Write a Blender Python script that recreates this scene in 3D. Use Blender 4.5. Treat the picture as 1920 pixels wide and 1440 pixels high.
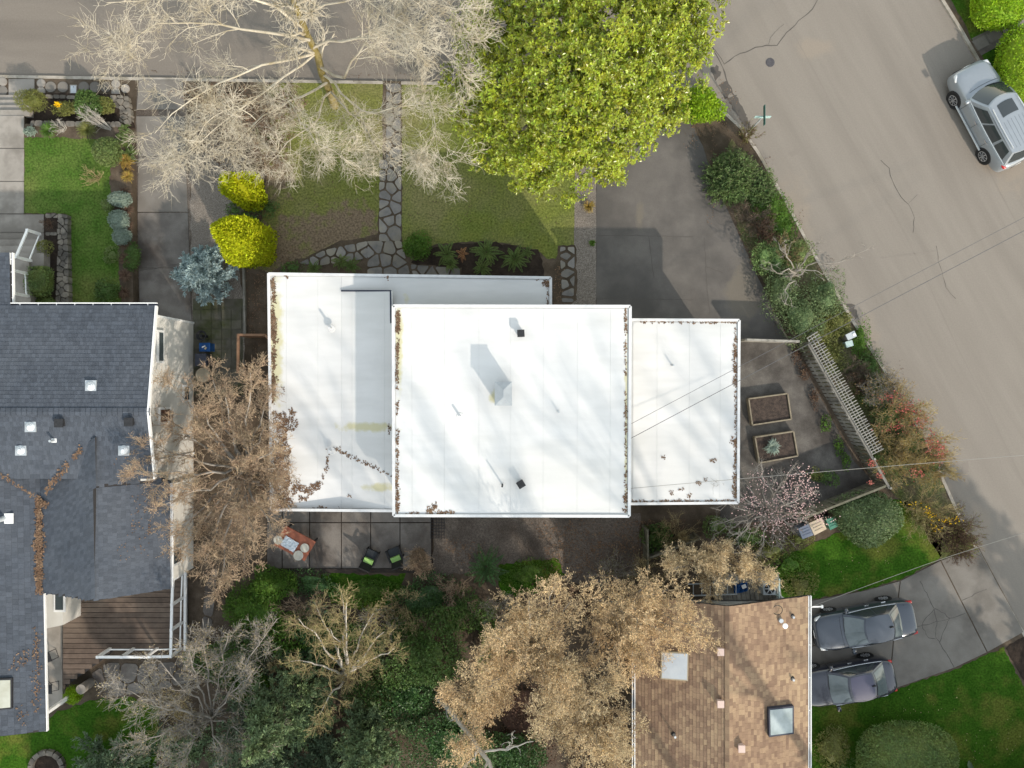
import bpy, math, random
import numpy as np
from mathutils import Vector, Matrix

# ------------------------------------------------------------------ scene, camera, light
for o in list(bpy.data.objects):
    bpy.data.objects.remove(o)
scene = bpy.context.scene
COL = scene.collection
random.seed(7)
RNG = np.random.default_rng(11)
R = math.radians

H = 33.0                  # drone height in metres, looking straight down
F = 1333.33               # focal length in photograph pixels (1920 wide)
cam_d = bpy.data.cameras.new('camera')
cam_d.sensor_width = 36.0
cam_d.lens = F / 1920 * 36.0
cam_d.clip_end = 2000.0
cam = bpy.data.objects.new('camera', cam_d)
cam.location = (0, 0, H)
COL.objects.link(cam)
scene.camera = cam

# shadows fall to the upper left: per metre of height 1.0 m to -x and 1.52 m to +y
SDX, SDY = -1.0, 1.52
SUN_EL = math.atan2(1.0, math.hypot(SDX, SDY))
sun_dir = Vector((-SDX, -SDY, 1.0)).normalized()       # towards the sun
world = bpy.data.worlds.new('World')
scene.world = world
world.use_nodes = True
wn = world.node_tree
wn.nodes.clear()
sky = wn.nodes.new('ShaderNodeTexSky')
sky.sky_type = 'NISHITA'
sky.sun_disc = False
sky.sun_elevation = SUN_EL
sky.sun_rotation = math.atan2(sun_dir.x, sun_dir.y)
sky.air_density = 2.1
sky.dust_density = 0.6
sky.ozone_density = 0.0
bg = wn.nodes.new('ShaderNodeBackground')
bg.inputs['Strength'].default_value = 0.15
wo = wn.nodes.new('ShaderNodeOutputWorld')
haze_mix = wn.nodes.new('ShaderNodeHueSaturation')      # thin bright haze whitens the whole sky evenly
haze_mix.inputs['Saturation'].default_value = 0.5
wn.links.new(sky.outputs[0], haze_mix.inputs['Color'])
wn.links.new(haze_mix.outputs[0], bg.inputs[0])
wn.links.new(bg.outputs[0], wo.inputs[0])

sun_d = bpy.data.lights.new('sun', 'SUN')
sun_d.energy = 2.2
sun_d.angle = R(0.9)
sun_d.color = (1.0, 0.89, 0.76)
sun = bpy.data.objects.new('sun', sun_d)
sun.rotation_euler = sun_dir.to_track_quat('Z', 'Y').to_euler()
sun.location = (20, -30, 40)
COL.objects.link(sun)

vs = scene.view_settings
vs.view_transform = 'Standard'
vs.look = 'None'
vs.gamma = 1.0
vs.use_curve_mapping = False
vs.exposure = 1.05
scene.cycles.max_bounces = 6
scene.cycles.diffuse_bounces = 3
scene.cycles.transparent_max_bounces = 6

# ------------------------------------------------------------------ helpers
G = 0.10                  # level of the yards above the road


def P(u, v, z=0.0):
    """photograph pixel -> point at height z (straight-down camera)"""
    s = (H - z) / F
    return ((u - 960) * s, (720 - v) * s, z)


def PXY(poly, z=0.0):
    return [P(u, v, z)[:2] for u, v in poly]


ORG = {}


def lin(c):
    return tuple(c) + (1.0,)


def M(name, c1, c2=None, scale=3.0, c3=None, scale3=0.35, rough=0.85, bump=0.0, bscale=60.0,
      island=0.0, grain=0.0, gscale=180.0, spec=0.3, metal=0.0, transl=0.0, t3=(0.45, 0.65),
      t2=(0.35, 0.65), detail=5.0, stretch=None, coat=0.0, hue=0.0, spots=None, c4=None, sfreq=2.0, samp=1.2, rot=0.0):
    m = bpy.data.materials.new(name)
    m.use_nodes = True
    nt = m.node_tree
    N = nt.nodes
    L = nt.links
    N.clear()
    out = N.new('ShaderNodeOutputMaterial')
    pr = N.new('ShaderNodeBsdfPrincipled')
    pr.inputs['Roughness'].default_value = rough
    pr.inputs['Specular IOR Level'].default_value = spec
    pr.inputs['Metallic'].default_value = metal
    pr.inputs['Coat Weight'].default_value = coat
    pr.inputs['Coat Roughness'].default_value = 0.05
    geo = N.new('ShaderNodeNewGeometry')
    vec = geo.outputs['Position']
    if rot:
        mr0 = N.new('ShaderNodeMapping')
        mr0.inputs['Rotation'].default_value = (0, 0, rot)
        L.new(vec, mr0.inputs['Vector'])
        vec = mr0.outputs[0]
    if stretch:
        mp = N.new('ShaderNodeMapping')
        mp.inputs['Scale'].default_value = stretch
        L.new(vec, mp.inputs['Vector'])
        vec = mp.outputs[0]
    col = None

    def noise(sc, det=detail, vec=vec):
        n = N.new('ShaderNodeTexNoise')
        n.inputs['Scale'].default_value = sc
        n.inputs['Detail'].default_value = det
        n.inputs['Roughness'].default_value = 0.6
        L.new(vec, n.inputs['Vector'])
        return n.outputs['Fac']

    def ramp(fac, lo, hi):
        r = N.new('ShaderNodeMapRange')
        r.inputs['From Min'].default_value = lo
        r.inputs['From Max'].default_value = hi
        L.new(fac, r.inputs['Value'])
        return r.outputs[0]

    def mix(fac, a, b, mode='MIX'):
        x = N.new('ShaderNodeMix')
        x.data_type = 'RGBA'
        x.blend_type = mode
        if isinstance(fac, float):
            x.inputs[0].default_value = fac
        else:
            L.new(fac, x.inputs[0])
        for s, val in ((6, a), (7, b)):
            if isinstance(val, tuple):
                x.inputs[s].default_value = val
            else:
                L.new(val, x.inputs[s])
        return x.outputs[2]

    col = lin(c1)
    if c2:
        col = mix(ramp(noise(scale), *t2), col, lin(c2))
    if c3:
        col = mix(ramp(noise(scale3, 4.0), *t3), col, lin(c3))
    if spots:
        # worn or stained patches with a place of their own: (pixel u, v, radius u, radius v)
        nz = N.new('ShaderNodeMath')
        nz.operation = 'MULTIPLY_ADD'
        L.new(noise(sfreq, 6.0, geo.outputs['Position']), nz.inputs[0])
        nz.inputs[1].default_value = samp * 2
        nz.inputs[2].default_value = -samp
        tot = None
        for (su, sv, sru, srv, sz) in spots:
            x, y, z = P(su, sv, sz)
            k = (H - sz) / F
            mp2 = N.new('ShaderNodeMapping')
            mp2.inputs['Scale'].default_value = (1 / (sru * k), 1 / (srv * k), 0)
            mp2.inputs['Location'].default_value = (-x / (sru * k), -y / (srv * k), 0)
            L.new(geo.outputs['Position'], mp2.inputs['Vector'])
            ln = N.new('ShaderNodeVectorMath')
            ln.operation = 'LENGTH'
            L.new(mp2.outputs[0], ln.inputs[0])
            ad2 = N.new('ShaderNodeMath')
            ad2.operation = 'ADD'
            L.new(ln.outputs['Value'], ad2.inputs[0])
            L.new(nz.outputs[0], ad2.inputs[1])
            rr = ramp(ad2.outputs[0], 1.15, 0.55)
            if tot is None:
                tot = rr
            else:
                mx = N.new('ShaderNodeMath')
                mx.operation = 'MAXIMUM'
                L.new(tot, mx.inputs[0])
                L.new(rr, mx.inputs[1])
                tot = mx.outputs[0]
        col = mix(tot, col, lin(c4))
    if island or grain:
        v = None
        if island:
            oi = N.new('ShaderNodeObjectInfo')
            ad = N.new('ShaderNodeMath')
            ad.operation = 'ADD'
            L.new(geo.outputs['Random Per Island'], ad.inputs[0])
            L.new(oi.outputs['Random'], ad.inputs[1])
            fr = N.new('ShaderNodeMath')
            fr.operation = 'FRACT'
            L.new(ad.outputs[0], fr.inputs[0])
            mr = N.new('ShaderNodeMapRange')
            mr.inputs['To Min'].default_value = 1 - island
            mr.inputs['To Max'].default_value = 1 + island
            L.new(fr.outputs[0], mr.inputs['Value'])
            v = mr.outputs[0]
            if hue:
                hs = N.new('ShaderNodeHueSaturation')
                h2 = N.new('ShaderNodeMath')
                h2.operation = 'MULTIPLY_ADD'
                L.new(fr.outputs[0], h2.inputs[0])
                h2.inputs[1].default_value = hue
                h2.inputs[2].default_value = 0.5 - hue / 2
                L.new(h2.outputs[0], hs.inputs['Hue'])
                if isinstance(col, tuple):
                    hs.inputs['Color'].default_value = col
                else:
                    L.new(col, hs.inputs['Color'])
                col = hs.outputs[0]
        if grain:
            gr = N.new('ShaderNodeMapRange')
            gr.inputs['From Min'].default_value = 0.25
            gr.inputs['From Max'].default_value = 0.75
            gr.inputs['To Min'].default_value = 1 - grain
            gr.inputs['To Max'].default_value = 1 + grain
            L.new(noise(gscale, 2.0, geo.outputs['Position']), gr.inputs['Value'])
            if v is None:
                v = gr.outputs[0]
            else:
                mu = N.new('ShaderNodeMath')
                mu.operation = 'MULTIPLY'
                L.new(v, mu.inputs[0])
                L.new(gr.outputs[0], mu.inputs[1])
                v = mu.outputs[0]
        cb = N.new('ShaderNodeCombineColor')
        for i in range(3):
            L.new(v, cb.inputs[i])
        col = mix(1.0, col, cb.outputs[0], 'MULTIPLY')
    if isinstance(col, tuple):
        pr.inputs['Base Color'].default_value = col
    else:
        L.new(col, pr.inputs['Base Color'])
    if bump:
        b = N.new('ShaderNodeBump')
        b.inputs['Strength'].default_value = bump
        b.inputs['Distance'].default_value = 0.05
        L.new(noise(bscale, 4.0), b.inputs['Height'])
        L.new(b.outputs[0], pr.inputs['Normal'])
    surf = pr.outputs[0]
    if transl:
        tr = N.new('ShaderNodeBsdfTranslucent')
        if isinstance(col, tuple):
            tr.inputs[0].default_value = col
        else:
            L.new(col, tr.inputs[0])
        ms = N.new('ShaderNodeMixShader')
        ms.inputs[0].default_value = transl
        L.new(surf, ms.inputs[1])
        L.new(tr.outputs[0], ms.inputs[2])
        surf = ms.outputs[0]
    L.new(surf, out.inputs[0])
    return m


def finish(me, name, mat, parent, smooth, top_mesh=True):
    if len(me.polygons):
        me.polygons.foreach_set('use_smooth', np.full(len(me.polygons), bool(smooth)))
    mats = mat if isinstance(mat, (list, tuple)) else [mat]
    for x in mats:
        me.materials.append(x)
    me.update()
    o = bpy.data.objects.new(name, me)
    COL.objects.link(o)
    if parent is not None:
        o.parent = parent
        ORG[o.name] = ORG.get(parent.name, (0, 0, 0))
    return o


def np_mesh(name, V, Fq, mat, parent=None, smooth=False, local=False):
    """V (n,3), Fq (m,k) -> one mesh object; vertices in world space unless local"""
    V = np.asarray(V, dtype=np.float64).reshape(-1, 3)
    Fq = np.asarray(Fq, dtype=np.int32)
    loc = None
    if parent is not None:
        if not local:
            V = V - np.array(ORG.get(parent.name, (0, 0, 0)))
    else:
        loc = ((V[:, 0].min() + V[:, 0].max()) / 2, (V[:, 1].min() + V[:, 1].max()) / 2, V[:, 2].min())
        V = V - np.array(loc)
    me = bpy.data.meshes.new(name)
    me.vertices.add(len(V))
    me.vertices.foreach_set('co', V.astype(np.float32).ravel())
    k = Fq.shape[1]
    me.loops.add(Fq.size)
    me.loops.foreach_set('vertex_index', Fq.ravel())
    me.polygons.add(len(Fq))
    me.polygons.foreach_set('loop_start', np.arange(0, Fq.size, k, dtype=np.int32))
    me.update(calc_edges=True)
    o = finish(me, name, mat, parent, smooth)
    if loc is not None:
        o.location = loc
        ORG[o.name] = loc
    return o


class MB:
    def __init__(self):
        self.V = []
        self.F = []

    def add(self, vs_, fs):
        n = len(self.V)
        self.V += [tuple(v) for v in vs_]
        self.F += [tuple(i + n for i in f) for f in fs]
        return self

    def box(self, c, s, rz=0.0, tilt=None):
        x, y, z = s[0] / 2, s[1] / 2, s[2] / 2
        pts = [(-x, -y, -z), (x, -y, -z), (x, y, -z), (-x, y, -z), (-x, -y, z), (x, -y, z), (x, y, z), (-x, y, z)]
        mt = Matrix.Rotation(rz, 3, 'Z')
        if tilt is not None:
            mt = mt @ Matrix.Rotation(tilt[1], 3, tilt[0])
        pts = [tuple(mt @ Vector(p) + Vector(c)) for p in pts]
        return self.add(pts, [(3, 2, 1, 0), (4, 5, 6, 7), (0, 1, 5, 4), (1, 2, 6, 5), (2, 3, 7, 6), (3, 0, 4, 7)])

    def prism(self, poly, z0, z1):
        n = len(poly)
        a = sum(poly[i][0] * poly[(i + 1) % n][1] - poly[(i + 1) % n][0] * poly[i][1] for i in range(n))
        if a < 0:
            poly = poly[::-1]
        f0 = (lambda i: z0) if not callable(z0) else (lambda i: z0(poly[i]))
        f1 = (lambda i: z1) if not callable(z1) else (lambda i: z1(poly[i]))
        pts = [(p[0], p[1], f0(i)) for i, p in enumerate(poly)] + [(p[0], p[1], f1(i)) for i, p in enumerate(poly)]
        fs = [tuple(range(n - 1, -1, -1)), tuple(range(n, 2 * n))]
        fs += [(i, (i + 1) % n, n + (i + 1) % n, n + i) for i in range(n)]
        return self.add(pts, fs)

    def sheet(self, pts3):
        n = len(pts3)
        a = sum(pts3[i][0] * pts3[(i + 1) % n][1] - pts3[(i + 1) % n][0] * pts3[i][1] for i in range(n))
        if a < 0:
            pts3 = pts3[::-1]
        return self.add(pts3, [tuple(range(n))])

    def slab(self, pts3, th):
        """polygon with its own heights, given thickness downwards"""
        n = len(pts3)
        a = sum(pts3[i][0] * pts3[(i + 1) % n][1] - pts3[(i + 1) % n][0] * pts3[i][1] for i in range(n))
        if a < 0:
            pts3 = pts3[::-1]
        lo = [(p[0], p[1], p[2] - th) for p in pts3]
        fs = [tuple(range(n)), tuple(range(2 * n - 1, n - 1, -1))]
        fs += [(n + i, n + (i + 1) % n, (i + 1) % n, i) for i in range(n)]
        return self.add(list(pts3) + lo, fs)

    def cyl(self, c, r, h, n=16, r2=None):
        r2 = r if r2 is None else r2
        pts = [(c[0] + r * math.cos(2 * math.pi * i / n), c[1] + r * math.sin(2 * math.pi * i / n), c[2]) for i in range(n)]
        pts += [(c[0] + r2 * math.cos(2 * math.pi * i / n), c[1] + r2 * math.sin(2 * math.pi * i / n), c[2] + h) for i in range(n)]
        fs = [tuple(range(n - 1, -1, -1)), tuple(range(n, 2 * n))]
        fs += [(i, (i + 1) % n, n + (i + 1) % n, n + i) for i in range(n)]
        return self.add(pts, fs)

    def tube(self, pts, r, n=6):
        pts = [Vector(p) for p in pts]
        rs = r if isinstance(r, (list, tuple)) else [r] * len(pts)
        V = []
        for i, p in enumerate(pts):
            t = (pts[min(i + 1, len(pts) - 1)] - pts[max(i - 1, 0)]).normalized()
            a = Vector((0, 0, 1)) if abs(t.z) < 0.9 else Vector((1, 0, 0))
            x = t.cross(a).normalized()
            y = t.cross(x)
            V += [tuple(p + (x * math.cos(2 * math.pi * k / n) + y * math.sin(2 * math.pi * k / n)) * rs[i]) for k in range(n)]
        fs = []
        for i in range(len(pts) - 1):
            for k in range(n):
                fs.append((i * n + k, (i + 1) * n + k, (i + 1) * n + (k + 1) % n, i * n + (k + 1) % n))
        fs.append(tuple(range(n)))
        fs.append(tuple(range(len(V) - 1, len(V) - n - 1, -1)))
        return self.add(V, fs)

    def beam(self, a, b, w, h):
        """rectangular bar from a to b"""
        a, b = Vector(a), Vector(b)
        t = (b - a).normalized()
        up = Vector((0, 0, 1)) if abs(t.z) < 0.95 else Vector((0, 1, 0))
        x = t.cross(up).normalized() * (w / 2)
        y = x.cross(t).normalized() * (h / 2)
        pts = [a - x - y, a + x - y, a + x + y, a - x + y, b - x - y, b + x - y, b + x + y, b - x + y]
        return self.add([tuple(p) for p in pts], [(0, 1, 2, 3), (7, 6, 5, 4), (4, 5, 1, 0), (5, 6, 2, 1), (6, 7, 3, 2), (7, 4, 0, 3)])

    def grid(self, fn, nu, nv):
        V = [fn(i / nu, j / nv) for j in range(nv + 1) for i in range(nu + 1)]
        fs = [(j * (nu + 1) + i, j * (nu + 1) + i + 1, (j + 1) * (nu + 1) + i + 1, (j + 1) * (nu + 1) + i)
              for j in range(nv) for i in range(nu)]
        return self.add(V, fs)

    def build(self, name, mat, parent=None, smooth=False, local=False):
        V = [Vector(v) for v in self.V]
        loc = None
        if parent is not None:
            if not local:
                g = Vector(ORG.get(parent.name, (0, 0, 0)))
                V = [v - g for v in V]
        else:
            xs = [v.x for v in V]
            ys = [v.y for v in V]
            loc = Vector(((min(xs) + max(xs)) / 2, (min(ys) + max(ys)) / 2, min(v.z for v in V)))
            V = [v - loc for v in V]
        me = bpy.data.meshes.new(name)
        me.from_pydata([tuple(v) for v in V], [], self.F)
        o = finish(me, name, mat, parent, smooth)
        if loc is not None:
            o.location = loc
            ORG[o.name] = tuple(loc)
        return o


def thing(name, label, cat, loc=(0, 0, 0), rz=0.0, group=None):
    o = bpy.data.objects.new(name, None)
    o.empty_display_size = 0.2
    COL.objects.link(o)
    o.location = loc
    o.rotation_euler = (0, 0, rz)
    o['label'] = label
    o['category'] = cat
    if group:
        o['group'] = group
    ORG[o.name] = tuple(loc)
    return o


def tag(o, label, cat, group=None):
    o['label'] = label
    o['category'] = cat
    if group:
        o['group'] = group
    return o


def struct(o):
    o['kind'] = 'structure'
    return o


def stuff(o, label=None, cat=None):
    o['kind'] = 'stuff'
    if label:
        o['label'] = label
        o['category'] = cat
    return o


def copy_tree(o, parent=None):
    c = o.copy()
    COL.objects.link(c)
    if parent is not None:
        c.parent = parent
    for ch in list(o.children):
        copy_tree(ch, c)
    return c


def dup(root, loc, rz, label):
    c = copy_tree(root)
    c.location = loc
    c.rotation_euler = (0, 0, rz)
    c['label'] = label
    return c


def rough_poly(poly, step=14.0, amp=1.6, seed=1):
    rg = random.Random(seed)
    out = []
    n = len(poly)
    for i in range(n):
        a, b = poly[i], poly[(i + 1) % n]
        d = math.hypot(b[0] - a[0], b[1] - a[1])
        k = max(1, int(d / step))
        for j in range(k):
            t = j / k
            out.append((a[0] + (b[0] - a[0]) * t + rg.uniform(-amp, amp), a[1] + (b[1] - a[1]) * t + rg.uniform(-amp, amp)))
    return out


def inside(p, poly):
    x, y = p
    c = False
    n = len(poly)
    j = n - 1
    for i in range(n):
        xi, yi = poly[i]
        xj, yj = poly[j]
        if (yi > y) != (yj > y) and x < (xj - xi) * (y - yi) / (yj - yi) + xi:
            c = not c
        j = i
    return c


def clip_half(poly, px, py, nx, ny):
    out = []
    n = len(poly)
    for i in range(n):
        a, b = poly[i], poly[(i + 1) % n]
        da = (a[0] - px) * nx + (a[1] - py) * ny
        db = (b[0] - px) * nx + (b[1] - py) * ny
        if da <= 0:
            out.append(a)
        if (da < 0 < db) or (db < 0 < da):
            t = da / (da - db)
            out.append((a[0] + (b[0] - a[0]) * t, a[1] + (b[1] - a[1]) * t))
    return out


def voronoi(poly, spacing, gap, seed, jitter=0.12):
    """irregular stones filling a convex pixel polygon, with joints of width gap"""
    rg = random.Random(seed)
    us = [p[0] for p in poly]
    vs_ = [p[1] for p in poly]
    pts = []
    tries = 0
    while tries < 1500:
        tries += 1
        p = (rg.uniform(min(us), max(us)), rg.uniform(min(vs_), max(vs_)))
        if not inside(p, poly):
            continue
        sp = spacing * rg.uniform(0.75, 1.1)
        if all((p[0] - q[0]) ** 2 + (p[1] - q[1]) ** 2 > sp * sp for q in pts):
            pts.append(p)
    cells = []
    for p in pts:
        c = list(poly)
        for q in pts:
            if q is p:
                continue
            dx, dy = q[0] - p[0], q[1] - p[1]
            d = math.hypot(dx, dy)
            if d > spacing * 4:
                continue
            nx, ny = dx / d, dy / d
            c = clip_half(c, (p[0] + q[0]) / 2 - nx * gap / 2, (p[1] + q[1]) / 2 - ny * gap / 2, nx, ny)
            if len(c) < 3:
                break
        if len(c) >= 3:
            # cut the corners a little so that stones are not razor sharp
            o = []
            n = len(c)
            for i in range(n):
                a, b, d_ = c[i - 1], c[i], c[(i + 1) % n]
                for w, q in ((0.16, a), (0.16, d_)):
                    o.append((b[0] + (q[0] - b[0]) * w + rg.uniform(-1, 1) * jitter * 3, b[1] + (q[1] - b[1]) * w + rg.uniform(-1, 1) * jitter * 3))
            cells.append(o)
    return cells


# ------------------------------------------------------------------ vectorised foliage tools
def tubes(pts, rad, sides=3):
    """pts (M,K,3), rad (M,K) -> V, F"""
    Mn, K, _ = pts.shape
    tan = np.empty_like(pts)
    tan[:, 1:-1] = pts[:, 2:] - pts[:, :-2]
    tan[:, 0] = pts[:, 1] - pts[:, 0]
    tan[:, -1] = pts[:, -1] - pts[:, -2]
    tan /= np.linalg.norm(tan, axis=2, keepdims=True) + 1e-9
    ref = np.zeros_like(tan)
    ref[..., 2] = 1.0
    steep = np.abs(tan[..., 2]) > 0.92
    ref[steep] = (1.0, 0.0, 0.0)
    x = np.cross(tan, ref)
    x /= np.linalg.norm(x, axis=2, keepdims=True) + 1e-9
    y = np.cross(tan, x)
    a = np.arange(sides) * 2 * math.pi / sides
    V = pts[:, :, None, :] + rad[:, :, None, None] * (x[:, :, None, :] * np.cos(a)[None, None, :, None] + y[:, :, None, :] * np.sin(a)[None, None, :, None])
    idx = np.arange(Mn * K * sides).reshape(Mn, K, sides)
    q = np.stack([idx[:, :-1], idx[:, 1:], np.roll(idx[:, 1:], -1, axis=2), np.roll(idx[:, :-1], -1, axis=2)], axis=-1)
    return V.reshape(-1, 3), q.reshape(-1, 4)


def merge(parts):
    Vs, Fs, n = [], [], 0
    for V, Fq in parts:
        Vs.append(V)
        Fs.append(Fq + n)
        n += len(V)
    return np.concatenate(Vs), np.concatenate(Fs)


def unit(v):
    return v / (np.linalg.norm(v, axis=-1, keepdims=True) + 1e-9)


def grow(par, prad, n, L, ang=(0.4, 1.0), K=5, wob=0.25, up=0.0, t0=0.25, r=0.55, rmin=0.004, tipbias=1.0, out=None, rng=RNG):
    N, Kp, _ = par.shape
    idx = np.repeat(np.arange(N), n)
    m = len(idx)
    t = t0 + (1 - t0) * rng.random(m) ** (1 / tipbias)
    s = t * (Kp - 1) * 0.999
    i = s.astype(int)
    f = (s - i)[:, None]
    base = par[idx, i] * (1 - f) + par[idx, i + 1] * f
    d = unit(par[idx, i + 1] - par[idx, i])
    rb = prad[idx, i] * (1 - f[:, 0]) + prad[idx, i + 1] * f[:, 0]
    rv = rng.normal(size=(m, 3))
    perp = unit(rv - (rv * d).sum(1, keepdims=True) * d)
    a = rng.uniform(ang[0], ang[1], m)[:, None]
    d = unit(d * np.cos(a) + perp * np.sin(a) + np.array([0, 0, up]))
    if out is not None:
        c, w = out
        o = base - np.array(c)
        o[:, 2] *= 0.3
        d = unit(d + unit(o) * w)
    ln = L * rng.uniform(0.5, 1.25, m) * (1.2 - 0.55 * t)
    pts = np.empty((m, K, 3))
    pts[:, 0] = base
    cur = d
    for k in range(1, K):
        cur = unit(cur + rng.normal(size=(m, 3)) * wob + np.array([0, 0, up * 0.3]))
        pts[:, k] = pts[:, k - 1] + cur * (ln / (K - 1))[:, None]
    r0 = np.maximum(rb * r, rmin)
    rad = r0[:, None] * np.linspace(1, 0.35, K)[None, :]
    rad = np.maximum(rad, rmin * 0.6)
    return pts, rad


def polyline(pts, K=7):
    """resample a list of (x,y,z,r) to K points -> (1,K,3),(1,K)"""
    a = np.array(pts, dtype=float)
    s = np.concatenate([[0], np.cumsum(np.linalg.norm(np.diff(a[:, :3], axis=0), axis=1))])
    t = np.linspace(0, s[-1], K)
    o = np.stack([np.interp(t, s, a[:, j]) for j in range(4)], axis=1)
    return o[None, :, :3], o[None, :, 3]


def leaves(c, d, nrm, L, W, fold=0.12):
    """folded leaf of two triangles; c base, d direction, nrm normal (n,3)"""
    n = len(c)
    L = np.broadcast_to(L, (n,))[:, None]
    W = np.broadcast_to(W, (n,))[:, None]
    side = unit(np.cross(d, nrm))
    nn = unit(np.cross(side, d))
    tip = c + d * L
    mid = c + d * L * 0.5 + nn * L * fold
    V = np.stack([c, mid + side * W / 2, tip, mid - side * W / 2], axis=1).reshape(-1, 3)
    b = np.arange(n)[:, None] * 4
    Fq = np.concatenate([b + np.array([[0, 1, 2]]), b + np.array([[0, 2, 3]])])
    return V, Fq


def rand_dirs(n, rng=RNG, zmin=-1.0):
    z = rng.uniform(zmin, 1, n)
    a = rng.uniform(0, 2 * math.pi, n)
    r = np.sqrt(np.maximum(0, 1 - z * z))
    return np.stack([r * np.cos(a), r * np.sin(a), z], axis=1)

# ------------------------------------------------------------------ materials
m_soil = M('soil', (.085, .064, .046), (.135, .105, .078), 2.2, (.062, .048, .034), .5, spec=.08, rough=.95, bump=.7, bscale=35, grain=.35, gscale=45)
m_mulch = M('mulch', (.030, .023, .019), (.055, .041, .032), 4, spec=.08, rough=.95, bump=.9, bscale=50, grain=.4, gscale=40)
m_road = M('road_asphalt', (.202, .178, .152), (.221, .196, .168), 1.6, (.174, .153, .131), .55, rot=R(60.9), stretch=(.10, 1, 1), rough=.9, bump=.15, bscale=140, grain=.07, gscale=16, t3=(.5, .75),
           spots=[(1480, 420, 40, 90, 0), (1620, 660, 30, 80, 0), (1700, 800, 40, 60, 0), (1830, 1000, 30, 60, 0), (1900, 300, 60, 60, 0), (1530, 90, 40, 20, 0)], c4=(.235, .20, .163), sfreq=1.2, samp=1.0)
m_kerb = M('kerb_concrete', (.40, .36, .31), (.30, .27, .23), 2.5, (.20, .18, .14), 1.2, rough=.9, bump=.3, grain=.15)
m_crack = M('crack_tar', (.085, .075, .066), rough=.8)
m_seam = M('seam_tar', (.20, .175, .15), rough=.85)
m_asphalt = M('driveway_asphalt', (.116, .106, .097), (.142, .130, .118), .9, (.094, .087, .080), .38, spec=.15,
    spots=[(1200, 405, 10, 22, .1), (1390, 560, 30, 60, .1)], c4=(.15, .133, .11), sfreq=1.5, rough=.9, bump=.25, bscale=110, grain=.16, gscale=60, t3=(.42, .6))
m_asphalt2 = M('yard_asphalt', (.085, .077, .069), (.140, .128, .113), 1.6, (.058, .051, .045), .6, spec=.15, rough=.92, bump=.3, bscale=70, grain=.25, gscale=40)
m_conc = M('concrete', (.205, .188, .167), (.165, .150, .132), 1.2, (.118, .106, .093), .45, spec=.15, rough=.9, bump=.2, bscale=80, grain=.12, gscale=50, island=.06, t3=(.5, .7))
m_conc_dark = M('weathered_concrete', (.145, .130, .117), (.200, .183, .165), 1.3, (.085, .072, .063), .6, spec=.15, rough=.9, bump=.25, grain=.22, gscale=50, island=.12)
m_conc_light = M('pale_concrete', (.29, .265, .235), (.24, .218, .192), 1.4, (.18, .162, .14), .7, rough=.9, bump=.15, grain=.1, island=.05)
m_gravel = M('gravel', (.27, .238, .205), (.160, .138, .119), 16, (.205, .178, .152), .6, spec=.1, rough=.95, bump=1.0, bscale=30, grain=.5, gscale=22)
m_gravel_dark = M('mulch_gravel', (.125, .102, .084), (.180, .152, .128), 9, (.092, .075, .062), .5, spec=.1, rough=.95, bump=.9, bscale=30, grain=.4, gscale=25)
m_lawn_rich = M('lawn_rich', (.052, .105, .016), (.086, .130, .028), 1.3, (.128, .145, .042), .35, spec=.05, rough=.9, bump=.5, bscale=45, grain=.5, gscale=11, t3=(.5, .68))
m_lawn_dry = M('lawn_dry', (.150, .168, .040), (.108, .142, .030), 1.2, (.182, .174, .072), .30, spec=.05, rough=.9, bump=.5, bscale=45, grain=.5, gscale=11, t3=(.42, .62))
m_lawn_west = M('lawn_west', (.150, .160, .040), (.112, .138, .030), 1.2, (.180, .165, .070), .30, spec=.05, rough=.9, bump=.5, bscale=45, grain=.5, gscale=11, t3=(.42, .62),
                spots=[(620, 440, 110, 45, .1), (530, 470, 70, 50, .1), (500, 330, 50, 60, .1), (660, 410, 60, 30, .1), (480, 200, 60, 60, .1)], c4=(.170, .128, .086), sfreq=2.4, samp=1.6)
m_lawn_bare = M('lawn_thin', (.125, .100, .058), (.120, .128, .042), 2.6, (.135, .098, .066), .5, rough=.95, bump=1.0, bscale=40, grain=.35, gscale=20)
m_lawn_deep = M('lawn_deep', (.026, .076, .006), (.044, .102, .010), 1.3, (.092, .112, .020), .5, t3=(.5, .62), spec=.04, rough=.9, bump=.5, bscale=45, grain=.5, gscale=11)
m_flag = M('flagstone', (.205, .195, .185), (.145, .140, .135), 3, (.235, .215, .175), 1.0, rough=.85, bump=.35, bscale=35, island=.22, grain=.12)
m_stone = M('wall_stone', (.155, .140, .120), (.092, .083, .072), 3.5, (.215, .19, .155), 1.5, rough=.95, bump=.6, bscale=25, island=.3, grain=.2)
m_paver = M('mossy_paver', (.130, .118, .096), (.092, .086, .064), 2, (.058, .064, .026), .9, rough=.95, bump=.3, island=.16, grain=.16)
m_iron = M('manhole_iron', (.10, .095, .10), (.07, .065, .07), 9, rough=.6, metal=.3)


def sheet(name, poly, z, mat, rough=None, parent=None):
    if rough:
        poly = rough_poly(poly, *rough)
    o = MB().sheet([P(u, v, z) for u, v in poly]).build(name, mat, parent)
    if parent is None:
        struct(o)
    return o


def block(name, poly, z0, z1, mat, parent=None):
    o = MB().prism(PXY(poly, z1), z0, z1).build(name, mat, parent)
    if parent is None:
        struct(o)
    return o


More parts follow.
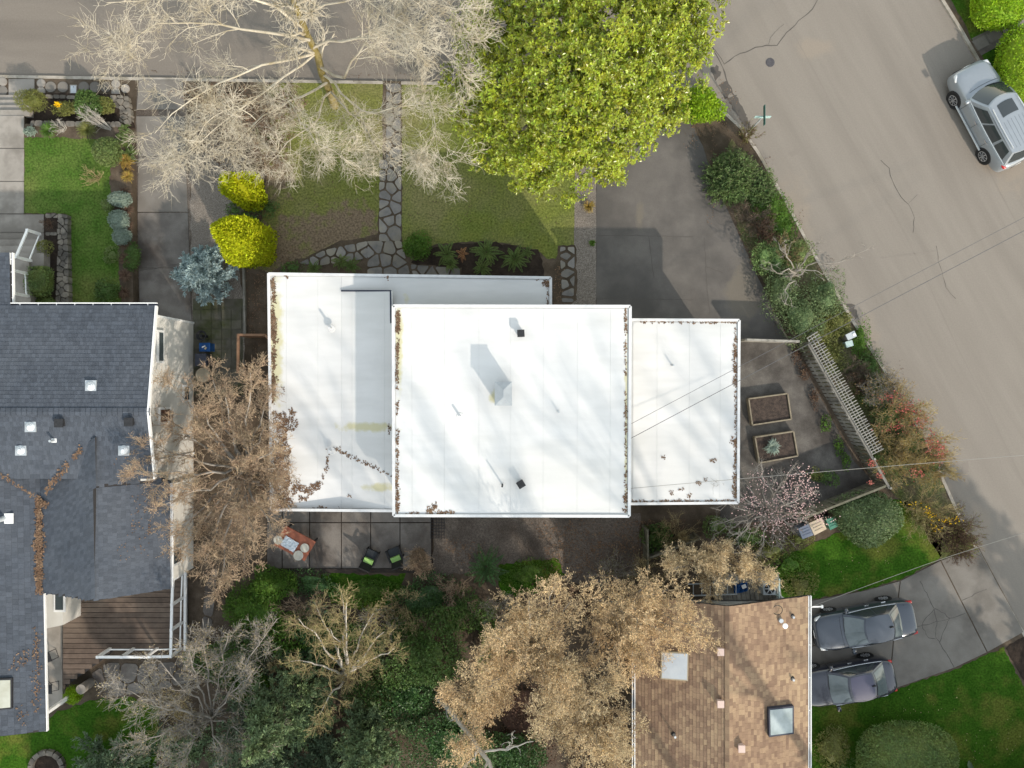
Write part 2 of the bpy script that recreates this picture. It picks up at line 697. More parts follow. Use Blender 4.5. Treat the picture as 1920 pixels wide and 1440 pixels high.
# ------------------------------------------------------------------ ground, road, kerbs
gm = MB().sheet([(-220, -220, 0), (220, -220, 0), (220, 220, 0), (-220, 220, 0)])
struct(gm.build('ground', m_soil))
road_poly = [(-3000, -420), (1450, -420), (1250, -900), (1750, -900), (1800, -420), (4000, -420), (4000, 300), (2500, 1500), (3000, 3000),
             (2300, 3000), (1790, 940), (1300, 170), (870, 170), (0, 150), (-3000, 150)]
road = sheet('road', road_poly, .004, m_road)
m_road2 = M('older_asphalt', (.165, .143, .121), (.185, .161, .136), 1.3, (.138, .119, .100), .5, stretch=(.12, 1, 1), rough=.9, bump=.15, bscale=140, grain=.09, gscale=16, t3=(.5, .75))
sheet('cross_street', [(-3000, -420), (1330, -420), (1310, 60), (1322, 168), (870, 172), (0, 152), (-3000, 150)], .006, m_road2)

KERB_W = [(-2600, 120), (0, 140), (420, 147), (870, 154), (1240, 157), (1300, 160), (1328, 175), (1352, 200), (1392, 238), (1425, 285), (1470, 365),
          (1520, 458), (1560, 528), (1600, 597), (1660, 690), (1715, 780), (1755, 862), (1790, 940), (1815, 995), (1836, 1030), (1875, 1103),
          (1922, 1186), (2060, 1420), (2500, 2300)]
yard_poly = KERB_W + [(2500, 3400), (-2600, 3400)]
block('yard_soil', yard_poly, 0.002, .09, m_soil)
KERB_E = [(1500, -640), (1690, -150), (1764, -2), (1800, 56), (1838, 122), (1880, 196), (1932, 292), (2080, 560), (2500, 1300)]
block('far_yard_soil', KERB_E + [(4000, 1300), (4000, -640)], 0.002, .09, m_soil)


def kerb(name, line, w, flip):
    b = MB()
    pts = [Vector(P(u, v, .12)) for u, v in line]
    n = len(pts)
    ins = []
    for i in range(n):
        t = (pts[min(i + 1, n - 1)] - pts[max(i - 1, 0)]).normalized()
        s = Vector((t.y, -t.x, 0)) * (w if not flip else -w)
        ins.append(pts[i] + s)
    for i in range(n - 1):
        q = [pts[i], pts[i + 1], ins[i + 1], ins[i]]
        b.prism([(p.x, p.y) for p in q], 0.003, .105)
    return struct(b.build(name, m_kerb))


kerb('kerb', KERB_W, .14, False)
kerb('far_kerb', KERB_E, .14, True)


def ribbon(name, line, w, z, mat, parent, wob=1.5, seed=0, per=9):
    """crack or seam: a thin wandering strip"""
    rg = random.Random(seed)
    pts = []
    for i in range(len(line) - 1):
        a, b = line[i], line[i + 1]
        d = math.hypot(b[0] - a[0], b[1] - a[1])
        k = max(1, int(d / per))
        for j in range(k):
            t = j / k
            pts.append((a[0] + (b[0] - a[0]) * t + rg.uniform(-wob, wob), a[1] + (b[1] - a[1]) * t + rg.uniform(-wob, wob)))
    pts.append(line[-1])
    V, Fc = [], []
    for i, p in enumerate(pts):
        q = Vector(P(p[0], p[1], z))
        a = Vector(P(*pts[max(i - 1, 0)], z))
        c = Vector(P(*pts[min(i + 1, len(pts) - 1)], z))
        t = (c - a).normalized()
        s = Vector((-t.y, t.x, 0)) * (w * rg.uniform(.4, 1.2) / 2)
        V += [tuple(q + s), tuple(q - s)]
        if i:
            k = 2 * i
            Fc.append((k - 2, k - 1, k + 1, k))
    return MB().add(V, Fc).build(name, mat, parent)


for i, (ln, w, mt) in enumerate([
        ([(1331, 82), (1345, 100), (1358, 120), (1378, 105), (1417, 88), (1456, 84), (1475, 62), (1498, 39), (1524, 17), (1535, -5)], .045, m_crack),
        ([(1331, 82), (1350, 115), (1362, 148), (1378, 183), (1397, 222)], .06, m_crack),
        ([(1440, 82), (1452, 60), (1470, 45)], .02, m_crack),
        ([(1652, 300), (1667, 316), (1677, 350), (1689, 370), (1704, 383), (1714, 408), (1712, 436)], .03, m_crack),
        ([(1704, 383), (1720, 365)], .015, m_crack),
        ([(1755, 460), (1762, 500), (1775, 540), (1792, 560)], .025, m_crack),
        ([(1650, 484), (1755, 470)], .03, m_seam),
        ([(1440, -10), (1487, 62), (1533, 144), (1588, 249), (1634, 330), (1681, 408), (1728, 502), (1790, 640), (1850, 760), (1940, 950)], .035, m_seam),
        ([(1690, 0), (1760, 140), (1870, 350), (1960, 520)], .03, m_seam)]):
    ribbon('crack', ln, w, .008, mt, road, 1.3 if mt is m_crack else .3, i, 9 if mt is m_crack else 40)
# gutter of washed-down silt along the corner
for i, pl in enumerate([[(1332, 128), (1345, 122), (1352, 140), (1340, 150)], [(1348, 160), (1362, 150), (1372, 172), (1360, 185)],
                        [(1362, 185), (1380, 178), (1402, 222), (1412, 246), (1396, 236)], [(1585, 568), (1600, 570), (1612, 600), (1604, 600)],
                        [(1640, 655), (1650, 655), (1668, 690), (1660, 692)], [(1478, 285), (1500, 278), (1496, 290), (1484, 293)],
                        [(1803, 868), (1815, 865), (1818, 885), (1806, 893)], [(1822, 972), (1832, 968), (1836, 982), (1828, 988)]]):
    sheet('dirt_stain', rough_poly(pl, 4, 2.2, 50 + i), .006 + .0004 * i, m_seam if i > 3 else m_crack, parent=road)

mh = thing('manhole_cover', 'small round dark iron manhole cover in the road', 'manhole cover', P(1444, 117, .004))
MB().cyl(P(1444, 117, .005), .21, .006, 24).build('ring', m_iron, mh)
MB().cyl(P(1444, 117, .006), .17, .012, 24).build('lid', m_iron, mh)

# ------------------------------------------------------------------ left yard: terrace, walk, steps, drive
TZ = .55
terrace = block('garden_terrace', [(-400, 217), (44, 217), (44, 232), (228, 236), (246, 300), (250, 580), (-400, 580)], .05, TZ, m_soil)
block('lower_terrace', [(66, 174), (232, 176), (250, 238), (44, 238)], .05, .30, m_mulch)
sheet('left_lawn', [(45, 258), (130, 258), (182, 262), (208, 300), (205, 350), (218, 420), (222, 500), (228, 572), (128, 572), (126, 401), (45, 400)], TZ + .006, m_lawn_rich, (6, 2.2, 3))
sheet('left_bed', [(182, 236), (226, 240), (244, 300), (248, 575), (230, 575), (222, 480), (216, 400), (206, 330), (208, 290), (184, 262), (50, 257), (48, 234)], TZ + .003, m_soil, (10, 2.0, 4))

walk = sheet('garden_walk', [(-40, 217), (44, 217), (44, 402), (82, 402), (82, 476), (-40, 476)], TZ + .002, m_conc)
for a, b in ((217, 277), (279, 339), (341, 400)):
    block('walk_slab', [(-40, a), (44.5, a), (44.5, b), (-40, b)], TZ - .02, TZ + .03, m_conc_light, walk)
block('walk_slab', [(-40, 402), (82, 402), (82, 436), (-40, 436)], TZ - .02, TZ + .04, m_conc_light, walk)
for i, (a, b) in enumerate(((437, 449), (449, 461), (461, 474), (474, 486))):
    block('step', [(-40, a), (82 if i < 3 else 82, a), (82, 500), (-40, 500)], TZ, TZ + .16 * (i + 1), m_conc_light, walk)
steps = thing('garden_steps', 'concrete steps climbing from the kerb to the left garden walk', 'steps', P(25, 190, .09))
block('landing', [(16, 148), (64, 148), (64, 178), (16, 178)], .05, .125, m_conc_light, steps)
for i, (a, x) in enumerate(((178, 12), (187, 8), (197, 4), (206, 0))):
    block('tread', [(x - 30, a), (56, a), (56, 217), (x - 30, 217)], .05, .125 + .106 * (i + 1), m_conc_light, steps)

drive_l = sheet('left_driveway_base', [(258, 146), (348, 146), (356, 330), (361, 630), (262, 630), (257, 400), (254, 230)], .094, m_gravel_dark)
for k, (a, b) in enumerate(((149, 205), (218, 293), (294, 397), (399, 502), (503, 626))):
    def xl(y): return 262 - 7 * math.exp(-((y - 230) / 60) ** 2) if y < 300 else 256 + (y - 300) * .022
    def xr(y): return 343 + (y - 150) * .036
    block('concrete_panel', [(xl(a), a), (xr(a), a), (xr(b), b), (xl(b), b)], .06, .118, m_conc if k < 3 else m_conc_dark, drive_l)
ribbon('crack', [(258, 296), (300, 292), (352, 296)], .02, .121, m_crack, drive_l, 1, 3)
ribbon('crack', [(262, 508), (310, 500), (358, 488)], .025, .121, m_crack, drive_l, 1, 4)

# gravel strip and pavers beside the drive
sheet('gravel_strip', [(352, 215), (420, 200), (470, 330), (440, 470), (458, 565), (458, 700), (362, 700), (361, 560), (356, 330)], .097, m_gravel, (12, 2, 6))
pav = sheet('paver_bed', [(362, 560), (456, 560), (456, 740), (362, 740)], .100, m_paver)
cols = [361, 377, 396, 415, 433.5, 453]
rows = [562, 580, 600, 617, 636, 655, 673, 692, 712, 732]
for i in range(5):
    for j in range(9):
        if (i, j) in ((0, 2), (2, 0), (3, 0), (4, 0)):
            continue
        rg = random.Random(i * 11 + j)
        d = .55
        block('paver', [(cols[i] + d, rows[j] + d), (cols[i + 1] - d, rows[j] + d), (cols[i + 1] - d, rows[j + 1] - d), (cols[i] + d, rows[j + 1] - d)],
              .08, .125 + rg.uniform(-.006, .008), m_paver, pav)

# ------------------------------------------------------------------ front yard of the white house
sheet('west_lawn', [(470, 160), (560, 152), (722, 154), (718, 300), (713, 455), (640, 466), (560, 485), (505, 512), (468, 500), (490, 420), (500, 330), (480, 260)], .098, m_lawn_west, (6, 3.0, 8))
if 0: sheet('thin_lawn', [(500, 330), (560, 300), (712, 330), (713, 455), (640, 466), (560, 480), (505, 512), (470, 500), (500, 420)], .104, m_lawn_bare, (10, 4, 9))
sheet('east_lawn', [(753, 155), (880, 156), (1079, 158), (1079, 470), (1030, 488), (1010, 470), (930, 452), (830, 456), (754, 472)], .098, m_lawn_dry, (6, 2.0, 10))
sheet('fern_bed', [(800, 470), (850, 455), (930, 455), (1010, 470), (1022, 515), (1015, 560), (790, 540), (770, 490)], .103, m_mulch, (9, 3, 12))
m_weeds = M('verge_weeds', (.115, .110, .060), (.085, .105, .035), 3.0, (.130, .095, .068), .9, rough=.95, bump=.7, bscale=30, grain=.5, gscale=12, spec=.05)
sheet('weedy_verge', [(1345, 300), (1375, 262), (1412, 300), (1466, 376), (1516, 466), (1596, 606), (1650, 690), (1720, 810), (1785, 945), (1828, 1030), (1765, 1050), (1700, 945), (1640, 900), (1500, 640), (1440, 545), (1390, 445)], .100, m_weeds, (10, 3, 71))
sheet('gravel_path', [(1079, 300), (1118, 300), (1118, 610), (1040, 610), (1042, 540), (1076, 480)], .100, m_gravel, (14, .9, 13))
drv = sheet('asphalt_driveway', [(1118, 158), (1302, 165), (1290, 215), (1318, 275), (1345, 350), (1385, 440), (1428, 535), (1480, 640), (1380, 645), (1380, 605), (1118, 605)], .106, m_asphalt, (14, .8, 14))
sheet('side_yard', [(1350, 636), (1482, 641), (1530, 728), (1600, 864), (1640, 905), (1500, 972), (1350, 985)], .110, m_asphalt2, (12, 1.2, 15))
for i, ln in enumerate([[(1119, 442), (1180, 441), (1250, 443), (1300, 444)], [(1217, 443), (1222, 490), (1226, 522)], [(1321, 446), (1324, 520), (1331, 590)], [(1324, 500), (1356, 512)], [(1119, 560), (1300, 562)]]):
    ribbon('crack', ln, .03, .111, m_crack, drv, .8, 30 + i, 7)
stone_path = sheet('flagstone_path', [(718, 152), (753, 152), (753, 470), (772, 495), (866, 503), (866, 520), (500, 520), (560, 488), (640, 452), (708, 440), (716, 300)], .108, m_soil, (10, 1.5, 16))
stone_sets = [([(724, 157), (751, 157), (751, 300), (724, 300)], 23), ([(711, 300), (752, 300), (752, 452), (711, 452)], 22),
              ([(689, 452), (752, 452), (769, 514), (689, 514)], 23), ([(560, 494), (610, 468), (689, 452), (689, 484), (600, 498)], 20),
              ([(770, 496), (862, 503), (862, 518), (775, 518)], 22)]
SC = 0
for k, (pl, sp) in enumerate(stone_sets):
    for c in voronoi(pl, sp, 3.2, 100 + k):
        SC += 1
        MB().prism(PXY(c, .13), .09, .126 + (SC % 7) * .002).build('flagstone', m_flag, stone_path)
side_stones = sheet('stepping_stone_bed', [(1046, 460), (1080, 460), (1082, 560), (1036, 600), (1040, 520)], .107, m_soil, (8, 2, 17))
for c in voronoi([(1050, 463), (1077, 463), (1077, 520), (1075, 566), (1054, 566)], 19, 5, 210):
    MB().prism(PXY(c, .13), .09, .13).build('flagstone', m_flag, side_stones)

# ------------------------------------------------------------------ back yard
patio = sheet('patio', [(500, 950), (812, 950), (812, 1070), (500, 1070)], .098, m_mulch)
pc = [500, 529, 580.5, 640, 695, 750, 809]
for i in range(6):
    for a, b in ((930, 980), (980, 1066.5)):
        d = .9
        block('patio_slab', [(pc[i] + d, a + d), (pc[i + 1] - d, a + d), (pc[i + 1] - d, b - d), (pc[i] + d, b - d)], .07, .13 + .003 * ((i * 5) % 3), m_conc_dark, patio)
block('timber_edging', [(540, 1067), (812, 1067), (812, 1074), (540, 1074)], .05, .2, M('edging_wood', (.045, .036, .03), (.03, .024, .02), 6, rough=.9, bump=.3))
sheet('mulch_yard', [(812, 955), (1200, 960), (1200, 1075), (1100, 1100), (1000, 1070), (812, 1078)], .099, m_gravel_dark, (12, 3, 18))
sheet('ground_cover_west', [(600, 1076), (760, 1078), (740, 1130), (700, 1150), (620, 1130)], .102, m_lawn_deep, (8, 4, 19))
sheet('ground_cover_east', [(935, 1056), (1050, 1048), (1060, 1080), (1010, 1110), (940, 1120)], .102, m_lawn_deep, (8, 4, 20))

# ------------------------------------------------------------------ right hand neighbour: lawns and concrete drive
sheet('side_lawn', [(1440, 1090), (1480, 1040), (1545, 1010), (1600, 985), (1660, 935), (1700, 940), (1745, 965), (1766, 1010), (1764, 1048), (1690, 1086), (1620, 1106), (1530, 1122), (1440, 1130)], .100, m_lawn_deep, (6, 2.2, 21))
sheet('front_lawn', [(1510, 1318), (1667, 1297), (1790, 1255), (1882, 1214), (1905, 1262), (1960, 1360), (2060, 1600), (2060, 1900), (1510, 1900)], .100, m_lawn_deep, (6, 2.0, 22))
drive_r = sheet('concrete_driveway', [(1500, 1130), (1622, 1107), (1688, 1089), (1764, 1051), (1834, 1024), (1921, 1186), (1851, 1224), (1789, 1253), (1667, 1295), (1500, 1318)], .097, m_soil)
for pl in ([(1500, 1131), (1622, 1108), (1687, 1090), (1676, 1180), (1500, 1215)], [(1500, 1217), (1676, 1182), (1666, 1294), (1500, 1317)],
           [(1689, 1089.5), (1763, 1052), (1850, 1223), (1789, 1252), (1668, 1294), (1678, 1181)],
           [(1765, 1051), (1833, 1026), (1919, 1185), (1852, 1222)]):
    block('concrete_panel', pl, .06, .116, m_conc, drive_r)
for i, ln in enumerate([[(1752, 1142), (1756, 1165), (1755, 1195), (1762, 1204)], [(1756, 1165), (1738, 1172), (1728, 1172)], [(1752, 1142), (1772, 1150), (1780, 1160), (1775, 1172), (1762, 1204)],
                        [(1752, 1142), (1740, 1155), (1728, 1172), (1740, 1195), (1755, 1198)], [(1756, 1165), (1780, 1160), (1810, 1150)], [(1725, 1090), (1752, 1142)], [(1762, 1204), (1789, 1252)],
                        [(1805, 1125), (1850, 1105)], [(1728, 1172), (1715, 1175)]]):
    ribbon('crack', ln, .035, .119, m_crack, drive_r, 1.3, 60 + i, 6)
sheet('corner_bed', [(1884, 1214), (1924, 1192), (2000, 1330), (1960, 1350)], .102, m_mulch, (8, 2, 23))
sheet('lower_left_lawn', [(-60, 1375), (80, 1350), (130, 1325), (230, 1300), (300, 1330), (290, 1480), (-60, 1480)], .100, m_lawn_deep, (10, 3, 24))
# across the street
sheet('verge_grass', [(1768, -30), (1806, 40), (1822, 72), (1850, 120), (1930, 260), (1960, 260), (1900, 120), (1830, -30)], .098, m_lawn_deep, (9, 1.5, 25))
vp = sheet('verge_path', [(1822, 72), (1990, -10), (1990, 20), (1840, 104)], .101, m_conc_dark)
for c in ([(1823, 77), (1845, 66), (1856, 83), (1834, 95)], [(1850, 63), (1872, 55), (1880, 70), (1858, 81)], [(1877, 51), (1900, 40), (1905, 50), (1882, 62)],
          [(1884, 64), (1907, 53), (1912, 63), (1889, 75)], [(1903, 38), (1925, 25), (1930, 37), (1908, 49)], [(1910, 52), (1935, 40), (1940, 52), (1915, 64)]):
    MB().prism(PXY(c, .13), .08, .13).build('paving_slab', m_conc, vp)

# ------------------------------------------------------------------ building materials
m_membrane = M('roof_membrane', (.66, .655, .645), (.615, .61, .60), 1.2, (.53, .53, .515), .30, rough=.75, bump=.06, bscale=20, grain=.03, gscale=60, t3=(.45, .75), stretch=(.35, 1.6, 1),
               spots=[(685, 801, 55, 9, 3.5), (715, 914, 38, 8, 3.6), (928, 745, 10, 16, 5.1), (748, 640, 8, 90, 5.1), (516, 640, 16, 120, 3.2), (1175, 780, 4, 180, 5.1)], c4=(.53, .50, .33), sfreq=3.0, samp=1.0)
m_deckseam = M('roof_seam', (.50, .50, .49), rough=.9)
m_rim = M('white_metal_edge', (.66, .66, .66), (.58, .58, .58), 5, rough=.5)
m_fascia = M('grey_fascia', (.16, .165, .17), (.12, .12, .125), 3, rough=.7)
m_wallw = M('painted_wall', (.50, .49, .46), (.45, .44, .41), 2, rough=.85)
m_siding = M('cream_siding', (.56, .545, .505), (.52, .505, .465), 3, rough=.8, grain=.03)
m_white = M('white_paint', (.80, .80, .79), (.74, .74, .73), 5, rough=.55)
m_glass = M('window_glass', (.06, .075, .08), rough=.06, spec=.6)
m_skyglass = M('skylight_glass', (.32, .37, .38), (.20, .24, .24), 1.2, rough=.05, spec=.7)
m_domeglass = M('dome_plastic', (.62, .66, .70), rough=.2, spec=.5)
m_darkmetal = M('dark_metal', (.018, .018, .020), (.03, .03, .032), 8, rough=.55)
m_galv = M('galvanised_metal', (.50, .53, .55), (.42, .45, .47), 5, rough=.45, metal=.35)
m_navy = M('navy_metal_and_shade', (.03, .035, .055), rough=.6)  # navy for gutters, frames and the shade painted along the roof step
m_slate = M('slate_shingle', (.076, .087, .106), (.064, .073, .088), 5, (.083, .093, .110), .4, spec=.1, rough=.95, island=.15, grain=.22, gscale=55, bump=.3)
m_brown_sh = M('brown_shingle', (.268, .180, .118), (.222, .146, .096), 3.5, (.305, .212, .136), .35, rough=.95, island=.26, grain=.2, gscale=50, bump=.3, hue=.015)
m_underlay = M('roof_underlay', (.035, .032, .032), rough=.95)
m_debris = M('leaf_litter', (.175, .105, .065), (.110, .066, .040), 12, (.22, .145, .09), 3, rough=.95, island=.35, grain=.3, gscale=60)
m_pink = M('vent_paint', (.55, .42, .37), rough=.6)
m_deckwood = M('deck_board', (.125, .092, .072), (.088, .064, .050), 4, (.15, .115, .09), .7, rough=.85, island=.14, grain=.15, bump=.2)
m_cedar = M('cedar_wood', (.30, .175, .105), (.22, .125, .075), 5, rough=.8, island=.1)
m_greywood = M('weathered_wood', (.25, .235, .205), (.165, .155, .135), 5, (.30, .285, .25), 1.5, rough=.9, island=.22, grain=.15, bump=.3)
m_moswood = M('mossy_wood', (.165, .150, .115), (.10, .10, .065), 4, rough=.95, island=.2, grain=.2)
m_stainy = M('algae_stain', (.55, .53, .30), (.66, .65, .50), 4, rough=.85)


def plane3(a, b, c):
    a, b, c = Vector(a), Vector(b), Vector(c)
    return a, (b - a).cross(c - a).normalized()


def on_plane(u, v, pl, lift=0.0):
    """point where the ray through a photograph pixel meets a roof slope"""
    o, n = pl
    d = Vector(((u - 960) / F, (720 - v) / F, -1.0))
    c = Vector((0, 0, H))
    t = (o - c).dot(n) / d.dot(n)
    return c + d * t + (n if n.z > 0 else -n) * lift


def to_px(p):
    s = F / (H - p[2])
    return 960 + p[0] * s, 720 - p[1] * s


def shingle_field(parent, O, A, B, nu, nv, mat, poly, n_ind=0, seed=0, name='shingle', over=1.12, th=.006):
    O, A, B = Vector(O), Vector(A), Vector(B)
    u, w = A - O, B - O
    uh = u.normalized()
    wl = w - uh * w.dot(uh)
    n = uh.cross(wl).normalized()
    if n.z < 0:
        n = -n
    lu, lw = u.length / nu, w.length / nv
    rg = random.Random(seed)
    wh = w.normalized()
    tilt = th * 1.5 / lw
    wt = (wh - n * tilt).normalized()
    nt_ = uh.cross(wt).normalized()
    if nt_.z < 0:
        nt_ = -nt_
    rot = Matrix((uh, wt, nt_)).transposed()
    half = (lu * .488, lw * over / 2, th / 2)
    cs, cut = [], []
    U = u.length
    for j in range(nv):
        off = rg.random()
        for i in range(-1, nu + 1):
            a, b_ = max(0.0, lu * (i + off)), min(U, lu * (i + 1 + off))
            if b_ - a < lu * .12:
                continue
            c = O + uh * ((a + b_) / 2) + w * ((j + .5) / nv) + n * (th * 1.3)
            x, y = to_px(c)
            if inside((x, y), poly):
                cs.append((c, b_ - a > lu * .99 and -20 < x < 1940 and -20 < y < 1460, (x - 960) ** 2 + (y - 720) ** 2, (b_ - a) / lu))
    vis = [k for k in range(len(cs)) if cs[k][1]]
    vis.sort(key=lambda k: cs[k][2])
    ind = set(vis[:n_ind])
    corners = [(-1, -1, -1), (1, -1, -1), (1, 1, -1), (-1, 1, -1), (-1, -1, 1), (1, -1, 1), (1, 1, 1), (-1, 1, 1)]
    fs = [(3, 2, 1, 0), (4, 5, 6, 7), (0, 1, 5, 4), (1, 2, 6, 5), (2, 3, 7, 6), (3, 0, 4, 7)]
    if ind:
        me = bpy.data.meshes.new(name)
        me.from_pydata([tuple(rot @ Vector((c[0] * half[0], c[1] * half[1], c[2] * half[2]))) for c in corners], [], fs)
        me.materials.append(mat)
        org = Vector(ORG.get(parent.name, (0, 0, 0)))
        for k in sorted(ind):
            o = bpy.data.objects.new(name, me)
            COL.objects.link(o)
            o.parent = parent
            o.location = cs[k][0] - org + n * rg.uniform(-.001, .002)
    rest = [cs[k] for k in range(len(cs)) if k not in ind]
    if rest:
        C = np.array([tuple(c[0]) for c in rest])
        k = len(C)
        loc = np.array([[c[0] * half[0], c[1] * half[1], c[2] * half[2]] for c in corners])
        loc = np.repeat(loc[None], k, axis=0)
        loc[:, :, 0] *= np.array([c[3] for c in rest])[:, None]
        lv = loc @ np.array(rot).T
        V = (C[:, None, :] + lv).reshape(-1, 3)
        Fq = (np.arange(k)[:, None, None] * 8 + np.array(fs)[None]).reshape(-1, 4)
        o = np_mesh(name + '_field', V, Fq, mat, parent)
        o['kind'] = 'stuff'
    return len(cs)


def gutter(parent, a, b, w=.13, straps=6):
    a, b = Vector(a), Vector(b)
    t = (b - a).normalized()
    s = Vector((-t.y, t.x, 0))
    g = MB().beam(a - Vector((0, 0, .09)), b - Vector((0, 0, .09)), w, .02).build('gutter', m_navy, parent)
    for sg in (-1, 1):
        MB().beam(a + s * sg * w / 2 - Vector((0, 0, .04)), b + s * sg * w / 2 - Vector((0, 0, .04)), .035, .12).build('gutter_lip', m_white, g)
    for k in range(straps):
        c = a + (b - a) * ((k + .5) / straps)
        MB().beam(c - s * (w / 2 - .02) - Vector((0, 0, .01)), c + s * (w / 2 - .02) - Vector((0, 0, .01)), .03, .01).build('strap', m_white, g)


def litter(name, blobs, zfun, mat, n_per, size, seed, label=None, parent=None, lift=.01):
    """fallen leaves and needles: small flat scraps; blobs (u,v,ru,rv)"""
    rg = np.random.default_rng(seed)
    C = []
    for (u, v, ru, rv) in blobs:
        if ru < 4 and rg.random() < .22:
            continue
        kk = rg.uniform(.6, 1.5)
        ru, rv = ru * kk, rv * rg.uniform(.7, 1.3)
        k = max(4, int(n_per * ru * rv))
        a = rg.uniform(0, 2 * math.pi, k)
        r = np.sqrt(rg.random(k)) * (1 + .35 * np.sin(a * 3 + u) + .25 * np.sin(a * 5 + v))
        for x, y in zip(u + ru * r * np.cos(a), v + rv * r * np.sin(a)):
            p = zfun(x, y)
            C.append((p[0], p[1], p[2] + lift + rg.uniform(0, .012)))
    C = np.array(C)
    n = len(C)
    a = rg.uniform(0, 2 * math.pi, n)
    d = np.stack([np.cos(a), np.sin(a), rg.normal(size=n) * .12], axis=1)
    nr = unit(np.stack([rg.normal(size=n) * .2, rg.normal(size=n) * .2, np.ones(n)], axis=1))
    V, Fq = leaves(C, d, nr, rg.uniform(.6, 1.4, n) * size, rg.uniform(.6, 1.4, n) * size * .7, .04)
    o = np_mesh(name, V, Fq, mat, parent)
    stuff(o, label, 'leaf litter' if label else None)
    return o


# ================================================================== white flat-roofed house
ZM, ZG, ZP = 5.1, 3.0, 3.2
ZL0, ZL1 = 3.2, 3.6
house = thing('flat_roof_house', 'low white flat-roofed house stepped in three levels at the centre', 'house', P(960, 770, G))


def zl(u, v):
    return ZL0 + (ZL1 - ZL0) * min(max((u - 640) / 95, 0), 1)


def membrane(name, quad, cuts, zf, parent, edge=6):
    """quad: TL,TR,BR,BL pixels; cuts in x; every sheet of roofing felt is a piece"""
    TL, TR, BR, BL = quad
    base = MB().slab([P(u, v, zf(u, v) - .012) for u, v in quad], .16).build(name, m_deckseam, parent)
    xs = [TL[0] + edge] + list(cuts) + [TR[0] - edge]
    for i in range(len(xs) - 1):
        ta = (xs[i] - TL[0]) / (TR[0] - TL[0])
        tb = (xs[i + 1] - TL[0]) / (TR[0] - TL[0])
        g = .12
        q = []
        for t, dx in ((ta, g), (tb, -g)):
            q.append((TL[0] + (TR[0] - TL[0]) * t + dx, TL[1] + (TR[1] - TL[1]) * t + edge))
        for t, dx in ((tb, -g), (ta, g)):
            q.append((BL[0] + (BR[0] - BL[0]) * t + dx, BL[1] + (BR[1] - BL[1]) * t - edge))
        MB().slab([P(u, v, zf(u, v) + .002 * (i % 2)) for u, v in q], .02).build('membrane_sheet', m_membrane, base)
    return base


def rim(parent, pts, w=.11, up=.055, down=.22):
    """white metal edge strip round a roof; pts are world points on its outer line, in order"""
    for a, b in zip(pts[:-1], pts[1:]):
        a, b = Vector(a), Vector(b)
        MB().beam(a + Vector((0, 0, up / 2 - .02)), b + Vector((0, 0, up / 2 - .02)), w, up + .04).build('roof_edge', m_rim, parent)
        MB().beam(a - Vector((0, 0, down / 2 + .03)), b - Vector((0, 0, down / 2 + .03)), w * .8, down).build('fascia', m_fascia, parent)


qL = [(503, 512), (735, 515), (736, 959), (508, 957)]
qM = [(736, 572), (1183, 573), (1181, 969), (737, 968)]
qG = [(1181, 598), (1387, 599), (1385, 944), (1181, 946)]
# walls first
for nm, poly, z0, z1 in (('west_wall', [(528, 540), (740, 560), (740, 930), (530, 930)], .09, 3.02), ('main_wall', [(748, 585), (1171, 586), (1170, 955), (748, 955)], .09, 4.93),
                         ('garage_wall', [(1165, 640), (1368, 640), (1368, 918), (1165, 918)], .09, 2.83), ('porch_post', [(1018, 545), (1024, 545), (1024, 551), (1018, 551)], .09, 3.03)):
    MB().prism(PXY(poly, z1), z0, z1).build(nm, m_wallw, house)
for k, (x, y, sx, sy, z, sz) in enumerate(((6.0, 1.87, 3.4, .06, 1.2, 2.1), (8.0, -4.52, 1.2, .06, 1.6, 1.0), (-3.0, -4.98, 2.4, .06, 1.9, 1.6), (1.5, -4.98, 2.4, .06, 1.9, 1.6), (-8.0, -4.75, 2.0, .06, 1.5, 1.8), (0.5, 2.82, 2.0, .06, 4.2, .8))):
    w_ = MB().box((x, y, z), (sx, sy, sz)).build('garage_door' if k == 0 else 'window', m_white if k == 0 else m_glass, house)
    if k:
        for dx in (-sx / 2, sx / 2):
            MB().box((x + dx, y, z), (.07, .1, sz + .1)).build('frame', m_white, w_)
# left wing and porch strip
leftroof = MB().slab([P(u, v, ZL0 - .012) for u, v in ((503, 512), (640, 514), (640, 958), (508, 957))], .16).build('west_roof', m_deckseam, house)
MB().slab([P(u, v, zl(u, v) - .012) for u, v in ((640, 546), (735, 546), (736, 959), (640, 958))], .16).build('raised_deck', m_deckseam, leftroof)
xs_ = [508, 537, 596, 640, 660, 721, 736]
for i in range(6):
    a, b = xs_[i] + .1, xs_[i + 1] - .1
    t0_ = 518.5 if b < 641 else 546
    MB().slab([P(u, v, zl(u, v) + .0015 * (i % 2)) for u, v in ((a, t0_), (b, t0_), (b, 954), (a, 953))], .02).build('membrane_sheet', m_membrane, leftroof)
strip = MB().slab([P(u, v, ZP - .012) for u, v in ((640.2, 513.5), (1034, 519.5), (1034, 585), (740, 585), (740, 600), (728, 560), (700, 552), (640.2, 552))], .16).build('porch_roof', m_deckseam, house)
MB().slab([P(u, v, ZP + .001) for u, v in ((640.2, 519), (722, 520.5), (722, 545), (640.2, 545))], .02).build('membrane_sheet', m_membrane, strip)
MB().slab([P(u, v, ZP + .002) for u, v in ((722.2, 520.5), (1028, 525.5), (1028, 590), (740, 590), (733.5, 560), (733.5, 545), (722.2, 545))], .02).build('membrane_sheet', m_membrane, strip)
MB().beam(P(640, 545.3, ZL0 + .03), P(733, 545.3, ZL1 - .05), .06, .08).build('flashing_or_shade_strip', m_navy, leftroof)  # dark strip that paints in the shade on the step's upright face
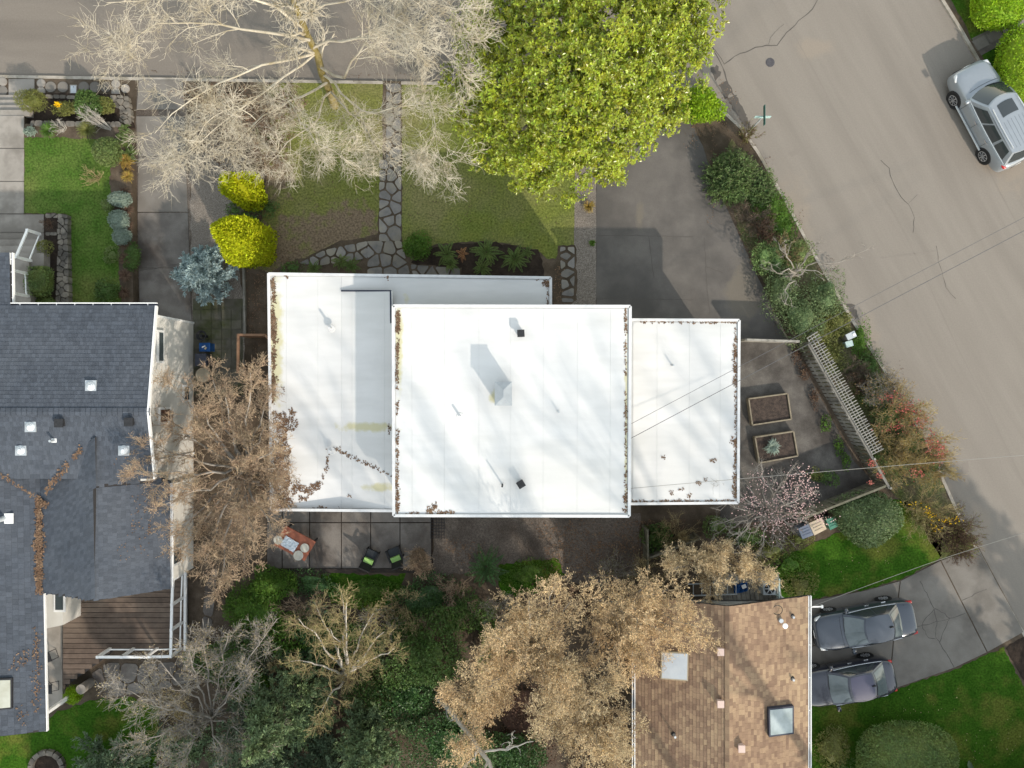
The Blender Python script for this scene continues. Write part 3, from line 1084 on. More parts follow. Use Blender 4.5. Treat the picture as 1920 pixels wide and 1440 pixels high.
MB().beam(P(732.6, 545, ZL1 - .06), P(733.4, 606, ZL1 - .02), .07, .1).build('flashing_or_shade_strip', m_navy, leftroof)  # same painted shade carried down the side of the step
rim(strip, [P(504, 513.5, ZP + .01), P(1032.5, 521, ZP + .01), P(1032.5, 590, ZP + .01)])
rim(leftroof, [P(504, 512.5, ZL0 + .012), P(509.5, 955.5, ZL0 + .01), P(736, 957.5, ZL1 + .01)])
mainroof = membrane('main_roof', qM, (772, 833, 898, 957, 1019, 1083, 1145), lambda u, v: ZM, house)
rim(mainroof, [P(737.5, 573.5, ZM), P(1181.5, 574.5, ZM), P(1179.5, 967.5, ZM), P(738.5, 966.5, ZM), P(737.5, 573.5, ZM)])
garroof = membrane('garage_roof', qG, (1232, 1293, 1351), lambda u, v: ZG, house)
rim(garroof, [P(1170, 599.5, ZG), P(1385.5, 600.5, ZG), P(1383.5, 942.5, ZG), P(1170, 944.5, ZG)])
m_cap = M('zinc_cap', (.36, .39, .41), (.31, .335, .355), 4, rough=.55)
chim = MB().prism(PXY([(930, 718), (957.5, 718), (957.5, 758.5), (930, 758.5)], ZM + .95), ZM - .1, ZM + .95).build('chimney', m_cap, house)
c0 = [P(u, v, ZM + .97) for u, v in ((927.5, 715.5), (960, 715.5), (960, 760.5), (927.5, 760.5))]
top = [P(u, v, ZM + 1.1) for u, v in ((943.5, 731), (944.5, 731), (944.5, 745), (943.5, 745))]
MB().add([tuple(p) for p in c0 + top], [(3, 2, 1, 0), (4, 7, 6, 5), (0, 4, 5, 1), (1, 5, 6, 2), (2, 6, 7, 3), (3, 7, 4, 0)]).build('chimney_cap', m_cap, chim)


def pipe(u, v, z0, h, r, mat, boot=.17, parent=house):
    x, y, _ = P(u, v, z0)
    o = MB().cyl((x, y, z0 - .05), r, h + .05, 14).build('vent_pipe', mat, parent)
    MB().cyl((x, y, z0 - .01), boot, .03, 8, boot * .9).build('boot', m_membrane, o)
    return o


for u, v, z, h, r, mt in ((621, 616, 3.41, .33, .05, m_rim), (863, 781, ZM, .3, .05, m_rim), (1047, 772, ZM, .28, .035, m_galv), (1260, 685, ZG, .3, .035, m_galv),
                          (942, 908, ZM, .62, .035, m_darkmetal), (621, 845, 3.41, .3, .05, m_rim)):
    pipe(u, v, z, h, r, mt, .17 if r > .04 else .07)
for u, v, rz in ((976.5, 626, .05), (976.5, 906, .55)):
    x, y, _ = P(u, v, ZM)
    vb = MB().box((x, y, ZM + .1), (.2, .2, .26), rz).build('roof_vent', m_darkmetal, house)
    MB().box((x, y, ZM + .28), (.28, .28, .1), rz).build('hood', m_darkmetal, vb)

zM_ = lambda u, v: P(u, v, ZM)
zG_ = lambda u, v: P(u, v, ZG)
zL_ = lambda u, v: P(u, v, zl(u, v))
rg_ = random.Random(5)
random.seed(9)
bl = [(746, y, rg_.uniform(1, 3.4), 11) for y in range(590, 660, 9)] + [(745, y, 1.3, 9) for y in range(660, 960, 14)] + [(746, 930, 3.6, 14), (743, 905, 3.0, 9), (745, 950, 4, 8)]
bl += [(805, 958, 6, 5), (815, 950, 5, 6), (832, 961, 10, 2.4), (848, 962, 7, 2), (783, 962, 6, 1.6), (765, 963, 5, 1.2)]
bl += [(1173, y, rg_.uniform(.6, 1.6), 9) for y in range(585, 960, 16)] + [(1174, 612, 2.4, 4), (1173, 600, 2, 6), (1172, 934, 3.5, 4), (1170, 958, 4, 4), (1174, 930, 2, 9)]
litter('leaf_litter', bl, zM_, m_debris, 1.3, .07, 1, 'brown leaf litter gathered along the edges of the main white roof')
bl = [(1378, y, rg_.uniform(1.5, 4.0), 8) for y in list(range(655, 735, 10)) + list(range(825, 935, 10))] + [(1379, y, 1.4, 8) for y in range(610, 940, 14)]
bl += [(x, 604, 6, rg_.uniform(.8, 2.2)) for x in range(1210, 1380, 13)] + [(x, 940, 7, rg_.uniform(.8, 2.4)) for x in range(1190, 1375, 12)]
bl += [(1377, 825, 6, 5), (1244, 858, 4, 2.5), (1258, 866, 3, 2), (1336, 863, 4, 2.5), (1310, 905, 4, 3), (1260, 924, 4, 3), (1278, 918, 4, 2), (1314, 913, 3, 2.5), (1323, 898, 3, 2), (1293, 930, 3, 2)]
litter('leaf_litter', bl, zG_, m_debris, 1.3, .07, 2, 'brown leaf litter along the edges of the low right-hand white roof')
bl = [(512 + rg_.uniform(-1, 2), y, rg_.uniform(1.5, 5.5), 10) for y in range(525, 760, 9)] + [(512, 535, 4, 14), (514, 620, 5, 22), (538, 518, 5, 2.5), (726, 521, 3.5, 3.5)]
bl += [(530, 800, 18, 30), (525, 850, 26, 30), (520, 900, 30, 28), (548, 775, 4, 10), (560, 915, 18, 8), (580, 922, 10, 6), (590, 912, 8, 5), (567, 935, 6, 4), (602, 952, 8, 2.5), (535, 940, 16, 10)]
bl += [(619, 845, 4, 7), (632, 842, 6, 4), (640, 848, 4, 3), (614, 866, 1.6, 10), (611, 880, 1.6, 9), (606, 896, 2.2, 8), (598, 906, 4, 4)]
bl += [(646 + 9 * k, 850 + 4.2 * k, 4.5, 1.6) for k in range(11)] + [(658, 930, 3.5, 3), (635, 952, 2, 3), (662, 952, 3, 2), (712, 790, 2, 2), (724, 788, 2, 2), (730, 805, 3.5, 8), (532, 728, 2, 4)]
litter('leaf_litter', bl, zL_, m_debris, 1.2, .07, 3, 'brown leaf litter and needles on the left low white roof')
litter('leaf_litter', [(1024, 530, 5, 6), (1027, 537, 3, 5), (1008, 525, 4, 1.3), (1026, 552, 1.2, 4), (1027, 566, 1.2, 5)], lambda u, v: P(u, v, ZP), m_debris, 1.4, .07, 4,
       'brown leaf litter at the end of the narrow white porch roof')

# ================================================================== brown shingled house (lower right)
bh = thing('brown_shingle_house', 'single-storey house with a brown shingle gable roof at the lower right', 'house', P(1360, 1350, G))
EZ, RZ = 2.8, 4.25
e_r = Vector(P(1515, 1117, EZ))
e_l = Vector(P(1191, 1120, EZ))
e_l.y = e_r.y
r_t = Vector(P(1367, 1131, RZ))
r_t.y = e_r.y
dn = Vector((0, -12.5, 0))
roof_b = MB().slab([tuple(e_l), tuple(r_t), tuple(r_t + dn), tuple(e_l + dn)], .14).slab([tuple(r_t), tuple(e_r), tuple(e_r + dn), tuple(r_t + dn)], .14).build('roof', m_underlay, bh)
pl_bl = plane3(e_l, r_t, e_l + dn)
pl_br = plane3(r_t, e_r, e_r + dn)
big = [(-500, -500), (3000, -500), (3000, 3000), (-500, 3000)]
n1 = shingle_field(roof_b, e_l + dn, e_l, r_t + dn, 54, 27, m_brown_sh, big, 150, 1, th=.008)
n2 = shingle_field(roof_b, e_r, e_r + dn, r_t, 54, 27, m_brown_sh, big, 150, 2, th=.008)
nrid = 44
for k in range(nrid):
    c = r_t + dn * ((k + .5) / nrid) + Vector((0, 0, .045))
    b_ = MB()
    hl = 12.5 / nrid * .6
    zt = .012 * 1
    a_ = .16
    for sg in (-1, 1):
        sl = .40
        p = [(c.x, c.y - hl, c.z + zt), (c.x, c.y + hl * .9, c.z - zt), (c.x + sg * a_, c.y + hl * .9, c.z - zt - a_ * sl), (c.x + sg * a_, c.y - hl, c.z + zt - a_ * sl)]
        if sg > 0:
            p = p[::-1]
        b_.add(p, [(0, 1, 2, 3)])
        b_.add([(q[0], q[1], q[2] - .02) for q in p] + p, [(0, 1, 5, 4), (1, 2, 6, 5), (2, 3, 7, 6), (3, 0, 4, 7)])
    b_.build('ridge_cap', m_brown_sh, roof_b)
gutter(bh, e_r + Vector((.07, 0, .02)), e_r + dn + Vector((.07, 0, .02)), .10, 9)
gutter(bh, e_l + Vector((-.07, 0, .02)), e_l + dn + Vector((-.07, 0, .02)), .10, 9)
MB().add([], []).prism([(e_l.x + .4, e_l.y - 1.0), (e_r.x - .4, e_r.y - 1.0), (e_r.x - .4, e_r.y - 12.2), (e_l.x + .4, e_l.y - 12.2)], .09, EZ - .02).build('wall', m_wallw, bh)
gy = e_r.y - 1.02
MB().add([(e_l.x + .5, gy, EZ - .05), (e_r.x - .5, gy, EZ - .05), (r_t.x, gy, RZ - .2), (e_l.x + .5, gy - .1, EZ - .05), (e_r.x - .5, gy - .1, EZ - .05), (r_t.x, gy - .1, RZ - .2)],
         [(0, 1, 2), (5, 4, 3), (0, 3, 4, 1), (1, 4, 5, 2), (2, 5, 3, 0)]).build('gable', m_wallw, bh)
for yy in (-1.9, -7.0):
    MB().box((e_r.x - .39, e_r.y + yy, 1.2), (.06, 2.6, 2.1)).build('garage_door', m_white, bh)


def skylight(parent, cs, pl, frame, fm, gm_, hgt=.13):
    pts = [on_plane(u, v, pl, hgt) for u, v in cs]
    b = MB().slab([tuple(p) for p in pts], hgt + .03).build('skylight', fm, parent)
    c = sum(pts, Vector()) / 4
    inn = [p + (c - p).normalized() * frame * 1.4 + Vector((0, 0, .006)) for p in pts]
    MB().slab([tuple(p) for p in inn], .01).build('pane', gm_, b)
    return b


m_palewood = M('pale_frame', (.42, .36, .26), rough=.7)
skylight(bh, [(1241, 1220), (1292, 1222), (1291, 1275), (1240, 1271)], pl_bl, .05, m_palewood, M('milky_skylight', (.50, .54, .58), (.58, .62, .65), 1.6, rough=.12, spec=.6))
skylight(bh, [(1435, 1325), (1482, 1320), (1482, 1372), (1436, 1378)], pl_br, .07, m_navy, m_skyglass, .2)
for u, v, pl in ((1350, 1219, pl_bl), (1350, 1316, pl_bl), (1386, 1399, pl_br)):
    p = on_plane(u, v, pl, .09)
    b = MB().box(tuple(p), (.22, .24, .2)).build('roof_vent', m_pink, bh)
    MB().box((p.x, p.y, p.z + .13), (.27, .29, .06)).build('hood', m_pink, b)
for u, v, pl, h in ((1263, 1376, pl_bl, .35), (1485, 1155, pl_br, .25), (1485, 1272, pl_br, .25)):
    p = on_plane(u, v, pl, 0)
    b = MB().cyl((p.x, p.y, p.z - .05), .05, h, 12).build('vent_pipe', m_galv, bh)
    MB().cyl((p.x, p.y, p.z), .11, .06, 12, .07).build('boot', m_darkmetal, b)
p = on_plane(1466, 1168, pl_br, 0)
b = MB().cyl((p.x - .1, p.y + .15, p.z), .09, .22, 14).build('flue', m_galv, bh)
MB().cyl((p.x + .05, p.y - .05, p.z + .2), .11, .06, 18).build('flue_cap', m_white, b)
p = on_plane(1456, 1143, pl_br, .05)
MB().tube([(p.x + .2 * math.cos(t * .4), p.y + .2 * math.sin(t * .4), p.z + .02) for t in range(17)], .015, 5).build('cable_loop', m_darkmetal, bh)

# ================================================================== grey shingled house (left)
gh = thing('grey_shingle_house', 'cream-sided house with dark slate-grey shingle roofs along the left edge', 'house', P(180, 900, G))
ZE, ZR, ZS = 4.2, 4.86, 4.35
BR0, BR1, BE, BW = 4.64, 4.64, 3.3, 3.5
WX = -14.73


def roofpoly(name, pts):
    return MB().slab([P(*p) for p in pts], .10).build(name, m_underlay, gh)


A_e0, A_e1, A_r1, A_r0 = (-60, 573, ZE), (293, 573, ZE), (278, 772, ZR), (-60, 772, ZR)
rA = roofpoly('north_roof', [A_e0, A_e1, A_r1, A_r0])
pl_an = plane3(P(*A_e0), P(*A_e1), P(*A_r1))
shingle_field(rA, P(*A_e1), P(*A_e0), P(*A_r1), 56, 26, m_slate, [(-60, 573), (292, 573), (277, 772), (-60, 772)], 150, 5)
A_s = [(-60, 772, ZR), (278, 772, ZR), (290, 897, ZS), (178, 880, 4.42), (75, 937, 4.10), (-60, 850, 4.5)]
rS = roofpoly('south_roof', [(-60, 772, ZR - .005), (278, 772, ZR - .005), (290, 897, ZS), (-60, 897, ZS)])
o_ = Vector(P(-60, 897, ZS))
a_ = Vector(P(290, 897, ZS))
b_ = Vector(P(278, 772, ZR)) - (Vector(P(290, 897, ZS)) - o_)
pl_as = plane3(P(-60, 772, ZR), P(278, 772, ZR), P(290, 897, ZS))
shingle_field(rS, o_, a_, Vector((o_.x, P(278, 772, ZR)[1], ZR)), 56, 14, m_slate, [(-60, 772), (277, 772), (289, 897), (-60, 897)], 60, 6)
# cross wing B
Bw = [(178, 826, BR0), (176, 1127, BR1), (82, 1112, BW), (75, 934, 3.9), (150, 841, 4.55)]
Be = [(178, 826, BR0), (240, 868, 4.2), (318, 902, BE), (320, 1104, BE), (176, 1127, BR1)]
pl_be = plane3(P(320, 1104, BE), P(318, 902, BE), P(176, 1127, BR1))
pl_bw = plane3(P(82, 1112, BW), P(77, 940, BW), P(176, 1127, BR1))
pl_c = plane3(P(79, 1112, BW - .03), P(85, 1371, BW - .05), P(-80, 1390, 4.3))


def planepoly(name, px, pl):
    return MB().slab([tuple(on_plane(u, v, pl)) for u, v in px], .1).build(name, m_underlay, gh)


rB = planepoly('wing_roof', [(178, 820), (176, 1127), (82, 1112), (77, 935), (77, 885)], pl_bw)
rB2 = planepoly('wing_roof_east', [(178, 820), (296, 893), (318, 902), (320, 1104), (176, 1127)], pl_be)
shingle_field(rB2, P(320, 1104, BE), P(318, 902, BE), P(176, 1127, BR1), 30, 17, m_slate, [(178, 820), (296, 891), (319, 901), (320, 1103), (176, 1126)], 60, 7)
shingle_field(rB2, P(318, 902, BE), P(316.5, 750, BE), P(178, 915, BR1), 22, 17, m_slate, [(178, 820), (296, 891), (319, 899), (177, 912)], 0, 17)
shingle_field(rB, on_plane(76, 880, pl_bw), on_plane(83, 1190, pl_bw), on_plane(178, 820, pl_bw), 48, 17, m_slate, [(177, 822), (176, 1126), (83, 1111), (77, 938), (77, 885)], 30, 8)
rC = planepoly('west_wing_roof', [(-80, 850), (0, 870), (76, 880), (76, 935), (79, 1112), (85, 1371), (-80, 1390)], pl_c)
shingle_field(rC, on_plane(85, 1371, pl_c), on_plane(77, 870, pl_c), on_plane(-70, 1388, pl_c), 52, 13, m_slate, [(-80, 850), (0, 870), (75, 880), (75, 936), (78, 1112), (84, 1369), (-80, 1390)], 0, 9)
rF = roofpoly('porch_roof', [(-60, 474, 3.9), (18, 474, 3.9), (20, 576, 4.2), (-60, 576, 4.2)])
shingle_field(rF, P(18, 474, 3.9), P(-60, 474, 3.9), P(20, 575, 4.19), 14, 13, m_slate, [(-60, 474), (18, 474), (19, 575), (-60, 575)], 0, 10)
# ridge caps of the north roof
for k in range(34):
    x0 = -60 + k * 10
    c = Vector(P(x0 + 5, 772, ZR + .03))
    MB().box(tuple(c + Vector((0, .07, -.012))), (.235, .16, .02), 0, ('X', -.15)).box(tuple(c + Vector((0, -.07, -.012))), (.235, .16, .02), 0, ('X', .15)).build('ridge_cap', m_slate, rA)
gutter(gh, P(20, 571, ZE - .02), P(294, 571, ZE - .02), .12, 8)
gutter(gh, P(21, 474, 3.88), P(22, 570, 4.1), .11, 4)
gutter(gh, P(321, 906, BE - .02), P(321.5, 1104, BE - .02), .08, 5)
gutter(gh, P(81, 1108, BW - .06), P(86.5, 1371, BW - .08), .07, 5)
MB().beam(P(293.6, 574, ZE - .03), P(278.6, 772, ZR - .03), .06, .16).build('rake_board', m_white, gh)
MB().beam(P(278.6, 772, ZR - .03), P(290.6, 897, ZS - .03), .06, .16).build('rake_board', m_white, gh)
# walls: the east wall in lapped boards, the rest plain
yA0, yR, yA1, yB1 = 2.85, -1.10, -3.93, -8.5
prof = lambda y: (4.1 + (yA0 - y) / (yA0 - yR) * .62) if y > yR else ((4.72 - (yR - y) / (yR - yA1) * .5) if y > yA1 else 3.2)
wb = MB()
pts = [(yA0, .09), (yA0, prof(yA0)), (yR, 4.72), (yA1 + .01, 4.22), (yA1 - .01, 3.2), (yB1, 3.2), (yB1, .09)]
n = len(pts)
V_ = [(WX - .04, y, z) for y, z in pts] + [(WX - .3, y, z) for y, z in pts]
wb.add(V_, [tuple(range(n)), tuple(range(2 * n - 1, n - 1, -1))] + [(i, n + i, n + (i + 1) % n, (i + 1) % n) for i in range(n)])
wall = wb.build('east_wall', m_siding, gh)
lap = MB()
z = .12
while z < 4.6:
    ys, ye = yA0, yB1
    if z + .15 > 3.15:
        ye = yA1
    if z + .15 > 4.05:
        t = (z + .15 - 4.1) / .62
        ys = yA0 - max(0, t) * (yA0 - yR)
        ye = max(yA1, yA1 + max(0, (z + .15 - 4.22) / .5) * (yR - yA1))
    if ys - ye > .3:
        lap.add([(WX, ys, z), (WX, ye, z), (WX - .028, ye, z + .15), (WX - .028, ys, z + .15), (WX - .04, ys, z), (WX - .04, ye, z)], [(0, 1, 2, 3), (1, 0, 4, 5)])
    z += .15
sd = lap.build('clapboard', m_siding, wall)
sd['kind'] = 'stuff'
MB().box((-18.2, yA0 - .05, 2.1), (6.9, .1, 4.0)).build('north_wall', m_siding, gh)
MB().box((-17.0, yB1 + .05, 1.7), (4.4, .1, 3.2)).build('south_wall', m_siding, gh)
for yy in (yA0 - .03, -3.2):
    MB().box((WX + .012, yy, 1.9), (.05, .09, 3.6)).build('corner_board', m_white, gh)
MB().tube([(WX + .06, -4.3, 3.1), (WX + .06, -4.3, .15)], .045, 8).build('downspout', m_white, gh)
for y0, y1, z0, z1, mt in ((2.23, .89, 3.02, 3.52, m_glass), (-1.0, -1.67, 2.42, 3.38, M('red_brown_glass', (.20, .08, .05), (.08, .07, .06), 5, rough=.1, spec=.5)), (-.05, -.79, .62, 1.2, m_glass), (-7.9, -7.2, 1.4, 2.6, m_glass)):  # the second pane is tinted reddish brown
    wv = MB().box((WX + .03, (y0 + y1) / 2, (z0 + z1) / 2), (.07, abs(y1 - y0) + .04, z1 - z0 + .04)).build('window', m_white, gh)
    MB().box((WX + .06, (y0 + y1) / 2, (z0 + z1) / 2), (.03, abs(y1 - y0) - .16, z1 - z0 - .16)).build('pane', mt, wv)
# roof furniture
for u, v, pl in ((171, 724, pl_an), (58, 799, pl_as), (40, 843, pl_as), (233, 843, pl_as)):
    p = on_plane(u, v, pl, .02)
    fl = MB().box(tuple(p), (.44, .46, .05)).build('tube_skylight', m_galv, gh)
    b = MB()
    for k in range(4):
        b.cyl((p.x, p.y, p.z + .03 + .03 * k), .19 * math.cos(k * .35), .031, 20, .19 * math.cos((k + 1) * .35))
    b.build('dome', m_domeglass, fl, True)
for u, v in ((116, 792), (246, 790)):
    p = on_plane(u, v, pl_as, .08)
    b = MB().box(tuple(p), (.26, .26, .22)).build('roof_vent', m_darkmetal, gh)
    MB().box((p.x, p.y, p.z + .12), (.34, .34, .05)).build('hood', m_darkmetal, b)
p = on_plane(102, 826, pl_as, 0)
b = MB().cyl((p.x, p.y, p.z - .05), .05, .35, 10).build('vent_pipe', m_galv, gh)
MB().box((p.x, p.y, p.z + .02), (.2, .16, .02)).build('boot', m_white, b)
p = on_plane(12, 972, pl_c, 0)
b = MB().tube([(p.x - .1, p.y, p.z), (p.x - .1, p.y, p.z + .9)], .11, 14).build('flue', m_galv, gh)
MB().box((p.x + .05, p.y, p.z + .02), (.5, .42, .03)).build('flashing_or_shade_strip', m_white, b)
skylight(gh, [(-30, 1272), (24, 1270), (24, 1327), (-30, 1332)], pl_c, .06, m_darkmetal, M('tan_skylight', (.36, .36, .29), (.45, .46, .40), 1.5, rough=.1, spec=.5), .1)
# needles in the valleys
bl = [(150 - 7.5 * k, 845 + 9.0 * k, 3.5, 7) for k in range(11)]
litter('leaf_litter', bl, lambda u, v: on_plane(u, v, pl_as, .05), m_debris, .9, .09, 21, 'rust-brown needles filling the diagonal valley of the grey roof')
bl = [(4 + 7.5 * k, 890 + 4.8 * k, 4.5, 3) for k in range(10)]
litter('leaf_litter', bl, lambda u, v: on_plane(u, v, pl_as, .05), m_debris, .8, .08, 22, 'short arm of rust-brown needles at the left edge of the grey roof')
bl = [(75 + rg_.uniform(-1, 1), 940 + 6 * k, 6.5, 8) for k in range(29)] + [(84, 945, 6, 8)]
litter('leaf_litter', bl, lambda u, v: (lambda a, c: a if a.z > c.z else c)(on_plane(u, v, pl_bw, .05), on_plane(u, v, pl_c, .05)), m_debris, .85, .09, 23, 'long straight strip of rust-brown needles between two grey roof slopes')
bl = [(70 + rg_.uniform(-6, 3), 1180 + 6 * k, 6, 8) for k in range(26)] + [(40, 1240, 26, 10), (55, 1225, 14, 14), (25, 1250, 10, 12), (42, 1340, 8, 20)]
litter('leaf_litter', bl, lambda u, v: on_plane(u, v, pl_c, .03), m_debris, .10, .08, 24, 'thin scatter of brown leaves near the lower gutter of the grey roof')
litter('leaf_litter', [(233, 857, 18, 2), (250, 870, 40, 20), (280, 930, 30, 40), (270, 1000, 30, 60)], lambda u, v: on_plane(u, v, pl_be, .04) if v > 890 else on_plane(u, v, pl_as, .03), m_debris, .03, .07, 25,
       'sparse twigs and leaves under the bare tree on the grey roof')

# porch rail and front steps rail of the grey house
def railing(name, label, pts, base, top, balusters=False, w=.07):
    t = thing(name, label, 'railing', pts[0][:2] + (base,))
    for a, b in zip(pts[:-1], pts[1:]):
        MB().beam((a[0], a[1], a[2] + top), (b[0], b[1], b[2] + top), .11, .06).build('top_rail', m_white, t)
        MB().beam((a[0], a[1], a[2] + .12), (b[0], b[1], b[2] + .12), .05, .05).build('bottom_rail', m_white, t)
        L = math.hypot(b[0] - a[0], b[1] - a[1])
        for k in range(1, int(L / .14) if balusters else 0):
            f = k * .14 / L
            c = [a[i] + (b[i] - a[i]) * f for i in range(3)]
            MB().box((c[0], c[1], c[2] + top / 2 + .05), (.03, .03, top - .12)).build('baluster', m_white, t)
    for a in pts:
        MB().box((a[0], a[1], a[2] + top / 2 + .02), (.11, .11, top + .06)).build('post', m_white, t)
    return t


def w3(u, v, z):
    return P(u, v, z)


railing('stair_rail', 'white slanting stair rail beside the front steps of the grey house', [w3(78, 440, TZ + .05), w3(58, 489, TZ + .75)], TZ, .95)
railing('porch_railing', 'white porch rail beside the front door of the grey house', [w3(51, 513, TZ + .75), w3(53, 555, TZ + .75)], TZ, .9)
pf = block('front_porch', [(-40, 486), (54, 486), (58, 575), (-40, 575)], .09, TZ + .74, m_conc_light)
# stone edging wall with mulch bed by the steps
sw = thing('stone_retaining_wall', 'low dry-laid stone wall around the bed beside the front steps', 'stone wall', P(110, 490, TZ))
for pl, sp, k in (([(107, 400), (126, 403), (127, 480), (108, 480)], 11, 1), ([(107, 480), (127, 480), (129, 575), (104, 575)], 11, 2), ([(84, 400), (107, 400), (107, 408), (84, 408)], 10, 3), ([(84, 435), (106, 435), (106, 441), (84, 441)], 10, 4)):
    for c in voronoi(pl, sp, 1.2, 400 + k):
        MB().prism(PXY(c, TZ + .3), TZ - .2, TZ + .28 + random.uniform(-.03, .04)).build('stone', m_stone, sw)
block('raised_bed_soil', [(83, 402), (110, 402), (110, 575), (83, 575)], TZ - .1, TZ + .2, m_mulch)
sw2 = thing('stone_border_wall', 'row of flat stones between the two garden terraces', 'stone wall', P(150, 232, .3))
for pl, sp, k in (([(58, 226), (225, 228), (228, 238), (56, 236)], 15, 11), ([(85, 177), (140, 179), (140, 186), (85, 184)], 14, 12), ([(205, 178), (240, 180), (246, 215), (215, 200)], 12, 13), ([(224, 200), (247, 215), (245, 236), (224, 228)], 12, 14)):
    for c in voronoi(pl, sp, 1.3, 420 + k):
        z1 = TZ + .06 if k == 11 else .34
        MB().prism(PXY(c, z1), .1, z1 + random.uniform(-.02, .03)).build('stone', m_stone, sw2)

# deck and covered patio behind the grey house
DZ = .6
dk = thing('timber_deck', 'brown timber deck behind the grey house', 'deck', P(230, 1180, G))
poly = [(118, 1080), (345, 1080), (347, 1219), (212, 1219), (197, 1236), (123, 1289), (118, 1289)]
y = 1082
while y < 1288:
    y2 = y + 8.6
    xr_ = 346 if y2 < 1219 else (212 - (y2 - 1219) * 1.1 if y2 < 1236 else 197 - (y2 - 1236) * 1.42)
    xr_ = max(xr_, 122)
    xa = 346 if y < 1219 else xr_
    block('deck_board', [(118, y), (min(xa, max(xr_, 118)), y), (xr_, y2), (118, y2)], DZ - .04, DZ + .004 * ((int(y) * 7) % 3) / 3, m_deckwood, dk)
    y += 9.6
MB().prism(PXY([(119, 1083), (345, 1083), (346, 1217), (211, 1217), (196, 1234), (124, 1286), (119, 1286)], DZ - .1), .09, DZ - .06).build('deck_frame', m_underlay, dk)
MB().beam(P(347.5, 1060, DZ - .03), P(347.5, 1219, DZ - .03), .1, .14).build('trim_board', m_white, dk)
railing('deck_railing', 'white railing around the corner of the brown timber deck', [w3(344, 1075, DZ), w3(342, 1121, DZ), w3(341, 1167, DZ), w3(340, 1215, DZ), w3(295, 1216, DZ), w3(251, 1216, DZ), w3(207, 1216, DZ)], DZ, 1.0)
cp = block('covered_patio', [(30, 1130), (117, 1130), (117, 1322), (30, 1340)], .09, .30, m_conc_light)
MB().prism(PXY([(30, 1112), (116, 1112), (118, 1146), (118, 1172), (30, 1190)], 1.9), .09, 1.9).build('patio_wall', m_siding, gh)
wv = MB().box(P(112, 1128, 1.95), (.5, .9, .06)).build('window', m_white, gh)
MB().box(Vector(P(112, 1128, 1.95)) + Vector((0, 0, .02)), (.34, .7, .05)).build('pane', m_glass, wv)
MB().box(P(116, 1316, 1.2), (.14, .14, 2.2)).build('patio_post', m_white, gh)

# ------------------------------------------------------------------ vehicles
def paint(name, c):
    return M(name, c, tuple(x * 1.08 for x in c), 2, rough=.3, spec=.5, metal=.15, coat=1.0)


m_tyre = M('tyre_rubber', (.018, .018, .019), rough=.85)
m_alloy = M('alloy_rim', (.42, .42, .43), rough=.35, metal=.5)
m_carglass = M('car_glass', (.035, .042, .045), rough=.03, spec=.75)
m_cglass2 = M('pale_car_glass', (.13, .155, .16), (.09, .11, .115), 1.5, rough=.04, spec=.8)
m_chrome = M('chrome_trim', (.75, .75, .76), rough=.2, metal=.8)
m_head = M('headlight_lens', (.55, .57, .58), rough=.1, spec=.6)
m_tail = M('tail_light', (.42, .012, .012), rough=.15, spec=.6)
m_blackp = M('black_plastic', (.02, .02, .021), rough=.6)
m_plate = M('plate_white', (.7, .7, .68), rough=.5)


m_darkroof = M('dark_roof_panel', (.05, .05, .085), rough=.35, spec=.5)


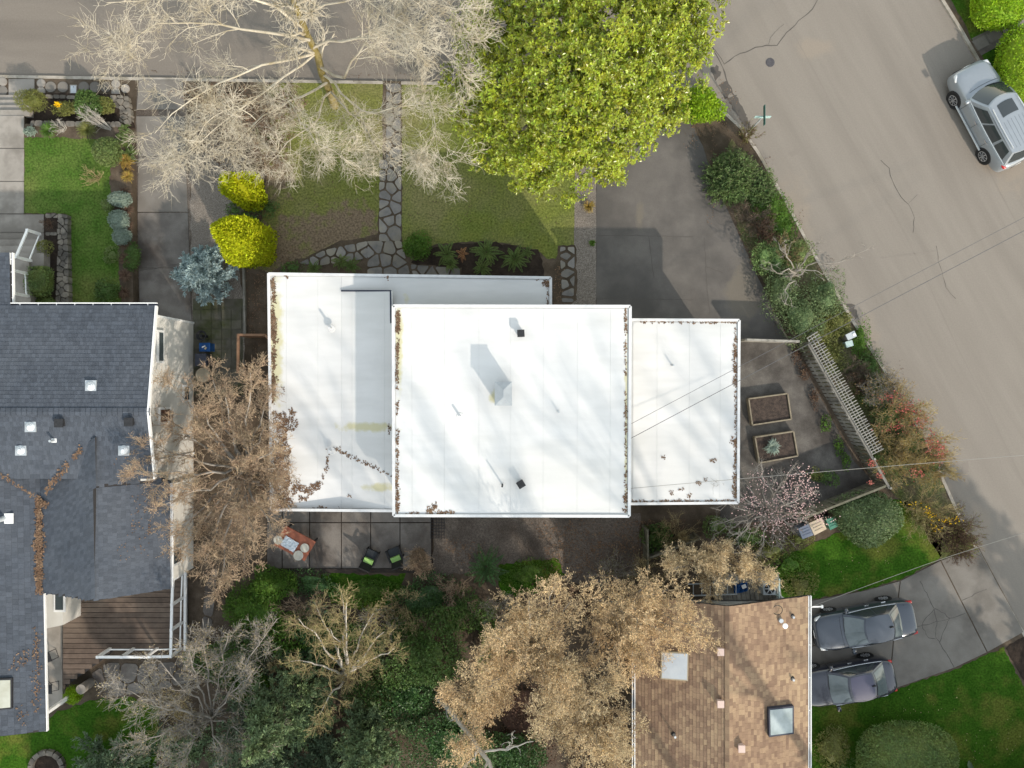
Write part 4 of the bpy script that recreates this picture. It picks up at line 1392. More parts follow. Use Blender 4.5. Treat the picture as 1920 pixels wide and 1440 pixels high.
def car(name, label, u, v, rz, pm, st, gh_, wb, glass, rails=False, sunroof=False, sc=1.0, dark_roof=False):
    """st: stations (x, half width, top z, bottom z); gh_: greenhouse dims"""
    x0, y0, _ = P(u, v, .116 if v > 600 else .004)
    t = thing(name, label, 'car', (x0, y0, .116 if v > 600 else .004), rz)
    t.scale = (sc,) * 3
    b = MB()
    rings = []
    for x, hw, zt, zb in st:
        cr = .05
        half = [(0, zt + cr), (hw * .45, zt + cr * .85), (hw * .8, zt + cr * .3), (hw * .94, zt - .05), (hw, zt - .20), (hw * 1.005, (zt + zb) / 2), (hw * .97, zb + .08), (hw * .88, zb)]
        ring = [(x, y, z) for y, z in half] + [(x, -y, z) for y, z in half[::-1][:-1]]
        rings.append(ring)
    n = len(rings[0])
    V = [p for r in rings for p in r]
    fs = []
    for i in range(len(rings) - 1):
        for k in range(n):
            fs.append((i * n + k, i * n + (k + 1) % n, (i + 1) * n + (k + 1) % n, (i + 1) * n + k))
    fs.append(tuple(range(n - 1, -1, -1)))
    fs.append(tuple((len(rings) - 1) * n + k for k in range(n)))
    b.add(V, fs)
    body = b.build('body', pm, t, True, True)
    md = body.modifiers.new('sub', 'SUBSURF')
    md.levels = 2
    md.render_levels = 2
    g = gh_
    lerp = lambda a, c, f: a + (c - a) * f

    def hw(tt):
        return lerp(g['hb'], g['ht'], tt) + .03 * math.sin(math.pi * tt)

    def zz(tt):
        return lerp(g['zb'], g['zt'], tt)

    def front(s, tt, o=0.0):
        s = s * 2 - 1
        return (lerp(g['xfb'], g['xft'], tt) - g['cf'] * s * s + o * .8, s * hw(tt), zz(tt) + .04 * (1 - s * s) * tt + o * .6)

    def rear(s, tt, o=0.0):
        s = 1 - s * 2
        return (lerp(g['xrb'], g['xrt'], tt) + g['cr'] * s * s - o * .8, s * hw(tt), zz(tt) + .04 * (1 - s * s) * tt + o * .5)

    def side(q, tt, sg, o=0.0):
        xf = lerp(g['xfb'], g['xft'], tt) - g['cf']
        xr = lerp(g['xrb'], g['xrt'], tt) + g['cr']
        return (lerp(xf, xr, q), sg * (hw(tt) + .05 * math.sin(math.pi * q) + o), zz(tt) + o * .3)

    def roof(s, q):
        sx = s * 2 - 1
        xf = g['xft'] - g['cf'] * sx * sx
        xr = g['xrt'] + g['cr'] * sx * sx
        return (lerp(xf, xr, q), sx * (hw(1) + .05 * math.sin(math.pi * q)), g['zt'] + .04 * (1 - sx * sx) + .035 * math.sin(math.pi * q))

    cab = MB()
    cab.grid(lambda a, c: front(a, c), 8, 4).grid(lambda a, c: rear(a, c), 8, 4)
    cab.grid(lambda a, c: side(1 - a, c, 1), 8, 4).grid(lambda a, c: side(a, c, -1), 8, 4).grid(lambda a, c: roof(1 - a, c), 8, 8)
    cab.build('cabin', pm, t, True, True)
    ws = MB().grid(lambda a, c: front(.06 + .88 * a, .05 + .87 * c, .012), 8, 4).build('windshield', glass, t, True, True)
    MB().tube([front(.1 + .4 * k / 4, .07, .03) for k in range(5)], .012, 4).build('wiper', m_blackp, ws, False, True)
    MB().grid(lambda a, c: rear(.07 + .86 * a, .12 + .8 * c, .012), 8, 4).build('rear_window', glass, t, True, True)
    for sg in (1, -1):
        for qa, qb in g['win']:
            f = (lambda a, c: side(lerp(qb, qa, a), .12 + .76 * c, 1, .012)) if sg > 0 else (lambda a, c: side(lerp(qa, qb, a), .12 + .76 * c, -1, .012))
            MB().grid(f, 4, 3).build('side_window', m_carglass, t, True, True)
        MB().tube([side(.02 + .96 * k / 8, .06, sg, .02) for k in range(9)], .014, 5).build('window_trim', m_chrome, t, False, True)
        xm = g['xfb'] - .28
        mr = MB().box((xm, sg * (g['hb'] + .17), g['zb'] + .07), (.14, .22, .14), 0).build('mirror', pm, t, True, True)
        MB().box((xm - .075, sg * (g['hb'] + .17), g['zb'] + .07), (.01, .17, .1)).build('mirror_glass', m_chrome, mr, False, True)
        mw = max(s[1] for s in st)
        for xh in g['handles']:
            MB().box((xh, sg * (mw + .012), g['zb'] - .17), (.2, .04, .035)).build('door_handle', m_chrome, t, False, True)
        for xj in g['doors']:
            MB().box((xj, sg * (mw + .003), g['zb'] - .36), (.012, .012, .5)).build('door_seam', m_blackp, t, False, True)
        for xw in (wb / 2 + g['wo'], -wb / 2 + g['wo']):
            rr = g['wr']
            w_ = MB()
            ring = lambda y, r: [(xw + r * math.cos(2 * math.pi * k / 24), y, rr + r * math.sin(2 * math.pi * k / 24)) for k in range(24)]
            yo, yi = sg * (mw + .015), sg * (mw - .2)

            def disc(ya, yb, ra, rb):
                m = MB().add(ring(ya, ra) + ring(yb, rb), [(k, (k + 1) % 24, 24 + (k + 1) % 24, 24 + k) for k in range(24)] + [tuple(range(24)), tuple(range(47, 23, -1))])
                return m
            wh = disc(sg * (mw - .04), sg * (mw + .008), rr + .055, rr + .05).build('wheel_arch', m_blackp, t, False, True)
            ty = disc(yi, yo, rr, rr - .02).build('wheel', m_tyre, t, False, True)
            rm = MB()
            rm.add(ring(yo + sg * .004, rr * .66) + ring(yo + sg * .006, rr * .58), [(k, (k + 1) % 24, 24 + (k + 1) % 24, 24 + k) for k in range(24)])
            for k in range(8):
                a = k * math.pi / 4
                rm.beam((xw, yo + sg * .008, rr), (xw + rr * .62 * math.cos(a), yo + sg * .006, rr + rr * .62 * math.sin(a)), .05, .012)
            rm.build('rim', m_alloy, ty, False, True)
        hx = st[0][0]
        MB().tube([(hx - .13, sg * st[1][1] * .72, st[1][2] - .06), (hx - .22, sg * st[2][1] * .88, st[2][2] - .09), (hx - .45, sg * st[2][1] * .985, st[2][2] - .10)], [.05, .08, .035], 8).build('headlight', m_head, t, True, True)
        rx = st[-1][0]
        MB().tube([(rx + .07, sg * st[-2][1] * .78, st[-2][2] - .16), (rx + .14, sg * st[-3][1] * .93, st[-3][2] - .13), (rx + .42, sg * st[-3][1] * 1.0, st[-3][2] - .14)], [.05, .08, .03], 8).build('tail_light', m_tail, t, True, True)
        if rails:
            rl = MB().tube([side(.07 + .86 * k / 8, 1.0, sg, -.09)[:2] + (g['zt'] + .085 + .02 * math.sin(math.pi * k / 8),) for k in range(9)], .022, 6).build('roof_rail', m_chrome, t, False, True)
            MB().tube([(1.15, sg * (mw + .04), .42), (-1.15, sg * (mw + .04), .42)], .045, 6).build('running_board', m_galv, t, False, True)
    # front and rear trim
    f0 = st[0]
    MB().tube([(f0[0] - .02 - .28 * (abs(k - 4) / 4) ** 2.2, (k - 4) / 4 * st[1][1] * 1.05, f0[2] + .03) for k in range(9)], .035, 6).build('grille_trim', m_chrome, t, True, True)
    MB().box((f0[0] + .0, 0, f0[3] + .16), (.04, 1.0, .2)).build('grille', m_blackp, t, False, True)
    r0 = st[-1]
    MB().box((r0[0] - .004, 0, r0[3] + .26), (.03, .36, .14)).build('number_plate', m_plate, t, False, True)
    for sg in (1, -1):
        MB().tube([(g['xfb'] + .05, sg * .62, st[4][2] + .03), (st[2][0] - .1, sg * .42, st[2][2] + .045)], .008, 4).build('bonnet_crease', pm, t, False, True)
    for xs_, hw_, zz_ in ((g['xfb'] + .1, .72, st[4][2] + .045), (g['xrb'] - .08, .72, st[-5][2] + .052)):
        MB().tube([(xs_ - .06 * (abs(k - 3) / 3) ** 2, (k - 3) / 3 * hw_, zz_ - .03 * (abs(k - 3) / 3) ** 2) for k in range(7)], .008, 4).build('panel_gap', m_blackp, t, False, True)
    if dark_roof:
        MB().grid(lambda a, cc: tuple(Vector(roof(.06 + .88 * (1 - a), .05 + .88 * cc)) + Vector((0, 0, .008))), 6, 6).build('roof_panel', m_darkroof, t, True, True)
    if sunroof:
        MB().grid(lambda a, c: tuple(Vector(roof(.24 + .52 * (1 - a), .10 + .24 * c)) + Vector((0, 0, .012))), 4, 4).build('sunroof', m_carglass, t, True, True)
        for k in range(6):
            s_ = .2 + .12 * k
            MB().tube([tuple(Vector(roof(s_, .42 + .5 * q / 5)) + Vector((0, 0, .004))) for q in range(6)], .012, 4).build('roof_rib', pm, t, False, True)
    else:
        MB().box((g['xrt'] + .12, 0, g['zt'] + .085), (.16, .05, .05)).build('antenna_fin', m_blackp, t, True, True)
    return t


SEDAN = [(2.38, .50, .56, .30), (2.33, .70, .66, .20), (2.12, .83, .76, .18), (1.7, .885, .84, .18), (1.2, .90, .90, .18), (.8, .905, .94, .18), (0, .91, .95, .18), (-.9, .91, .96, .18),
         (-1.5, .90, 1.0, .18), (-1.95, .86, 1.03, .2), (-2.22, .79, 1.02, .24), (-2.36, .66, .93, .3), (-2.39, .5, .7, .34)]
SED_G = dict(xfb=1.12, xft=.28, xrb=-1.72, xrt=-1.02, hb=.80, ht=.585, zb=.95, zt=1.41, cf=.14, cr=.12, win=((.10, .46), (.50, .84)), handles=(-.25, -1.05), doors=(.75, -.28, -1.2), wr=.325, wo=.05)
SEDAN2 = [(x * .96 if x > 0 else x * .95, w * (1.0 if abs(x) < 2 else .94), z * 1.03, b) for x, w, z, b in SEDAN]
SED_G2 = dict(SED_G, xfb=1.02, xft=.20, xrb=-1.86, xrt=-1.02, ht=.60, zt=1.45, zb=.98, cf=.10, cr=.08, win=((.10, .44), (.47, .74), (.78, .9)))
suv_st = [(2.5, .62, .72, .36), (2.45, .78, .86, .24), (2.22, .90, .98, .22), (1.8, .95, 1.05, .22), (1.3, .97, 1.10, .22), (.9, .975, 1.12, .22), (0, .98, 1.13, .22), (-1.0, .98, 1.14, .22),
          (-1.7, .97, 1.15, .22), (-2.15, .94, 1.15, .24), (-2.36, .88, 1.12, .3), (-2.46, .78, 1.02, .34), (-2.49, .62, .8, .38)]
SUV_G = dict(xfb=1.30, xft=.55, xrb=-2.36, xrt=-2.02, hb=.88, ht=.70, zb=1.12, zt=1.66, cf=.22, cr=.10, win=((.08, .34), (.37, .66), (.70, .93)), handles=(.02, -.95), doors=(.92, -.05, -1.0), wr=.38, wo=-.02)
m_silver = paint('silver_blue_paint', (.25, .275, .30))
m_bluegrey = paint('blue_grey_paint', (.030, .039, .054))
m_indigo = paint('dark_indigo_paint', (.024, .026, .038))
car('suv', 'silver sport utility vehicle parked by the far kerb at the upper right', 1840, 227, math.atan2(102, -54), m_silver, suv_st, SUV_G, 2.9, m_carglass, True, True)
car('sedan', 'blue-grey sedan in the concrete driveway, nearer the side lawn', 1607, 1163, math.atan2(-21, -104), m_bluegrey, SEDAN, SED_G, 2.68, m_cglass2, sc=.96)
car('sedan', 'dark indigo sedan with its nose under the brown roof, nearer the front lawn', 1575, 1268, math.atan2(-20, -101), m_indigo, SEDAN2, SED_G2, 2.62, m_cglass2, sc=.95, dark_roof=True)

# ------------------------------------------------------------------ plant materials
LEAF = 1.25      # brightness factor applied evenly to every leaf colour


def leafmat(name, c, c2=None, isl=.38, transl=.25, rough=.55, spec=.35, hue=.03):
    k = LEAF
    return M(name, tuple(x * k for x in c), tuple(x * k for x in (c2 or tuple(x * .8 for x in c))), 1.5, rough=rough, spec=spec, island=isl, transl=transl, hue=hue)


m_bark_pale = M('pale_lichen_bark', (.43, .385, .305), (.50, .465, .385), 6, (.31, .265, .18), 1.5, rough=.95, island=.18)
m_moss = M('mossy_bark', (.20, .155, .035), (.30, .26, .16), 3, (.14, .11, .03), 1.2, rough=.95, bump=.6)
m_bark = M('brown_bark', (.11, .085, .065), (.17, .14, .11), 5, rough=.95, island=.2)
m_bark_grey = M('grey_bark', (.26, .235, .205), (.34, .31, .275), 5, (.18, .16, .13), 1.5, rough=.95, island=.2)
m_bark_white = M('white_bark', (.46, .43, .38), (.36, .33, .29), 4, rough=.9, island=.15)
m_twig_red = M('rusty_twig', (.34, .240, .165), (.29, .230, .155), 2, rough=.95, island=.3, hue=.02)
m_magnolia = leafmat('magnolia_leaf', (.265, .285, .018), (.150, .200, .016), .5, .25, .30, .55, .05)
m_hedge_lime = leafmat('lime_hedge_leaf', (.215, .320, .008), (.160, .260, .008), .35, .3)
m_yellow = leafmat('golden_conifer', (.385, .405, .010), (.290, .325, .012), .3, .2, .7, .2)
m_spruce = leafmat('blue_spruce_needle', (.300, .375, .370), (.240, .310, .310), .3, .1, .7, .2)
m_ball = leafmat('clipped_shrub_leaf', (.125, .165, .050), (.100, .140, .040), .3, .2)
m_ball_dark = leafmat('dark_shrub_leaf', (.078, .132, .028), (.060, .105, .025), .35, .2)
m_greyleaf = leafmat('grey_santolina', (.200, .245, .200), (.165, .210, .170), .25, .15, .8, .15)
m_rosemary = leafmat('rosemary_needle', (.135, .190, .062), (.095, .150, .055), .4, .15, .7, .2)
m_vib = leafmat('viburnum_leaf', (.125, .165, .070), (.092, .132, .052), .4, .2)
m_box = leafmat('boxwood_leaf', (.095, .150, .045), (.145, .185, .048), .35, .2)
m_olive = leafmat('olive_shrub_leaf', (.165, .170, .045), (.120, .130, .035), .35, .25)
m_bright = leafmat('bright_leaf', (.085, .160, .018), (.060, .120, .014), .35, .25)
m_fern = leafmat('fern_frond', (.075, .120, .028), (.105, .140, .035), .3, .25)
m_fernbrown = leafmat('dead_frond', (.26, .13, .055), (.20, .10, .05), .3, .15)
m_ivy = leafmat('ivy_leaf', (.042, .090, .026), (.062, .120, .034), .45, .2, .4, .4)
m_fir = leafmat('fir_needle', (.105, .148, .088), (.135, .178, .102), .35, .12, .8, .15)
m_pine = leafmat('pine_needle', (.145, .190, .082), (.120, .165, .090), .35, .12, .8, .15)
m_tan = leafmat('tan_bud', (.700, .525, .305), (.610, .460, .285), .32, .25, .85, .15, .02)
m_tan2 = leafmat('olive_tan_bud', (.660, .525, .325), (.590, .475, .305), .3, .25, .85, .15, .02)
m_rust = leafmat('rusty_bud', (.390, .270, .175), (.340, .260, .175), .35, .2, .85, .15, .02)
m_pinkf = leafmat('pink_blossom', (.66, .47, .45), (.58, .38, .37), .18, .3, .8, .1, .01)
m_redf = leafmat('red_blossom', (.36, .075, .07), (.44, .16, .13), .25, .25, .8, .1, .01)
m_yelf = leafmat('yellow_blossom', (.72, .48, .015), (.65, .40, .02), .2, .3, .8, .1, .01)
m_drygrass = leafmat('dry_stem', (.33, .27, .14), (.26, .20, .11), .3, .15, .9, .1)
m_brownleaf = leafmat('brown_leaf', (.120, .078, .055), (.095, .060, .042), .35, .15, .9, .1)
m_goldgrass = leafmat('golden_grass', (.30, .22, .045), (.22, .13, .03), .35, .2)


# ------------------------------------------------------------------ plant builders
def lump_fn(rng, k=7, amp=.12):
    d = rand_dirs(k, rng)
    f = rng.uniform(2.5, 5.5, k)
    ph = rng.uniform(0, 6.28, k)
    return lambda x: 1 + amp * np.sin(x @ d.T * f + ph).sum(axis=1) / math.sqrt(k)


def shell(name, c, r, n, leaf, mat, parent, rng, p=2.0, amp=.12, depth=.30, zmin=-.15, core=.78, droop=0.0, aspect=.55, upright=.5, lump=None, floor=G):
    """leaves spread through the outer part of a lumpy (super)ellipsoid, over a denser inner surface"""
    c = np.array(c)
    r = np.array(r)
    lf = lump or lump_fn(rng, 7, amp)
    d = rand_dirs(n, rng, zmin)
    sp = (np.abs(d) ** p).sum(axis=1) ** (-1 / p)
    rad = sp * lf(d) * (1 - depth * rng.random(n) ** 1.6)
    pos = c + d * r * rad[:, None]
    pos[:, 2] = np.maximum(pos[:, 2], floor + .02)
    nr = unit(d / r)
    ld = unit(rng.normal(size=(n, 3)) + nr * upright - np.array([0, 0, droop]))
    nn = unit(nr + rng.normal(size=(n, 3)) * .55)
    L = leaf * rng.uniform(.65, 1.3, n)
    V, Fq = leaves(pos, ld, nn, L, L * aspect)
    if core:
        nu, nv = 22, 12
        th = np.linspace(0, 2 * math.pi, nu, endpoint=False)
        zz = np.linspace(-1, 1, nv)
        gd = np.array([[math.sqrt(max(0, 1 - z * z)) * math.cos(t), math.sqrt(max(0, 1 - z * z)) * math.sin(t), z] for z in zz for t in th])
        sg = (np.abs(gd) ** p).sum(axis=1) ** (-1 / p)
        cv = c + gd * r * (sg * lf(gd) * core)[:, None]
        cv[:, 2] = np.maximum(cv[:, 2], floor - .02)
        cf = []
        for j in range(nv - 1):
            for i in range(nu):
                a, b = j * nu + i, j * nu + (i + 1) % nu
                a2, b2 = a + nu, b + nu
                cf += [(a, b, b2), (a, b2, a2)]
        V, Fq = merge([(V, Fq), (cv, np.array(cf))])
    return np_mesh(name, V, Fq, mat, parent)


def bush(name, label, u, v, ru, rv, h, n, leaf, mat, base=G, group=None, cat='shrub', stem=m_bark, seed=None, **kw):
    """rounded shrub; pixel radii measured where it is widest"""
    rng = np.random.default_rng(abs(hash((u * 7 + v * 13))) % 9999 if seed is None else seed)
    zc = base + h * .45
    x, y, _ = P(u, v, zc)
    s = (H - zc) / F
    t = thing(name, label, cat, (x, y, base), 0, group)
    shell('foliage', (x, y, zc), (ru * s, rv * s, h * .55), int(n * .62), leaf * 1.45, mat, t, rng, floor=base, **kw)
    sb = MB()
    for k in range(3):
        a = k * 2.1 + u
        sb.tube([(x + .05 * math.cos(a), y + .05 * math.sin(a), base - .02), (x + ru * s * .3 * math.cos(a), y + rv * s * .3 * math.sin(a), base + h * .5)], [.035, .02], 5)
    sb.build('stem', stem, t)
    return t


def twigs(name, label, u, v, h, spread, mat, base=G, ns=9, l1=6, l2=5, r=.02, lens=(.5, .25), group=None, cat='shrub', buds=None, seed=0, up=.35, K=5, lean=(0, 0), wob=.2, per=2, bsize=.05, tb=1.0):
    """leafless shrub: stems fanning from the ground, branchlets and optional buds or flowers; spread in metres"""
    rng = np.random.default_rng(seed + int(u) * 3 + int(v))
    x, y, _ = P(u, v, base)
    t = thing(name, label, cat, (x, y, base), 0, group)
    a = rng.uniform(0, 2 * math.pi, ns)
    rr = np.sqrt(rng.random(ns)) * spread
    tip = np.stack([x + rr * np.cos(a) + lean[0], y + rr * np.sin(a) + lean[1], base + h * rng.uniform(.6, 1, ns)], axis=1)
    b0 = np.stack([x + .12 * rr * np.cos(a), y + .12 * rr * np.sin(a), np.full(ns, base - .02)], axis=1)
    k = np.linspace(0, 1, K)[None, :, None]
    pts = b0[:, None] * (1 - k) + tip[:, None] * k
    pts[:, 1:-1] += rng.normal(size=(ns, K - 2, 3)) * .05 * h
    pts[:, :, 2] += (np.sin(np.linspace(0, math.pi, K)) * .12 * h)[None]
    rad = np.full((ns, 1), r) * np.linspace(1, .4, K)[None]
    parts = [tubes(pts, rad, 4)]
    p1, r1 = grow(pts, rad, l1, lens[0], (.3, .9), K, wob, up, .3, .6, .006, rng=rng)
    parts.append(tubes(p1, r1, 3))
    last = p1
    if l2:
        p2, r2 = grow(p1, r1, l2, lens[1], (.3, .9), 2, wob, up, .2, .6, .005, rng=rng)
        parts.append(tubes(p2, r2, 3))
        last = p2
    V, Fq = merge(parts)
    np_mesh('branches', V, Fq, mat, t)
    if buds:
        put_buds('buds', last, per, bsize, buds, t, rng, tb)
    return t


def put_buds(name, br, per, size, mat, parent, rng, tb=1.0, aspect=.6, spread=.0):
    m, K, _ = br.shape
    i = np.repeat(np.arange(m), per)
    s = (rng.random(len(i)) ** (1 / tb)) * (K - 1) * .999
    k = s.astype(int)
    f = (s - k)[:, None]
    pos = br[i, k] * (1 - f) + br[i, k + 1] * f
    if spread:
        pos = pos + rng.normal(size=pos.shape) * spread
    d = unit(unit(br[i, k + 1] - br[i, k]) + rng.normal(size=pos.shape) * .55)
    L = size * rng.uniform(.6, 1.4, len(i))
    V, Fq = leaves(pos, d, unit(rng.normal(size=pos.shape) + np.array([0, 0, .6])), L, L * aspect)
    o = np_mesh(name, V, Fq, mat, parent)
    o['kind'] = 'stuff'
    return o


def px3(pts):
    """[(u,v,z,r)] -> world polyline"""
    return [P(u, v, z) + (r,) for u, v, z, r in pts]


def bare_tree(name, label, limbs, levels, bark, twigmat, seed, sides0=8, aspect=.6, buds=None, moss=None, cat='tree', budargs=(2, .05), up=.05, out=None, group=None):
    """limbs: first one is the trunk; levels: (n, length, angle, K, wob)"""
    rng = np.random.default_rng(seed)
    base = P(*limbs[0][0][:3])
    t = thing(name, label, cat, base, 0, group)
    LP, LR, tr, lm = [], [], [], []
    for i, l in enumerate(limbs):
        p, r = polyline(px3(l), 9)
        p[:, 1:-1] += rng.normal(size=(1, 7, 3)) * .06
        (tr if i == 0 else lm).append(tubes(p, r, sides0))
        LP.append(p)
        LR.append(r)
    V, Fq = merge(tr)
    np_mesh('trunk', V, Fq, moss or bark, t, True)
    if lm:
        V, Fq = merge(lm)
        np_mesh('limb', V, Fq, bark, t, True)
    par, rad = np.concatenate(LP), np.concatenate(LR)
    parts = []
    last = None
    for li, (n, L, ang, K, wob, rr) in enumerate(levels):
        ps, rs = [], []
        p, r = grow(par, rad, n, L, ang, K, wob, up, .2 if li else .3, rr, .006, rng=rng, tipbias=1.3, out=out)
        ok = p[:, :, 2].min(axis=1) > .4
        p, r = p[ok], r[ok]
        parts.append(tubes(p, r, 5 if li == 0 else 3))
        par, rad = p, r
        last = p
    V, Fq = merge(parts)
    np_mesh('crown', V, Fq, twigmat, t)
    if buds:
        put_buds('buds', last, budargs[0], budargs[1], buds, t, rng, 1.0, aspect, budargs[2] if len(budargs) > 2 else 0)
    return t


def conifer(name, label, u, v, h, rb, n_whorl, mat, seed, base=G, per=90, leaf=.14, barkm=m_bark, cat='tree', group=None, shape=1.0, droop=.15, lean=(0, 0)):
    """evergreen: trunk, tiers of boughs, needle sprays"""
    rng = np.random.default_rng(seed)
    x, y, _ = P(u, v, base)
    t = thing(name, label, cat, (x, y, base), 0, group)
    MB().tube([(x, y, base - .05), (x + lean[0] * .5, y + lean[1] * .5, base + h * .5), (x + lean[0], y + lean[1], base + h)], [h * .018 + .02, h * .012, .01], 8).build('trunk', barkm, t, True)
    nb = n_whorl * 6
    f = (np.arange(nb) + rng.random(nb)) / nb
    f = .06 + .93 * f
    a = rng.uniform(0, 2 * math.pi, nb)
    L = rb * (1 - f) ** shape * rng.uniform(.75, 1.15, nb) + .08
    K = 5
    k = np.linspace(0, 1, K)
    pts = np.empty((nb, K, 3))
    pts[:, :, 0] = x + lean[0] * f[:, None] + (L * np.cos(a))[:, None] * k[None]
    pts[:, :, 1] = y + lean[1] * f[:, None] + (L * np.sin(a))[:, None] * k[None]
    pts[:, :, 2] = base + (h * f)[:, None] + L[:, None] * (-droop * k[None] ** 1.5 + .10 * k[None])
    rad = (.012 + .006 * L)[:, None] * np.linspace(1, .3, K)[None]
    p2, r2 = grow(pts, rad, 7, 1.0, (.5, 1.0), 4, .12, 0, .15, .6, .004, rng=rng)
    # shorten side sprays in proportion to their bough
    sc = np.repeat(L, 7)[:, None, None] * .42
    p2 = p2[:, :1] + (p2 - p2[:, :1]) * sc
    V, Fq = tubes(pts, rad, 3)
    np_mesh('boughs', V, Fq, barkm, t)
    allb = np.concatenate([pts[:, [0, 1, 3, 4]], p2])
    wts = np.concatenate([L * 1.2, np.repeat(L, 7) * .42])
    cnt = rng.multinomial(per * nb, wts / wts.sum())
    i = np.repeat(np.arange(len(allb)), cnt)
    s = rng.random(len(i)) * 2.99
    kk = s.astype(int)
    ff = (s - kk)[:, None]
    pos = allb[i, kk] * (1 - ff) + allb[i, kk + 1] * ff
    d = unit(unit(allb[i, kk + 1] - allb[i, kk]) + rng.normal(size=pos.shape) * .6 + np.array([0, 0, .15]))
    LL = leaf * rng.uniform(.6, 1.3, len(i))
    V, Fq = leaves(pos, d, unit(rng.normal(size=pos.shape) * .6 + np.array([0, 0, 1])), LL, LL * .34)
    np_mesh('foliage', V, Fq, mat, t)
    return t


def fern(label, u, v, r, nf, mat, base=G, h=.5, seed=0, group=None, name='fern', cat='fern'):
    rng = np.random.default_rng(seed + int(u * 3 + v))
    x, y, _ = P(u, v, base + h * .3)
    t = thing(name, label, cat, (x, y, base), 0, group)
    C, D, N_, LL = [], [], [], []
    for k in range(nf):
        a = 2 * math.pi * k / nf + rng.uniform(-.25, .25)
        L = r * rng.uniform(.75, 1.15)
        hh = h * rng.uniform(.7, 1.1)
        ns = 22
        for j in range(1, ns):
            f = j / ns
            p = np.array([x + L * f * math.cos(a), y + L * f * math.sin(a), base + .03 + hh * math.sin(math.pi * min(1, f * .92 + .04)) ** .8 * (1 - .25 * f)])
            w = .16 * L * math.sin(math.pi * (.12 + .88 * f) ** .8) + .02
            for sg in (-1, 1):
                b = a + sg * 1.25
                C.append(p)
                D.append((math.cos(b), math.sin(b), -.15))
                N_.append((rng.normal() * .2, rng.normal() * .2, 1))
                LL.append(w)
    C, D, N_, LL = np.array(C), unit(np.array(D)), unit(np.array(N_)), np.array(LL)
    V, Fq = leaves(C, D, N_, LL, np.maximum(LL * .34, r * .05))
    np_mesh('fronds', V, Fq, mat, t)
    MB().cyl((x, y, base - .01), .05, .06, 8).build('crown', m_brownleaf, t)
    return t


def clump(label, u, v, r, n, mat, base=G, h=.4, w=.02, seed=0, name='grass_clump', cat='grass clump', group=None):
    rng = np.random.default_rng(seed + int(u + v * 5))
    x, y, _ = P(u, v, base + h * .4)
    a = rng.uniform(0, 2 * math.pi, n)
    L = r * rng.uniform(.5, 1.1, n)
    K = 4
    k = np.linspace(0, 1, K)
    pts = np.empty((n, K, 3))
    pts[:, :, 0] = x + (L * np.cos(a))[:, None] * k ** .9 + rng.normal(size=(n, 1)) * .03
    pts[:, :, 1] = y + (L * np.sin(a))[:, None] * k ** .9 + rng.normal(size=(n, 1)) * .03
    pts[:, :, 2] = base + (h * rng.uniform(.6, 1, n))[:, None] * np.sin(math.pi * k * .72)[None]
    side = np.stack([-np.sin(a), np.cos(a), np.zeros(n)], axis=1)
    wd = (w * np.array([1, 1, .7, .12]))[None, :, None]
    V = np.stack([pts - side[:, None] * wd / 2, pts + side[:, None] * wd / 2], axis=2)
    idx = np.arange(n * K * 2).reshape(n, K, 2)
    q = np.stack([idx[:, :-1, 0], idx[:, 1:, 0], idx[:, 1:, 1], idx[:, :-1, 1]], axis=-1).reshape(-1, 4)
    o = np_mesh(name, V.reshape(-1, 3), q, mat)
    return tag(o, label, cat, group)


# ================================================================== the large bare street tree (upper left)
T = []
T.append([(628, 200, .0, .33), (620, 172, 1.2, .29), (606, 140, 2.4, .26), (592, 100, 3.8, .24), (572, 55, 5.4, .21), (556, 8, 7.0, .16), (545, -60, 9.5, .08)])
T += [[(600, 125, 3.0, .15), (640, 150, 3.6, .12), (665, 110, 5.0, .09), (700, 60, 7.0, .06), (760, 20, 8.5, .03)],
      [(612, 155, 2.0, .13), (590, 168, 2.6, .11), (540, 190, 3.6, .08), (480, 225, 5.0, .05), (430, 280, 6.0, .025)],
      [(592, 100, 3.8, .14), (520, 120, 5.2, .10), (440, 140, 6.6, .07), (350, 190, 7.6, .045), (290, 250, 8.0, .02)],
      [(580, 75, 4.8, .15), (500, 60, 6.4, .11), (400, 45, 8.0, .07), (300, 45, 9.0, .045), (195, 95, 9.3, .02)],
      [(572, 55, 5.4, .14), (510, 10, 7.4, .10), (420, -20, 9.0, .06), (320, -10, 10., .04), (200, 5, 10.3, .02)],
      [(585, 90, 4.2, .13), (640, 80, 5.4, .10), (720, 60, 7.0, .07), (800, 45, 8.0, .045), (870, 70, 8.4, .02)],
      [(606, 140, 2.4, .12), (650, 190, 3.6, .09), (690, 215, 4.8, .065), (740, 205, 5.6, .045), (820, 190, 6.0, .02)],
      [(620, 172, 1.4, .10), (655, 205, 2.8, .08), (690, 245, 4.2, .055), (715, 290, 5.0, .02)],
      [(740, 205, 5.6, .05), (800, 165, 6.2, .04), (815, 220, 6.4, .03), (822, 290, 6.4, .012)],
      [(620, 172, 1.4, .09), (590, 230, 3.2, .07), (540, 270, 4.6, .045), (500, 310, 5.4, .02)],
      [(592, 100, 3.8, .11), (520, 160, 5.0, .08), (440, 210, 6.0, .055), (370, 270, 6.6, .03), (330, 300, 6.8, .015)],
      [(556, 8, 7.0, .11), (640, -30, 8.4, .07), (740, -20, 9.2, .045), (860, 20, 9.5, .02)],
      [(565, 35, 6.2, .12), (600, 10, 7.6, .08), (680, 0, 8.8, .05), (780, 60, 9.2, .03), (850, 110, 9.2, .012)],
      [(480, 225, 5.0, .05), (450, 200, 6.0, .045), (400, 215, 6.6, .035), (340, 300, 6.8, .015)],
      [(540, 190, 3.6, .06), (560, 230, 4.6, .05), (600, 270, 5.4, .035), (650, 300, 5.8, .015)]]
